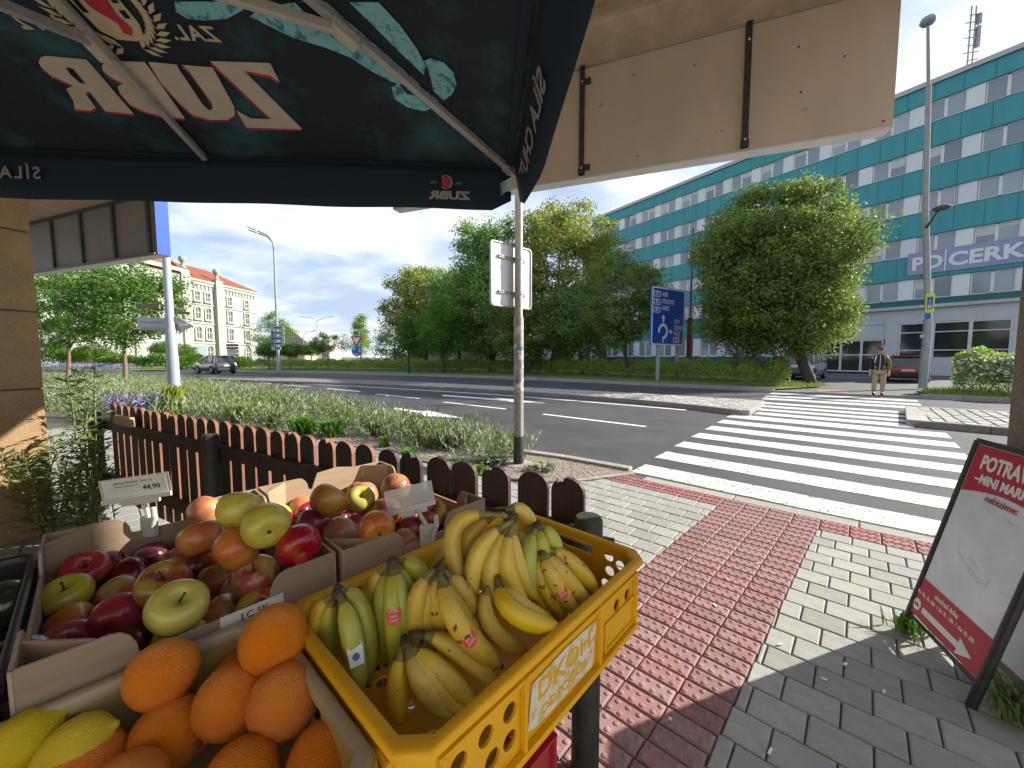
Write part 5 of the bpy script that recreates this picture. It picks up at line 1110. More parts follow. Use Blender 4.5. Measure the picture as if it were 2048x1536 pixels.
link('foliage', spray(P, rng, .12, 'leaf_hedge', 'foliage', base, .2, .45), sb)
Pf = foliage_strip(rng, [W2(-2.6, 22.15), W2(-5, 21.95), W2(-9, 21.75), W2(-15, 21.55)], [W2(-2.8, 23.2), W2(-5, 23.2), W2(-9, 23), W2(-15, 23)], 1.32, 3600, .25); Pf += rng.normal(size=Pf.shape)*.04
link('blossom', spray(Pf, rng, .10, 'petal_white', 'blossom', base, .0, .9), sb)
# grass blades on the verges
def blades(poly, n, h, z, lm, name, parent, box, seed):
    r = np.random.default_rng(seed); P = []
    while len(P) < n:
        p = (r.uniform(box[0], box[2]), r.uniform(box[1], box[3]))
        if inside(p, poly): P.append((*p, z))
    V_, F_ = leaf_quads(np.array(P), h, r, droop=-1.1, flat=0, aspect=.12); return tag(link(name, np_mesh(name, V_, F_, lm), parent), kind='stuff')
gp1 = hf[:40] + [(p[0] - Q2[0]*.95, p[1] - Q2[1]*.95) for p in hf[:40]][::-1]
blades(gp1, 9000, .16, GZ, 'blade', 'grass', verge_left, (-12, 13, 16, 38), 1)
gp2 = [W2(1.6, 22.2), W2(3.2, 21.2), W2(4.5, 21.2), W2(4.2, 24.5), W2(2, 25.5), W2(1.2, 24)]; blades(gp2, 3500, .16, GZ, 'blade', 'grass', verge_left, (8, 14, 20, 24), 2)
blades(vr, 7000, .2, GZ, 'blade', 'grass', verge_right, (14, 4, 34, 22), 3)

# ------------------------------------------------------------------ planting in the bed
def clump_mesh(rng, n_stem, h, r, lm, leaf, per, name, tip=None):
    base = rng.normal(size=(n_stem, 2))*r; P = []; ax = []
    for i in range(n_stem):
        lean = np.array([base[i, 0], base[i, 1]])*.5 + rng.normal(size=2)*.06; hh = h*rng.uniform(.6, 1.1)
        for k in range(per):
            t = (k+.5)/per; P.append((base[i, 0]+lean[0]*t, base[i, 1]+lean[1]*t, hh*t)); ax.append((lean[0]*.5, lean[1]*.5, .55+.6*t))
    return np.array(P), np.array(ax)
rng = np.random.default_rng(77); silver_P, silver_A, green_P, green_A = [], [], [], []
def in_bed(x, y, m=.0): return inside((x, y), bed_poly)
spots = []
# dense silver planting on the road side and to the far left
bn = resample(smooth_line(bed_near, 4), 120); br = resample(smooth_line(bed_road[::-1], 4), 120)
k = 0
while len(spots) < 560 and k < 14000:
    k += 1; t = rng.random()**1.1; i = int(t*118); s = rng.random()
    lo_ = .50 if i < 52 else .02
    if i < 7: continue
    s = lo_ + (.97-lo_)*s; p = lerp(bn[i], br[i], s)
    gap = 3 < 0
    u = 1024 + 769*p[0]/p[1]
    if 905 < u < 960 and s < .8: continue
    if math.hypot(p[0]-px, p[1]-py) < .22: continue
    d_ = math.hypot(*p)
    if any((p[0]-q[0])**2 + (p[1]-q[1])**2 < (.17 + .012*d_)**2 for q in spots): continue
    spots.append(p)
for p in spots:
    d_ = math.hypot(*p); h = rng.uniform(.34, .50) if d_ < 9 else rng.uniform(.40, .6)
    if p[1] < 6.4: h *= .8
    green = d_ > 5.8 and rng.random() < .5
    P, A = clump_mesh(rng, 26 if d_ < 10 else 20, h, .15 + .008*d_, None, 0, 9, ''); P[:, 0] += p[0]; P[:, 1] += p[1]; P[:, 2] += .01; (green_P if green else silver_P).append(P); (green_A if green else silver_A).append(A)
P = np.concatenate(silver_P); A = np.concatenate(silver_A)
V_, F_ = leaf_quads(P, .085, rng, droop=0, flat=.2, aspect=.30, axis=A)
tag(link('silver_ground_cover', np_mesh('silver_ground_cover', V_, F_, 'leaf_silver')), 'mass of silvery lamb ear plants filling the planting bed', 'plants', None, 'stuff')
P = np.concatenate(green_P); A = np.concatenate(green_A); V_, F_ = leaf_quads(P, .10, rng, droop=0, flat=.2, aspect=.22, axis=A)
tag(link('green_ground_cover', np_mesh('green_ground_cover', V_, F_, 'leaf_meadow')), 'green perennials mixed among the silver plants at the far left', 'plants', None, 'stuff')
def tuft(name, label, p, h, r, n, lm, seed, aspect=.06, group='green clumps in the planting bed', cat='plant', arch=.9):
    """arching grass-like clump built from bent blades"""
    g = np.random.default_rng(seed); V_ = []; F_ = []
    for i in range(n):
        a = g.uniform(0, 6.28); rr = r*g.uniform(.2, 1.1); hh = h*g.uniform(.6, 1.1); w = hh*aspect; dx, dy = math.cos(a), math.sin(a); bx0, by0 = g.normal()*r*.22, g.normal()*r*.22
        pts = [(bx0 + dx*rr*q**1.5*arch, by0 + dy*rr*q**1.5*arch, hh*(q - .42*q**3*arch)) for q in (0, .33, .66, 1.)]; ws = (w*.7, w, w*.8, w*.05); o = len(V_)
        for (x, y, z), ww in zip(pts, ws): V_ += [(x - dy*ww, y + dx*ww, z), (x + dy*ww, y - dx*ww, z)]
        F_ += [(o+2*k, o+2*k+1, o+2*k+3, o+2*k+2) for k in range(3)]
    o = link(name, np_mesh(name, V_, F_, lm)); o.location = (p[0], p[1], .012); return tag(o, label, cat, group)
tuft('grass_clump', 'bright green arching grass clump by the silver plants, right of the rusty patch', (-4.066,7.469), .50, .42, 320, 'leaf_bright', 1, .035)
tuft('grass_clump', 'second bright green arching grass clump, nearer the fence top', (-3.389,7.174), .48, .38, 300, 'leaf_bright', 2, .035)
tuft('grass_clump', 'yellow-green grass clump left of the rusty patch', (-6.143,8.935), .62, .6, 380, 'leaf_lime', 3, .035)
tuft('grass_clump', 'green grass clump behind the rusty patch', (-6.217,9.903), .62, .6, 380, 'leaf_bright', 4, .035)
tuft('yellow_plant', 'upright yellow-green plant behind the far fence pickets', (-8.327,9.394), .95, .34, 260, 'leaf_lime', 5, .05, arch=.5)
tuft('grass_clump', 'pale green spiky clump beside the yellow-green plant', (-8.503,9.236), .75, .4, 220, 'leaf_bright', 6, .03, arch=.6)
tuft('rusty_plant', 'small rusty brown withered plant in the bed', (-5.045,8.138), .42, .34, 200, 'leaf_rust', 7, .06)
tuft('weed', 'low green weed at the bed edge behind the broken pickets', (-2.105,6.286), .22, .12, 60, 'leaf_bright', 8, .10, arch=.4)
tuft('weed', 'small leafy weed at the bed edge near the pole', (-0.424,4.847), .16, .10, 60, 'leaf_bright', 9, .16)
tuft('weed', 'tiny bright weed in the gravel beside the pole', (-1.469,5.503), .26, .18, 90, 'leaf_bright', 10, .10)
tuft('weed', 'olive green feathery plant in front of the silver plants', (-2.543,7.323), .38, .3, 240, 'leaf_weed', 11, .04)
tuft('weed', 'olive plant in the gap of the silver plants', (-1.2,6.322), .34, .34, 260, 'leaf_weed', 12, .04)
tuft('weed', 'browned plant at the road edge of the bed', (-0.792,6.395), .36, .26, 200, 'leaf_rust', 13, .04)
tuft('weed', 'flat silvery rosette in the gravel left of the pole', (-0.832,5.071), .20, .3, 170, 'leaf_silver', 14, .12)
tuft('weed', 'flat silvery rosette in the gravel right behind the pole', (-0.274,5.317), .20, .34, 190, 'leaf_silver', 15, .12)
tuft('weed', 'flat silvery rosette right of the pole base', (0.4,4.957), .15, .26, 120, 'leaf_silver', 16, .12)
tuft('weed', 'grass tuft growing at the foot of the A-board', (2.139,1.987), .13, .12, 70, 'leaf_bright', 17, .05, group='weeds in the pavement', arch=.7)
tuft('weed', 'grass tuft in the joint under the A-board', (2.267,2.01), .10, .10, 50, 'leaf_bright', 18, .05, group='weeds in the pavement', arch=.7)
tuft('weed', 'coarse grass by the rough column at the right edge', (2.104,1.491), .16, .2, 110, 'leaf_weed', 19, .04, group='weeds in the pavement', arch=.7)
# lavender
def lavender(name, label, line, h, n, seed):
    g = np.random.default_rng(seed); A_ = np.array(line); t = g.random(n)*(len(line)-1); k = np.minimum(t.astype(int), len(line)-2); f = (t-k)[:, None]
    P = A_[k]*(1-f) + A_[k+1]*f; P = np.concatenate([P + g.normal(size=(n, 2))*.28, (h*g.uniform(.5, 1.0, n))[:, None]], 1); base = (*line[len(line)//2], 0); o = thing(name, label, 'lavender', base, 'lavender beds')
    V_, F_ = leaf_quads(P - np.array(base), .12, g, droop=-1.4, flat=0, aspect=.25); link('blossom', np_mesh('blossom', V_, F_, 'petal_lilac'), o)
    P[:, 2] *= .55; V_, F_ = leaf_quads(P - np.array(base), .14, g, droop=-1.2, flat=0, aspect=.12); link('foliage', np_mesh('foliage', V_, F_, 'leaf_silver'), o)
lavender('lavender', 'pale purple lavender behind the far end of the picket fence', [(-10.182,9.718),(-9.417,9.396),(-8.78,9.243),(-8.416,9.243)], .52, 900, 1)
lavender('lavender', 'distant band of purple lavender across the road beside the tan column', [(-42.279,33.711),(-40.525,33.711),(-38.332,33.711),(-35.044,32.687),(-31.536,31.723)], .9, 4200, 2)

# tall thistle-like weed between column and fence
def tall_weed(label, base, h, nst, seed, spread):
    g = np.random.default_rng(seed); o = thing('tall_weed', label, 'weed', base, 'tall weeds by the column'); mb = MB(); P = []; A_ = []
    for i in range(nst):
        hh = h*g.uniform(.55, 1.0) if i else h; dx, dy = (g.normal(size=2)*spread) if i else (.06, .05)
        pts = [V3(base) + V3((dx*q*.9 + g.normal()*.012, dy*q*.9 + g.normal()*.012, hh*q)) for q in (0, .2, .4, .6, .8, 1.)]
        mb.tube(pts, [.009, .008, .007, .006, .004, .002], 6)
        for k in range(46):
            q = .08 + .92*(k/46); j = min(int(q*5), 4); p = pts[j].lerp(pts[j+1], q*5-j); a = k*2.4 + g.normal()*.3
            L = (.20*(1-q*.65))*g.uniform(.7, 1.2)
            for s in range(5):
                P.append((p.x + math.cos(a)*L*s/4.5, p.y + math.sin(a)*L*s/4.5, p.z + L*(.5*s/4.5 - .35*(s/4.5)**2))); A_.append((math.cos(a)*1.2 + g.normal()*.5, math.sin(a)*1.2 + g.normal()*.5, .5))
    V_, F_ = leaf_quads(np.array(P) - np.array(base), .062, g, droop=0, flat=.8, aspect=.24, axis=np.array(A_))
    mb.build('stem', 'stalk', o, smooth=True); link('leaves', np_mesh('leaves', V_, F_, 'leaf_weed'), o)
tall_weed('tall prickly weed with narrow leaves beside the tan column', (-3.80, 3.42, 0), 1.72, 4, 1, .16)
tall_weed('shorter dark weed at the foot of the tan column', (-3.66, 3.18, 0), .98, 5, 2, .26)
tall_weed('bushy weed against the tan column, left of the tall one', (-3.86, 3.10, 0), .85, 4, 3, .2)


# ------------------------------------------------------------------ teal office block
mat('teal_panel', (.045, .32, .345), .45, (.038, .28, .305), .5, 6, stretch=(3, 3, .3), bump=.06, bscale=6)
mat('teal_dark', (.016, .145, .145), .5, (.014, .12, .125), .5, 6)
mat('pier', (.80, .81, .81), .8, (.70, .71, .71), .8, 7, stretch=(1, 1, .4), rnd=.06)
mat('grey_wall', (.60, .605, .61), .85, (.53, .535, .54), .5, 7)
mat('win_frame', (.80, .79, .76), .55, (.70, .69, .66), 2, 5)
mat('frame_white', (.74, .74, .73), .5)
mat('office_glass', (.30, .34, .38), .08, (.24, .275, .31), .15, 3, spec=.8, rnd=.35)
mat('dark_glass', (.028, .032, .034), .06, (.045, .05, .05), .3, 3, spec=.8, rnd=.2)
mat('blind', (.62, .63, .62), .8, (.54, .55, .54), 2, 3)
mat('banner', (.33, .34, .52), .6, (.29, .30, .47), .6, 4)
mat('roof_edge', (.55, .55, .52), .7, (.46, .46, .44), .7, 5)
mat('interior', (.05, .05, .05), .9)
A0 = V3((35.3, 27, 0)); Fd = V3((-.556, .831, 0)).normalized(); Fn = V3((-Fd.y, Fd.x, 0)); Fn = -Fn if Fn.dot(V3((-1, -1, 0))) < 0 else Fn
def TB(mb, w0, w1, d0, d1, z0, z1, mi=0): return mb.obox(A0 + Fd*w0 + Fn*d0 + V3((0, 0, z0)), Fd*(w1-w0), Fn*(d1-d0), (0, 0, z1-z0), mi)
teal = thing('office_block', 'long teal and grey office block behind the trees', 'building', A0 + Fd*18)
W0, W1 = -1.0, 41.0  # right end is unseen, cut short to let sunlight past onto the trees
mb = MB(); TB(mb, W0, W1, -12, -.30, 0, 22.5); mb.build('wall', 'interior', teal)
rows = [(19.62, 21.15), (16.25, 17.72), (12.9, 14.36), (9.55, 11.02), (6.1, 7.72)]
bands = [(21.15, 22.45), (17.72, 19.62), (14.36, 16.25), (11.02, 12.9), (7.72, 9.55), (5.62, 6.1)]
for z0, z1 in bands:
    mb = MB(); TB(mb, W0, W1, -.299, .06, z0, z1); mb.build('teal_band', 'teal_dark' if z1 - z0 < .6 else 'teal_panel', teal)
    mb = MB(); TB(mb, W0, W1, .06, .085, z0, z0 + .05); TB(mb, W0, W1, .06, .085, z1 - .05, z1)
    w = W0
    while w < W1: TB(mb, w, w + .03, .06, .072, z0 + .05, z1 - .05); w += 1.475
    mb.build('band_seam', 'teal_dark', teal)
mb = MB(); TB(mb, W0-.1, W1+.1, -12, .22, 22.45, 22.8); mb.build('roof_edge', 'roof_edge', teal)
def win_meshes(h):
    f = MB(); w = 2.05; t = .075
    def bx(x0, x1, z0, z1, d0=0., d1=.06): f.obox((x0, -d1, z0), (x1-x0, 0, 0), (0, d1-d0, 0), (0, 0, z1-z0))
    bx(0, t, 0, h); bx(w-t, w, 0, h); bx(w/2-t*1.1, w/2+t*1.1, 0, h); bx(t, w-t, 0, t); bx(t, w-t, h-t, h); bx(-.03, w+.03, -.06, 0, -.02, .16)
    p = MB(); p.obox((0, -.03, 0), (w/2-t*2.1, 0, 0), (0, .015, 0), (0, 0, h-2*t))
    b = MB(); b.obox((0, .03, 0), (w/2-t*2.1, 0, 0), (0, .01, 0), (0, 0, h-2*t))
    return f.mesh('window', 'win_frame'), p.mesh('pane', 'office_glass'), b.mesh('blind', 'blind')
RZF = math.atan2(-Fd.y, -Fd.x); rw = random.Random(5); wm = {}
pier_me = {}
for z0, z1 in rows:
    h = z1-z0; fr, pn, bl = win_meshes(h); pm = MB().obox((0, -.0, 0), (.86, 0, 0), (0, .2, 0), (0, 0, h)).mesh('pier_panel', 'pier')
    for n in range(0, 14):
        wl_ = 2.36 + 2.95*n
        if wl_ > W1 - .1: continue
        o = link('window', fr, teal); o.location = A0 + Fd*wl_ + Fn*(-.1) + V3((0, 0, z0)) - ORG[teal.name]; o.rotation_euler = (0, 0, RZF)
        for k in range(2):
            c = link('pane', pn, o); c.location = (.0785 + k*1.005, 0, .075)
            if rw.random() < .30:
                q_ = rw.choice((.2, .35, .5, .5, .85)); c2 = link('blind', bl, o); c2.location = (.0785 + k*1.005, -.07, .075 + (h-.15)*(1-q_)); c2.scale = (1, 1, q_)
        p = link('pier_panel', pm, teal); p.location = A0 + Fd*(wl_ - 2.06) + Fn*.02 + V3((0, 0, z0)) - ORG[teal.name]; p.rotation_euler = (0, 0, RZF)
# ground floor
mb = MB(); TB(mb, W0, 15.5, -.298, .05, 4.25, 5.35); mb.build('lintel', 'grey_wall', teal); mb = MB(); TB(mb, W0, 15.6, -.2, .35, 5.36, 5.6); mb.build('canopy_ledge', 'roof_edge', teal)
mb = MB(); TB(mb, W0, 6.0, -.298, .04, .0, 1.35); mb.build('plinth', 'grey_wall', teal); mb = MB(); TB(mb, 6.0, 6.8, -.298, .06, 0, 4.25); mb.build('wall_panel', 'grey_wall', teal); mb = MB(); TB(mb, W0, .24, -.298, .05, 1.351, 4.249); mb.build('wall_panel', 'grey_wall', teal); mb = MB(); TB(mb, 6.8, 15.5, -.298, .0, 3.0, 4.25); mb.build('wall_panel', 'grey_wall', teal)
for i in range(3):
    w0 = 5.98 - (i+1)*1.91; o_ = thing('x', '', '') if False else None
    mb = MB()
    for a, b, c, d in ((0, .10, 1.36, 4.24), (1.81, 1.91, 1.36, 4.24), (.10, 1.81, 1.36, 1.47), (.10, 1.81, 4.13, 4.24), (.10, 1.81, 2.0, 2.08), (.10, 1.81, 3.42, 3.5)): TB(mb, w0+a, w0+b, -.12, .03, c, d)
    wo_ = mb.build('shop_window', 'frame_white', teal)
    for c, d in ((1.47, 2.0), (2.08, 3.42), (3.5, 4.13)): mb = MB(); TB(mb, w0+.10, w0+1.81, -.09, -.06, c, d); mb.build('pane', 'dark_glass', wo_)
for i in range(6):
    w0 = 6.9 + i*1.42; mb = MB()
    for a, b, c, d in ((0, .07, .2, 2.98), (1.33, 1.4, .2, 2.98), (.07, 1.33, .2, .3), (.07, 1.33, 1.65, 1.73), (.07, 1.33, 2.9, 2.98)): TB(mb, w0+a, w0+b, -.1, .0, c, d)
    wo_ = mb.build('entrance_window', 'win_frame', teal)
    for c, d in ((.3, 1.65), (1.73, 2.9)): mb = MB(); TB(mb, w0+.07, w0+1.33, -.07, -.05, c, d); mb.build('pane', 'dark_glass', wo_)
mb = MB(); TB(mb, 15.5, W1, -.298, .05, 0, 1.55); mb.build('teal_plinth', 'teal_dark', teal); mb = MB(); TB(mb, 15.6, W1, -.297, .05, 3.75, 5.6); mb.build('teal_band', 'teal_panel', teal)
fr, pn, bl = win_meshes(2.1); pm = MB().obox((0, 0, 0), (.86, 0, 0), (0, .2, 0), (0, 0, 2.1)).mesh('pier_panel', 'pier')
for n in range(5, 13):
    wl_ = 2.36 + 2.95*n; o = link('window', fr, teal); o.location = A0 + Fd*wl_ + Fn*(-.1) + V3((0, 0, 1.6)) - ORG[teal.name]; o.rotation_euler = (0, 0, RZF)
    for k in range(2): c = link('pane', pn, o); c.location = (.0785 + k*1.005, 0, .075)
    p = link('pier_panel', pm, teal); p.location = A0 + Fd*(wl_ - 2.06) + Fn*.02 + V3((0, 0, 1.6)) - ORG[teal.name]; p.rotation_euler = (0, 0, RZF)
bn_ = thing('banner', 'pale violet banner with white capital letters on the teal block', 'banner', A0 + Fd*2 + V3((0, 0, 7.9)))
mb = MB(); TB(mb, -1.0, 5.75, .10, .14, 8.05, 9.78); mb.build('cloth', 'banner', bn_)
def TBP(w, d, z): return A0 + Fd*w + Fn*d + V3((0, 0, z))
text('PD', 1.36, 'pure_white', bn_, TBP(5.52, .16, 8.43), -Fd, (0, 0, 1), bold=.05, fit=1.67, ext=.005); text('CERK', 1.36, 'pure_white', bn_, TBP(3.55, .16, 8.43), -Fd, (0, 0, 1), bold=.05, fit=3.6, ext=.005)
mb = MB(); TB(mb, 3.66, 3.73, .141, .16, 8.1, 9.7); mb.build('divider', 'pure_white', bn_)
# antenna mast on the roof
ax_, ay_ = (A0 + Fd*3.6 - Fn*2.5).xy
an = thing('roof_antenna', 'lattice antenna mast on the roof of the teal block', 'antenna', (ax_, ay_, 22.8)); mb = MB()
for dx in (-.18, .18): mb.tube([(ax_+dx, ay_, 22.8), (ax_+dx, ay_, 28.3)], .05, 6)
mb.build('mast', 'galv', an); mb = MB()
for i in range(9): z = 23.2 + i*.55; mb.tube([(ax_-.55 if i % 2 else ax_-.3, ay_, z), (ax_+.5, ay_-.1, z + .1)], .04, 5)
for z in (25.6, 26.4, 27.3): mb.box((ax_+.35, ay_-.1, z), (.22, .2, .75))
mb.build('aerials', 'galv', an)
mb = MB(); r0 = TBP(38.5, -1.5, 22.8); mb.tube([r0, r0 + V3((0, 0, 2.6))], .045, 6); single('roof_rod', mb, 'galv', 'thin lightning rod at the far end of the teal roof', 'rod', tuple(r0))

# ------------------------------------------------------------------ ornate white building
mat('white_wall', (.43, .44, .40), .85, (.39, .405, .365), .25, 6)
mat('white_trim', (.33, .36, .31), .85, (.29, .32, .27), .4, 5)
mat('roof_tile', (.25, .07, .036), .85, (.19, .054, .029), .6, 6, bump=.5, bscale=5)
mat('old_frame', (.40, .37, .31), .7)
mat('old_glass', (.06, .07, .075), .1, (.10, .115, .12), .2, 3, spec=.7, rnd=.3)
mat('gate_grey', (.22, .26, .28), .6, (.18, .22, .24), 2, 4)
wb0 = V3((-72.5, 0, 0)); wd = V3((.068, 1, 0)).normalized(); wnrm = V3((wd.y, -wd.x, 0))
def WBx(mb, y0, y1, d0, d1, z0, z1, mi=0):
    p = wb0 + wd*(y0/wd.y) + wnrm*d0 + V3((0, 0, z0)); return mb.obox(p, wd*((y1-y0)/wd.y), wnrm*(d1-d0), (0, 0, z1-z0), mi)
wbld = thing('white_building', 'ornate white historic building with a red tiled roof', 'building', wb0 + wd*75)
mb = MB(); WBx(mb, 40, 99.7, -16, 0, 0, 18.0); mb.build('wall', 'white_wall', wbld)
mb = MB(); WBx(mb, 40, 99.9, -16.2, .5, 17.55, 18.05); WBx(mb, 40, 99.8, -16.1, .3, 16.9, 17.55); mb.build('cornice', 'white_trim', wbld)
for z in (4.35, 8.6, 12.6): mb = MB(); WBx(mb, 40, 99.85, -.05, .22, z, z + .28); mb.build('string_course', 'white_trim', wbld)
y = 41.
while y < 99.4: mb = MB(); WBx(mb, y, y + .42, .001, .2, 16.0, 16.88); mb.build('frieze_bracket', 'white_trim', wbld); y += .95
for y0, y1 in ((78.6, 80.6), (86.9, 88.8), (69.0, 70.6), (58.4, 60)): mb = MB(); WBx(mb, y0, y1, .002, .8, 0, 18.6); mb.build('pilaster', 'white_trim', wbld)
for y0, y1 in ((60, 69), (70.6, 78.6)): mb = MB(); WBx(mb, y0, y1, .002, .45, 0, 17.5); mb.build('bay', 'white_wall', wbld)
mb = MB(); WBx(mb, 58.4, 80.6, -1.0, .6, 18.62, 19.4); WBx(mb, 66, 73, -1, .55, 19.42, 20.6); mb.build('attic', 'white_trim', wbld)
for y in (79.6, 69.8, 59.2, 87.8):
    p = wb0 + wd*(y/wd.y) + wnrm*.2; zb_ = 19.4 if y < 85 else 18.6; mb = MB(); mb.lathe([(.55, 0), (.55, .4), (.3, .6), (.28, 1.1), (.6, 1.5), (.72, 1.9), (.6, 2.35), (.2, 2.6), (.02, 2.7)], 12, (p.x, p.y, zb_)); mb.build('finial', 'white_trim', wbld, smooth=True)
mb = MB(); e0 = wb0 + wd*(40/wd.y); e1 = wb0 + wd*(100.1/wd.y)
def rp(y, d, z): return wb0 + wd*(y/wd.y) + wnrm*d + V3((0, 0, z))
mb.add([rp(40, .6, 18.06), rp(100.1, .6, 18.06), rp(100.1, -16.6, 18.06), rp(40, -16.6, 18.06), rp(40, -8, 22.4), rp(94.5, -8, 22.4)], [(0, 1, 5, 4), (1, 2, 5), (2, 3, 4, 5), (3, 0, 4), (3, 2, 1, 0)]); rf_ = mb.build('roof', 'roof_tile', wbld)
mb = MB(); mb.add([rp(56, .4, 18.7), rp(82, .4, 18.7), rp(82, -14, 18.7), rp(56, -14, 18.7), rp(61, -7, 25.2), rp(77, -7, 25.2)], [(0, 1, 5, 4), (1, 2, 5), (2, 3, 4, 5), (3, 0, 4), (3, 2, 1, 0)]); mb.build('tower_roof', 'roof_tile', rf_)
def arch(w, h, arched, n=8):
    if not arched: return [(-w/2, 0), (w/2, 0), (w/2, h), (-w/2, h)]
    return [(-w/2, 0), (w/2, 0)] + [(w/2*math.cos(math.pi*i/n), h - w/2 + w/2*math.sin(math.pi*i/n)) for i in range(n+1)]
def owin_mesh(w, h, ar):
    f = MB(); ou = arch(w+.7, h+.5, ar); inn = [(x, z + .12) for x, z in arch(w, h, ar)]
    f.plate([(x, z - .1) for x, z in ou], [inn], (0, 0, 0), (1, 0, 0), (0, 0, 1), (0, -.22, 0)); f.obox((-w/2-.5, -.42, -.32), (w+1., 0, 0), (0, .42, 0), (0, 0, .2))
    g = MB(); g.plate(inn, [], (0, -.02, 0), (1, 0, 0), (0, 0, 1), (0, -.03, 0))
    b = MB(); b.obox((-.09, -.12, .13), (.18, 0, 0), (0, .06, 0), (0, 0, h-.05)); b.obox((-w/2+.02, -.115, h*.55), (w-.04, 0, 0), (0, .05, 0), (0, 0, .16))
    for sx_ in (-1, 1): b.obox((sx_*(w/2-.08)-.06, -.118, .13), (.12, 0, 0), (0, .055, 0), (0, 0, h*.72))
    return f.mesh('window', 'white_trim'), g.mesh('pane', 'old_glass'), b.mesh('glazing_bar', 'old_frame')
rzw = math.atan2(wd.y, wd.x); OW = {}
def owin(y, z, w, h, ar, d=0.):
    key = (w, h, ar)
    if key not in OW: OW[key] = owin_mesh(*key)
    o = link('window', OW[key][0], wbld); p = rp(y, d + .02, z) - ORG[wbld.name]; o.location = p; o.rotation_euler = (0, 0, rzw)
    link('pane', OW[key][1], o); link('glazing_bar', OW[key][2], o)
cols = [(91.2, 0), (96.4, 0), (82.6, 1), (85.2, 1), (72.8, 2), (76.2, 2), (62.6, 2), (66.2, 2), (55.5, 0), (51.0, 0)]
for y, k in cols:
    d = .45 if k == 2 else 0.
    owin(y, 13.5, 1.15, 1.7, False, d); owin(y, 9.6, 1.25, 2.4, k > 0, d); owin(y, 5.35, 1.25, 2.5, k > 0, d)
    if not (y in (82.6,)): owin(y, .9, 1.7 if k != 1 else 1.5, 2.9, True, d)
mb = MB(); WBx(mb, 81.2, 84.2, .01, .25, 0, 3.9); mb.build('gate', 'gate_grey', wbld)

# ------------------------------------------------------------------ pale houses in the distance
def house(label, u_pt, w, dpt, h, rh, wallm, roofm, rz, nwin):
    x, y = u_pt; o = thing('distant_house', label, 'house', (x, y, 0), 'pale houses in the distance', rz)
    mb = MB(); mb.box((0, 0, h/2), (w, dpt, h)); mb.build('wall', wallm, o)
    if rh: mb = MB(); mb.add([(-w/2-.3, -dpt/2-.3, h), (w/2+.3, -dpt/2-.3, h), (w/2+.3, dpt/2+.3, h), (-w/2-.3, dpt/2+.3, h), (0, -dpt/2-.3, h+rh), (0, dpt/2+.3, h+rh)], [(0, 1, 4), (1, 2, 5, 4), (2, 3, 5), (3, 0, 4, 5), (3, 2, 1, 0)]); mb.build('roof', roofm, o)
    else: mb = MB(); mb.box((0, 0, h+.15), (w+.4, dpt+.4, .3)); mb.build('roof', roofm, o)
    for i in range(nwin):
        for z in [1.2 + 3*k for k in range(int(h//3))]: mb = MB(); mb.box((-w/2 + w*(i+.5)/nwin, -dpt/2-.03, z+.7), (1.1, .08, 1.4)); mb.build('window', 'old_glass', o)
mat('house_cream', (.62, .56, .47), .85, (.56, .50, .42), .4, 5); mat('house_grey', (.55, .56, .55), .85, (.50, .51, .50), .4, 5); mat('house_pink', (.60, .42, .35), .85, (.55, .38, .32), .4, 5); mat('grey_roof', (.34, .32, .31), .8)
house('pale gabled house right of the white building', (-63.815,112,0.63)[:2], 11, 10, 5.5, 5, 'house_grey', 'grey_roof', .2, 3)
house('low cream building behind the mop-head trees', (-62.132,120,0.879)[:2], 14, 10, 6, 0, 'house_cream', 'grey_roof', .1, 4)
house('low pinkish building behind the tall lamp', (-54.512,100,0.723)[:2], 5, 8, 3.4, 0, 'house_pink', 'grey_roof', .1, 1)
house('white shop front behind the tree row', (-1.054,58,1.35)[:2], 26, 10, 3.4, 0, 'house_grey', 'grey_roof', -.05, 8)

# ------------------------------------------------------------------ park behind the far road at the left
lawn = sheet('park_lawn', [(-53.227,39.972),(-36.921,41.514),(-63.997,72.029),(-95.809,72.029)], .1, 'grass_soil', 'park lawn far left')
def box_hedge(label, line, w, h, n, seed):
    g = np.random.default_rng(seed); base = (*line[0], .1); o = thing('clipped_hedge', label, 'hedge', base, 'clipped hedges in the far park')
    b_ = [(p[0] + .2, p[1] + w) for p in line]; P = foliage_strip(g, line, b_, h, n, .1); link('foliage', spray(P, g, .2, 'leaf_bright', 'foliage', base, .2, .5), o)
box_hedge('clipped hedge in front of the white building', [(-49.355,44.981),(-39.998,44.981),(-38.991,46.941)], 2, 1.5, 16000, 1)
box_hedge('domed clipped hedge beside the tan column', [(-60.415,51.421),(-58.41,51.421),(-56.405,51.421)], 4, 2.6, 9000, 2)
box_hedge('second domed clipped hedge at the column edge', [(-63.757,51.421),(-62.42,51.421),(-61.217,51.421)], 4, 2.6, 7000, 3)
box_hedge('small hedge under the brown signs', [(-33.273,44.981),(-31.811,44.981)], 2, 1.3, 4000, 4)

# ------------------------------------------------------------------ lamps, poles and road signs
mat('lamp_paint', (.33, .37, .40), .5, (.29, .32, .35), 2, 4); mat('lamp_concrete', (.36, .345, .325), .8, (.30, .285, .265), 5, 6)
mat('sign_blue', (.010, .075, .46), .45, (.009, .065, .42), 1, 3); mat('sign_blue2', (.01, .17, .55), .45); mat('sign_yellow', (.72, .80, .01), .4); mat('sign_redring', (.55, .02, .02), .4)
mat('rust', (.22, .085, .045), .85, (.15, .06, .035), 8, 6); mat('sign_grey', (.42, .44, .46), .4, (.38, .40, .42), 2, 4, metal=.3); mat('sign_brown', (.30, .10, .05), .5); mat('lamp_glass', (.55, .55, .52), .2); mat('sign_tan', (.20, .17, .13), .6)
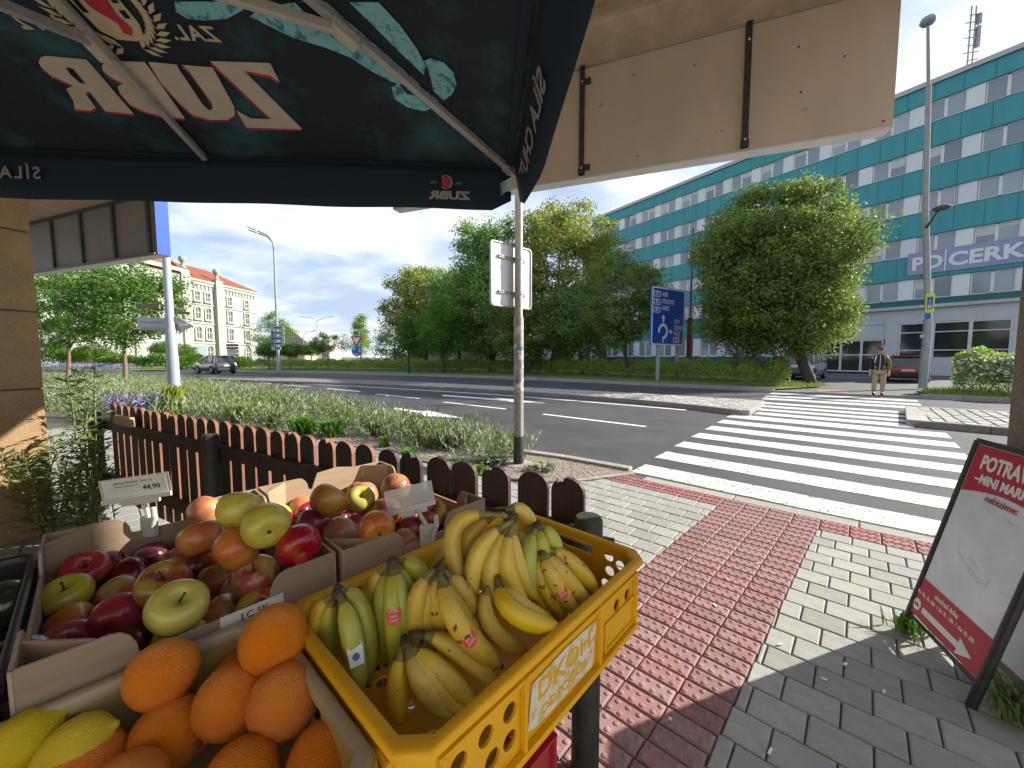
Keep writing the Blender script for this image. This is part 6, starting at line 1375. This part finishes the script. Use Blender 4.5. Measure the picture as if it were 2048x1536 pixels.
# tall lamp at the left with two arms
def lamp(label, base, top, r0, arms, m='lamp_paint', name='street_lamp'):
    o = thing(name, label, 'street lamp', base, 'street lamps'); b, t = V3(base), V3(top)
    mb = MB(); mb.tube([b, b.lerp(t, .12), b.lerp(t, .121), t], [r0*1.4, r0*1.4, r0, r0*.55], 12); mb.build('post', m, o, ang=40)
    for pts, hd in arms:
        mb = MB(); mb.tube([t] + [V3(p) for p in pts], r0*.45, 8); mb.build('arm', m, o, smooth=True)
        e = V3(pts[-1]); d = (e - V3(pts[-2] if len(pts) > 1 else top)).normalized(); w_ = d.cross(V3((0, 0, 1))).normalized()
        mb = MB(); mb.obox(e - w_*hd*.22 - V3((0, 0, .06)), d*hd, w_*hd*.44, (0, 0, .12)); mb.build('lamp_head', 'lamp_glass', o, bevel=.04)
    return o
lb = V3((*(-21.836,36,0.847)[:2], .12)); lt = V3((-21.805,36,11.279))
lm_ = lamp('tall curved street lamp with two arms beside the mop-head trees', lb, lt, .14, [([(-21.909,36,12.04), (-22.297,36,12.575), (-23.238,36,12.976)], .9), ([(-22.215,36.5,12.141), (-22.613,36.5,12.594), (-23.478,36.5,12.91)], .9)])
ls = thing('direction_signs', 'stack of white direction signs on the tall lamp post', 'sign', (-21.738,35.7,2.146), 'direction sign stacks')
for i, (v0, v1, m) in enumerate(((652, 660, 'sign_grey'), (662, 670, 'sign_grey'), (672, 681, 'sign_grey'), (683, 691, 'sign_grey'), (693, 700, 'sign_grey'))):
    a = V3((-22.18,35.6,4.34)); k = 35.6/769; x0, x1 = a.x, a.x + 26*k*(.7 if i == 4 else 1); z0, z1 = 1.5 + (714-v1)*k, 1.5 + (714-v0)*k
    mb = MB(); mb.obox((x0, 35.6, z0), (x1-x0, 0, 0), (0, .06, 0), (0, 0, z1-z0)); mb.build('sign_panel', m, ls)
    mb = MB(); mb.obox((x0+.25, 35.59, z0+.12), ((x1-x0)*.6, 0, 0), (0, .008, 0), (0, 0, .1)); mb.build('lettering', 'ink', ls)
    if i in (1, 2, 3): mb = MB(); mb.obox((x0+.02, 35.585, z0+.03), (.2 if i != 2 else .32, 0, 0), (0, .01, 0), (0, 0, z1-z0-.06)); mb.build('pictogram', 'sign_blue2' if i == 2 else 'sign_blue', ls)
lamp('far double-armed street lamp above the mop-head trees', V3((*(-48.087,95,0.762)[:2], .1)), V3((-47.749,95,10.293)), .14, [([(-48.947,95,11.021), (-50.651,95,11.263)], 1.2), ([(-46.503,95,10.9), (-44.778,95,11.263)], 1.2)])
lamp('small far street lamp left of the double lamp', V3((*(-48.594,90,0.801)[:2], .1)), V3((-48.499,90,6.373)), .12, [([(-48.124,90,7.066), (-46.716,90,7.412)], 1.2)])
# signpost at the left
qx, qy, _ = (-9.87,11.2,1.413)
lp = thing('signpost', 'thick grey post with direction signs in front of the white building', 'pole', (qx, qy, 0))
tp = V3((qx, qy, 5.2)); mb = MB(); mb.tube([(qx, qy, 0), (qx, qy, 1.45), (qx, qy, 1.55), (qx, qy, 2.28), (qx, qy, 2.36), tp], [.15, .145, .135, .13, .10, .09], 16); mb.build('post', 'lamp_paint', lp, ang=40)
kk = 11.0/769
def lsign(name, pts, m, y=11.0, th=.05):
    P_ = [((u-1024)*y/769, 1.5 + (714-v)*y/769) for u, v in pts]; mb = MB(); mb.plate(P_, [], (0, y, 0), (1, 0, 0), (0, 0, 1), (0, th, 0)); return mb.build(name, m, lp)
lsign('direction_sign', [(281, 660), (281, 636), (286, 634), (369, 639), (391, 652), (369, 662)], 'sign_grey', 11.32)
lsign('sign_stiffener', [(284, 643), (330, 644), (330, 646), (284, 645)], 'lamp_paint', 11.3, .015); lsign('sign_stiffener', [(284, 655), (366, 657), (366, 659), (284, 657)], 'lamp_paint', 11.3, .015)
lsign('white_patch', [(366, 648), (380, 648), (380, 652), (366, 651)], 'pure_white', 11.3, .01)
lsign('name_sign', [(282, 609), (326, 611), (326, 619), (282, 617)], 'sign_tan', 11.3); lsign('name_sign', [(338, 622), (386, 625), (386, 630), (338, 628)], 'sign_tan', 11.3)
# brown and white direction stack, far
ds = thing('direction_signs', 'brown and white direction signs by the white building', 'sign', (*(-43.513,60,-0.134)[:2], .1), 'direction sign stacks')
for u, v0, v1, m in ((455, 688, 693, 'sign_brown'), (455, 694, 699, 'sign_brown'), (456, 700, 706, 'sign_grey'), (456, 707, 713, 'sign_grey')):
    k = 60/769; mb = MB(); mb.obox(((u-1024)*k, 60, 1.5 + (714-v1)*k), (24*k, 0, 0), (0, .08, 0), (0, 0, (v1-v0)*k)); mb.build('sign_panel', m, ds)
for u in (459, 474): k = 60.1/769; mb = MB(); mb.tube([((u-1024)*k, 60.15, .1), ((u-1024)*k, 60.15, 3.5)], .06, 8); mb.build('post', 'galv', ds)
# give way and roundabout signs
yx, yy, _ = (-14.478,36,1.453)
gw = thing('give_way_sign', 'give way triangle above a blue roundabout sign on a post', 'road sign', (yx, yy, .12)); k = 36/769
mb = MB(); mb.tube([(yx, yy, .1), (yx, yy, 3.35)], .035, 8); mb.build('post', 'galv', gw)
def tri(r): return [(-r*.866, r*.5), (0, -r), (r*.866, r*.5)]
zc = 1.5 + (714-680)*k
mb = MB(); mb.plate([(x, z + zc) for x, z in tri(.66)], [], (yx, yy-.05, 0), (1, 0, 0), (0, 0, 1), (0, .02, 0)); mb.build('triangle_plate', 'sign_redring', gw)
mb = MB(); mb.plate([(x, z + zc) for x, z in tri(.43)], [], (yx, yy-.056, 0), (1, 0, 0), (0, 0, 1), (0, .004, 0)); mb.build('triangle_face', 'pure_white', gw)
zc = 1.5 + (714-702.5)*k; mb = MB(); mb.plate(circle(0, zc, .46, 24), [], (yx, yy-.05, 0), (1, 0, 0), (0, 0, 1), (0, .02, 0)); mb.build('disc', 'sign_blue2', gw)
for i in range(3):
    a0 = rad(100 + 120*i); pts = [(.34*math.cos(a0 + rad(t)), .34*math.sin(a0 + rad(t)) + zc) for t in range(0, 75, 12)] + [(.26*math.cos(a0 + rad(t)), .26*math.sin(a0 + rad(t)) + zc) for t in range(72, -1, -12)]
    mb = MB(); mb.plate(pts, [], (yx, yy-.056, 0), (1, 0, 0), (0, 0, 1), (0, .004, 0)); mb.build('arrow', 'pure_white', gw)
# big blue direction sign
bA = V3((8.06,22.5,3.64)); bB = V3((10.802,24.3,3.811)); bex = V3((bB.x-bA.x, bB.y-bA.y, 0)); bw = bex.length; bex.normalize(); bz0, bz1 = 2.19, 5.62; bh = bz1-bz0; bno = V3((bex.y, -bex.x, 0)); bo = V3((bA.x, bA.y, bz0))
bs_ = thing('road_direction_sign', 'big blue roundabout direction sign on two grey posts', 'road sign', (bo + bex*bw/2).xy.to_3d())
def BS(x, y, o=0.): return bo + bex*(x*bw) + V3((0, 0, y*bh)) + bno*o
def bplate(name, pts, holes, m, o=.01, th=.004): mb = MB(); mb.plate([(x*bw, y*bh) for x, y in pts], [[(x*bw, y*bh) for x, y in h] for h in holes], bo + bno*o, bex, (0, 0, 1), bno*th); return mb.build(name, m, bs_)
def rr_(x0, y0, x1, y1, r=.03): return [(x*1., y*1.) for x, y in rrect(x0, y0, x1, y1, r)]
bplate('sign_panel', rr_(0, 0, 1, 1, .04), [], 'sign_blue', -.05, .06); bplate('white_border', rr_(.008, .006, .992, .994, .04), [rr_(.04, .03, .96, .97, .035)], 'pure_white', .012)
for x0, y0, s in ((.06, .825, '47'), (.06, .69, '55'), (.06, .555, '367'), (.655, .055, '432')):
    bplate('number_frame', rr_(x0, y0, x0+.19, y0+.10, .02), [rr_(x0+.018, y0+.012, x0+.172, y0+.088, .015)], 'pure_white', .012)
    text(s, .30, 'pure_white', bs_, BS(x0+.095, y0+.026, .016), bex, (0, 0, 1), align='CENTER', bold=.008, wide=.82 if len(s) < 3 else .62)
for s, x, y in (('HULÍN', .30, .845), ('OTROKOVICE', .30, .725), ('KVASICE', .30, .61), ('KYJOV', .67, .395), ('ZDOUNKY', .67, .285), ('RATAJE', .67, .18)): text(s, .36, 'pure_white', bs_, BS(x, y, .014), bex, (0, 0, 1), bold=.009, wide=.50)
cx, cy = .345, .245; ro, ri = .145, .088; asp = bw/bh
ring = [(cx + ro*math.cos(rad(t)), cy + ro*asp*math.sin(rad(t))) for t in range(-95, 196, 12)] + [(cx + ri*math.cos(rad(t)), cy + ri*asp*math.sin(rad(t))) for t in range(193, -96, -12)]
bplate('ring', ring, [], 'pure_white', .012)
bplate('arrow', [(cx-.022, .40), (cx+.022, .40), (cx+.022, .47), (cx+.06, .47), (cx, .535), (cx-.06, .47), (cx-.022, .47)], [], 'pure_white', .012); bplate('arrow', [(.505, cy-.014), (.56, cy-.014), (.56, cy-.045), (.635, cy), (.56, cy+.045), (.56, cy+.014), (.505, cy+.014)], [], 'pure_white', .012)
bplate('stem', [(cx-.02, .055), (cx+.02, .055), (cx+.02, .10), (cx-.02, .10)], [], 'pure_white', .012); bplate('pictogram', [(cx-.025, cy-.03), (cx+.025, cy-.03), (cx+.025, cy+.03), (cx-.025, cy+.03)], [], 'sign_blue2', .012)
for x in (.28, .86): p = BS(x, 0, -.16); mb = MB(); mb.obox((p.x-.1, p.y-.08, .1), (.2, 0, 0), (0, .12, 0), (0, 0, bz1-.6)); mb.build('post', 'galv', bs_)
# rusty pole
rx_, ry_, _ = (12.405,27,1.29); mb = MB(); mb.tube([(rx_, ry_, .1), (rx_, ry_, 4.2), (rx_, ry_, 4.25), (rx_, ry_, 10.3)], [.20, .18, .07, .05], 10); single('rusty_pole', mb, 'rust', 'thin rusty pole right of the blue direction sign', 'pole', (rx_, ry_, .1), ang=40)
# tall lamp at the right with crossing sign
gx, gy, _ = (18.428,17.2,0.92); rl_ = thing('street_lamp', 'tall grey lamp post with a yellow crossing sign at the right', 'street lamp', (gx, gy, .1), 'street lamps')
g1 = V3((17.71,17.2,13.037)); g2 = V3((17.51,17.2,15.398)); mb = MB(); mb.tube([(gx, gy, .1), (gx+.02, gy, 3.1), (gx+.02, gy, 3.2), V3((17.988,17.2,7.662)), V3((17.98,17.2,7.768)), g1, g1 + V3((0, 0, .01)), g2], [.15, .145, .12, .11, .10, .09, .065, .05], 14); mb.build('post', 'lamp_concrete', rl_, ang=40)
mb = MB(); mb.tube([(gx, gy, .1), (gx+.02, gy, 3.15)], [.155, .15], 14); mb.build('post_sleeve', 'lamp_paint', rl_, ang=40)
mb = MB(); e = V3((17.495,17.2,15.596)); mb.lathe([(.02, -.16), (.20, -.13), (.27, -.02), (.22, .12), (.05, .2)], 14, e); mb.build('lamp_head', 'lamp_paint', rl_, smooth=True)
a0_, a1_ = V3((17.966,17.1,7.099)), V3((17.872,16.6,7.61)); mb = MB(); mb.tube([a0_, a1_], .05, 8); mb.build('arm', 'dark_frame', rl_, smooth=True)
mb = MB(); mb.lathe([(.02, -.10), (.22, -.07), (.30, .02), (.16, .10), (.02, .12)], 14, V3((17.922,16.5,7.695))); mb.build('small_lamp_head', 'dark_frame', rl_, smooth=True)
ysx = V3((17.895,16.9,3.753)); dvx = V3((.62, -.78, 0)).normalized()
for z0, z1, w, m, nm in ((3.42, 4.22, .26, 'sign_yellow', 'yellow_plate'), (3.14, 3.40, .18, 'sign_blue2', 'blue_plate')): mb = MB(); mb.obox(V3((ysx.x+.06, ysx.y, z0)), dvx*w, V3((-dvx.y, dvx.x, 0))*.03, (0, 0, z1-z0)); mb.build(nm, m, rl_)
nvx = V3((dvx.y, -dvx.x, 0)); nvx = nvx if nvx.dot(V3((-1, -1, 0))) > 0 else -nvx
mb = MB(); mb.plate([(.045, 3.58), (.215, 3.58), (.215, 4.08), (.045, 4.08)], [], V3((ysx.x+.06, ysx.y, 0)) + nvx*.002, dvx, (0, 0, 1), nvx*.006); mb.plate([], [], (0, 0, 0), (1, 0, 0), (0, 1, 0), (0, 0, 1)) if False else None; mb.build('crossing_symbol', 'sign_blue', rl_)
mb = MB(); mb.plate([(.065, 3.63), (.195, 3.63), (.13, 4.02)], [], V3((ysx.x+.06, ysx.y, 0)) + nvx*.009, dvx, (0, 0, 1), nvx*.003); mb.build('crossing_triangle', 'pure_white', rl_)
mb = MB(); mb.plate([(.115, 3.68), (.145, 3.68), (.15, 3.84), (.13, 3.92), (.11, 3.84)], [], V3((ysx.x+.06, ysx.y, 0)) + nvx*.013, dvx, (0, 0, 1), nvx*.002); mb.build('walking_figure', 'ink', rl_)
ad = V3((gx, gy, 0)); 
mb = MB(); mb.obox(ad + V3((-.20, -.06, 2.35)), (.02, 0, 0), (.03, .18, 0), (0, 0, .16)); mb.build('post_sticker', 'pure_white', rl_)

# ------------------------------------------------------------------ vehicles
mat('tyre', (.018, .018, .018), .8); mat('alloy', (.45, .45, .46), .35, metal=.7); mat('car_glass', (.02, .026, .03), .05, (.03, .036, .04), 1, 2, spec=.9); mat('tail_red', (.42, .01, .012), .25); mat('black_trim', (.018, .018, .019), .6); mat('plate_white', (.72, .72, .70), .5)
mat('paint_grey', (.075, .095, .105), .28, (.07, .09, .10), 1, 2, metal=.35, coat=.6); mat('paint_red', (.30, .022, .014), .28, (.28, .02, .013), 1, 2, metal=.2, coat=.6); mat('paint_silver', (.36, .39, .42), .3, (.34, .37, .40), 1, 2, metal=.5, coat=.5)
def car(name, label, loc, head, pm, L=4.4, Wd=1.84, H_=1.63, belt=.98, hood=.93, roof_f=.06, roof_r=-.80, base_f=.46, base_r=-.95, sporty=0.):
    """lofted shell with wheel arches, tapered glasshouse, pillars, lights and wheels; local +x is the front"""
    o = thing(name, label, 'car', loc, None, math.atan2(head[1], head[0])); h = L/2; w = Wd/2
    S = [(-1., .84, .44, belt-.18), (-.965, .94, .36, belt+.0), (-.87, .985, .27, belt+.02), (-.5, 1., .25, belt), (.1, 1., .25, belt-.02), (base_f, .99, .26, belt-.04), (.74, .96, .27, hood-.02), (.93, .88, .32, hood-.15), (1., .72, .40, hood-.32)]
    v = []; f = []; n = 10
    for x, ww, zb, zt in S:
        W_ = w*ww; half = [(W_*.86, zb), (W_*.98, zb+.10), (W_, (zb+zt)*.5), (W_*.975, zt-.08), (W_*.90, zt)]
        ring_ = half + [(-y, z) for y, z in half[::-1]]; v += [(x*h, y, z) for y, z in ring_]
    for i in range(len(S)-1): f += [(i*n+j, i*n+(j+1) % n, (i+1)*n+(j+1) % n, (i+1)*n+j) for j in range(n)]
    f += [tuple(range(n))[::-1], tuple(range((len(S)-1)*n, len(S)*n))]
    f = [q[::-1] for q in f]
    mb = MB(); mb.add(v, f); mb.build('body', pm, o, ang=50)
    bw_, rw_ = w*.885, w*.70; zb, zt = belt-.03, H_-.05
    B = [(base_r*h, -bw_, zb), (base_f*h, -bw_, zb), (base_f*h, bw_, zb), (base_r*h, bw_, zb)]; T = [(roof_r*h, -rw_, zt), (roof_f*h, -rw_, zt), (roof_f*h, rw_, zt), (roof_r*h, rw_, zt)]
    mb = MB(); mb.add(B + T, [(0, 1, 5, 4), (1, 2, 6, 5), (2, 3, 7, 6), (3, 0, 4, 7)]); mb.build('glasshouse', 'car_glass', o)
    mb = MB(); k = [(roof_r*h-.08, -rw_-.02), (roof_f*h+.10, -rw_-.02), (roof_f*h+.16, 0), (roof_f*h+.10, rw_+.02), (roof_r*h-.08, rw_+.02), (roof_r*h-.14, 0)]
    mb.prism(k, zt-.015, zt+.02); mb.prism([(x*.96, y*.86) for x, y in k], zt+.02, zt+.055); mb.build('roof', pm, o, bevel=.015)
    for a, b in ((0, 4), (1, 5), (2, 6), (3, 7)): mb = MB(); mb.tube([B[a], T[b-4]], .05, 6); mb.build('pillar', pm, o, smooth=True)
    for y in (-1, 1):
        for fx in (-.02, .52 if base_r < -.9 else .6):
            xb = -.05*h if fx < 0 else base_r*h*.62; mb = MB(); mb.tube([(xb, y*(bw_+.003), zb), (xb*.94, y*(rw_+.006), zt)], .045, 6); mb.build('pillar', pm, o, smooth=True)
    for y in (-1, 1): mb = MB(); mb.tube([(roof_r*h*.9, y*rw_*.88, zt+.07), (roof_f*h*.7, y*rw_*.88, zt+.07)], .02, 6); mb.build('roof_rail', 'alloy', o)
    for x in (-.60, .62):
        for y in (-1, 1):
            wc = MB(); cx_ = x*h; r = .345
            def ring2(rr, yy): return [(cx_ + rr*math.cos(2*math.pi*i/20), yy, .345 + rr*math.sin(2*math.pi*i/20)) for i in range(20)]
            y0, y1 = y*(w-.20), y*(w+.012); vv = ring2(r, y0) + ring2(r, y1-y*.03) + ring2(r*.93, y1) + ring2(r*.68, y1); ff = [(q*20+i, q*20+(i+1) % 20, (q+1)*20+(i+1) % 20, (q+1)*20+i) for q in range(3) for i in range(20)]
            wc.add(vv, ff); wo2 = wc.build('wheel', 'tyre', o)
            rm_ = MB(); vv = ring2(r*.67, y1-y*.02); rm_.add(vv + [(cx_, y1-y*.01, .345)], [(i, (i+1) % 20, 20) for i in range(20)])
            for s_ in range(5): a = 2*math.pi*s_/5; rm_.tube([(cx_, y1, .345), (cx_ + r*.64*math.cos(a), y1-y*.005, .345 + r*.64*math.sin(a))], .028, 5)
            rm_.build('rim', 'alloy', wo2)
            ar_ = MB(); pts = [(cx_ + r*1.14*math.cos(math.pi*i/12), .36 + r*1.14*math.sin(math.pi*i/12)) for i in range(13)]; pi_ = [(cx_ + r*1.02*math.cos(math.pi*i/12), .36 + r*1.02*math.sin(math.pi*i/12)) for i in range(12, -1, -1)]
            ar_.plate(pts + pi_, [], (0, y*(w-.012), 0), (1, 0, 0), (0, 0, 1), (0, y*.022, 0)); ar_.build('wheel_arch', 'black_trim', o)
    mb = MB(); mb.box((-h*.985, 0, .42), (.12, Wd*.86, .22)); mb.build('rear_bumper', 'black_trim', o, bevel=.03); mb = MB(); mb.box((h*.965, 0, .42), (.12, Wd*.80, .22)); mb.build('front_bumper', 'black_trim', o, bevel=.03)
    for y in (-1, 1):
        mb = MB(); mb.obox((-h*.985, y*w*.90 - (.0 if y < 0 else .34), belt-.16), (.30, 0, 0), (0, .34, 0), (0, 0, .15)); mb.build('tail_light', 'tail_red', o, bevel=.02)
        mb = MB(); mb.obox((h*.86, y*w*.84 - (.0 if y < 0 else .3), hood-.30), (.22, 0, 0), (0, .3, 0), (0, 0, .14)); mb.build('headlight', 'lamp_glass', o, bevel=.02)
        mb = MB(); mb.box((base_f*h*.86, y*(w+.07), belt+.05), (.14, .18, .13)); mb.build('mirror', pm, o, bevel=.02)
    mb = MB(); mb.box((-h*1.003, 0, belt-.22), (.02, .52, .11)); mb.build('number_plate', 'plate_white', o)
    mb = MB(); mb.box((0, 0, .27), (L*.7, Wd*.98, .08)); mb.build('sill', 'black_trim', o, bevel=.02)
    return o
car('estate_car', 'dark grey estate car with roof rails driving away at the left', (*(-27.339,35.5,0.072)[:2], -.02), (-.86, .51), 'paint_grey', L=4.5, base_f=.44)
car('hatchback', 'red hatchback parked behind the pedestrian', (*(23.461,23,-0.326)[:2], .06), (.66, .75), 'paint_red', L=4.3, Wd=1.80, H_=1.52, belt=.92, hood=.88)
car('people_carrier', 'silver people carrier behind the linden trunk', (*(19.275,25.5,-0.191)[:2], .06), (-.75, -.66), 'paint_silver', L=4.7, Wd=1.9, H_=1.85, belt=1.05, hood=1.02, roof_f=.30, base_f=.66)
car('parked_car', 'pale car mostly hidden behind the grey estate car', (*(-39.687,48,0.006)[:2], -.02), (-.5, -.86), 'paint_silver', L=4.2, H_=1.48, belt=.9, hood=.86)

# ------------------------------------------------------------------ pedestrian
mat('skin', (.50, .30, .21), .6, (.44, .25, .18), 20, 3); mat('jacket_black', (.016, .017, .019), .7); mat('sleeve_olive', (.17, .18, .025), .8); mat('khaki', (.36, .28, .165), .85, (.30, .23, .135), 12, 4, bump=.3, bscale=30); mat('shoe', (.03, .028, .026), .7); mat('cap', (.09, .09, .088), .8); mat('zip_white', (.70, .70, .66), .6)
def skin(name, verts, edges, radii, m, parent, sub=2, root=0):
    me = bpy.data.meshes.new(name); me.from_pydata(verts, edges, []); me.materials.append(MAT[m]); o = link(name, me, parent)
    md = o.modifiers.new('skin', 'SKIN'); md.use_smooth_shade = True
    for i, r in enumerate(radii): me.skin_vertices[0].data[i].radius = r if hasattr(r, '__len__') else (r, r); me.skin_vertices[0].data[i].use_root = (i == root)
    sd_ = o.modifiers.new('sub', 'SUBSURF'); sd_.levels = sd_.render_levels = sub
    return o
pxx, pyy = (13.893,14.532)
pe = thing('person', 'pedestrian in a black jacket with olive sleeves, khaki trousers and cap', 'person', (pxx, pyy, .066), None, math.atan2(-pyy, -pxx) + math.pi/2)
# local frame: faces -y
bv = [(0, 0, .96), (0, 0, 1.12), (0, .0, 1.32), (0, .01, 1.46), (0, 0, 1.55), (0, -.015, 1.64), (0, -.01, 1.75), (.10, 0, .92), (.115, -.02, .50), (.105, .01, .09), (.105, -.12, .05), (-.10, 0, .92), (-.12, -.03, .50), (-.125, -.03, .09), (-.13, -.16, .05), (.19, 0, 1.42), (.25, .03, 1.15), (.255, -.04, .92), (.25, -.06, .83), (-.19, 0, 1.42), (-.25, .03, 1.15), (-.26, -.05, .92), (-.255, -.07, .83)]
be = [(0, 1), (1, 2), (2, 3), (3, 4), (4, 5), (5, 6), (0, 7), (7, 8), (8, 9), (9, 10), (0, 11), (11, 12), (12, 13), (13, 14), (3, 15), (15, 16), (16, 17), (17, 18), (3, 19), (19, 20), (20, 21), (21, 22)]
br_ = [(.15, .10), (.145, .10), (.165, .11), (.12, .09), (.055, .055), (.078, .092), (.072, .085), .085, .06, .042, .04, .085, .06, .042, .04, .062, .045, .036, .034, .062, .045, .036, .034]
body = skin('body', bv, be, br_, 'skin', pe)
skin('jacket', [(0, 0, .90), (0, 0, 1.08), (0, 0, 1.30), (0, .01, 1.46), (0, .0, 1.53), (.18, 0, 1.43), (-.18, 0, 1.43)], [(0, 1), (1, 2), (2, 3), (3, 4), (3, 5), (3, 6)], [(.205, .15), (.195, .145), (.205, .15), (.15, .12), (.085, .085), .085, .085], 'jacket_black', pe)
for s_, i in ((1, 15), (-1, 19)): skin('sleeve', [(s_*.195, 0, 1.41), (s_*.255, .03, 1.15), (s_*.262, -.04, .93)], [(0, 1), (1, 2)], [.078, .064, .056], 'sleeve_olive' if s_ > 0 else 'jacket_black', pe)
skin('trousers', [(0, 0, .95), (.10, 0, .88), (.117, -.02, .50), (.107, .01, .12), (-.10, 0, .88), (-.122, -.03, .50), (-.127, -.03, .12)], [(0, 1), (1, 2), (2, 3), (0, 4), (4, 5), (5, 6)], [(.17, .12), .105, .085, .075, .105, .085, .075], 'khaki', pe)
for x, y in ((.105, .0), (-.127, -.03)): skin('shoe', [(x, y+.05, .05), (x, y-.06, .05), (x*1.05, y-.18, .04)], [(0, 1), (1, 2)], [.055, .058, .045], 'shoe', pe)
for x, y in ((.252, -.065), (-.257, -.075)):
    mb = MB(); mb.tube([(x, y, .86), (x, y-.005, .80), (x, y-.02, .765)], [.032, .036, .028], 8)
    for k in range(4): mb.tube([(x + (k-1.5)*.016, y-.02, .775), (x + (k-1.5)*.017, y-.035, .74), (x + (k-1.5)*.015, y-.03, .705 + .008*abs(k-1.5))], .0088, 6)
    mb.tube([(x - .03*(1 if x > 0 else -1), y-.02, .82), (x - .045*(1 if x > 0 else -1), y-.045, .785), (x - .04*(1 if x > 0 else -1), y-.05, .755)], .0095, 6); mb.build('hand', 'skin', body, smooth=True)
mb = MB(); mb.lathe([(.098, 0), (.100, .03), (.092, .075), (.06, .11), (.01, .122)], 18, (0, -.008, 1.72)); mb.prism([(-.085, -.07), (.085, -.07), (.07, -.16), (0, -.185), (-.07, -.16)], 1.715, 1.728); mb.build('cap', 'cap', pe, smooth=False, ang=50)
mb = MB(); mb.box((.03, -.103, 1.672), (.022, .012, .010)); mb.box((-.03, -.103, 1.672), (.022, .012, .010)); mb.build('eye', 'ink', body); mb = MB(); mb.tube([(0, -.098, 1.68), (0, -.122, 1.648), (0, -.10, 1.64)], [.008, .014, .008], 6); mb.build('nose', 'skin', body, smooth=True); mb = MB(); mb.box((0, -.101, 1.612), (.045, .01, .008)); mb.build('mouth', 'tail_red', body)
for s_ in (-1, 1): mb = MB(); mb.lathe([(.005, -.03), (.016, -.015), (.016, .015), (.005, .03)], 8, (s_*.083, .0, 1.66)); mb.build('ear', 'skin', body, smooth=True)
mb = MB(); mb.box((.0, -.158, 1.22), (.016, .012, .56)); mb.build('zip', 'zip_white', pe)
for s_ in (-1, 1): mb = MB(); mb.tube([(s_*.10, -.145, 1.0), (s_*.14, -.145, 1.10)], .010, 6); mb.build('pocket_zip', 'zip_white', pe)
for s_ in (-1, 1): mb = MB(); mb.tube([(s_*.11, -.11, 1.49), (s_*.13, -.155, 1.36), (s_*.15, -.14, 1.22)], .02, 6); mb.build('backpack_strap', 'zip_white' if s_ < 0 else 'sleeve_olive', pe, smooth=True)
mb = MB(); mb.lathe([(.085, 0), (.10, .03), (.09, .07)], 14, (0, .0, 1.49)); mb.build('collar', 'sleeve_olive', pe, smooth=True)
mb = MB(); mb.box((.02, .19, 1.28), (.32, .18, .50)); mb.build('backpack', 'jacket_black', pe, bevel=.05)

# ------------------------------------------------------------------ small litter on the pavement
mb = MB(); rl2 = random.Random(3)
for u, v in ((0, 0),): pass
for x, y in ((1.667,1.622), (1.453,2.494), (1.783,2.695), (0.981,1.36), (1.452,1.689), (1.626,1.776), (1.226,2.222), (1.399,1.907), (0.655,1.491)):
    a = rl2.uniform(0, 3); l = rl2.uniform(.012, .035); mb.box((x, y, .006), (l, rl2.uniform(.005, .012), .004), a)
tag(mb.build('litter', 'pure_white'), 'tiny scraps of white litter scattered on the pavers', 'litter', None, 'stuff')
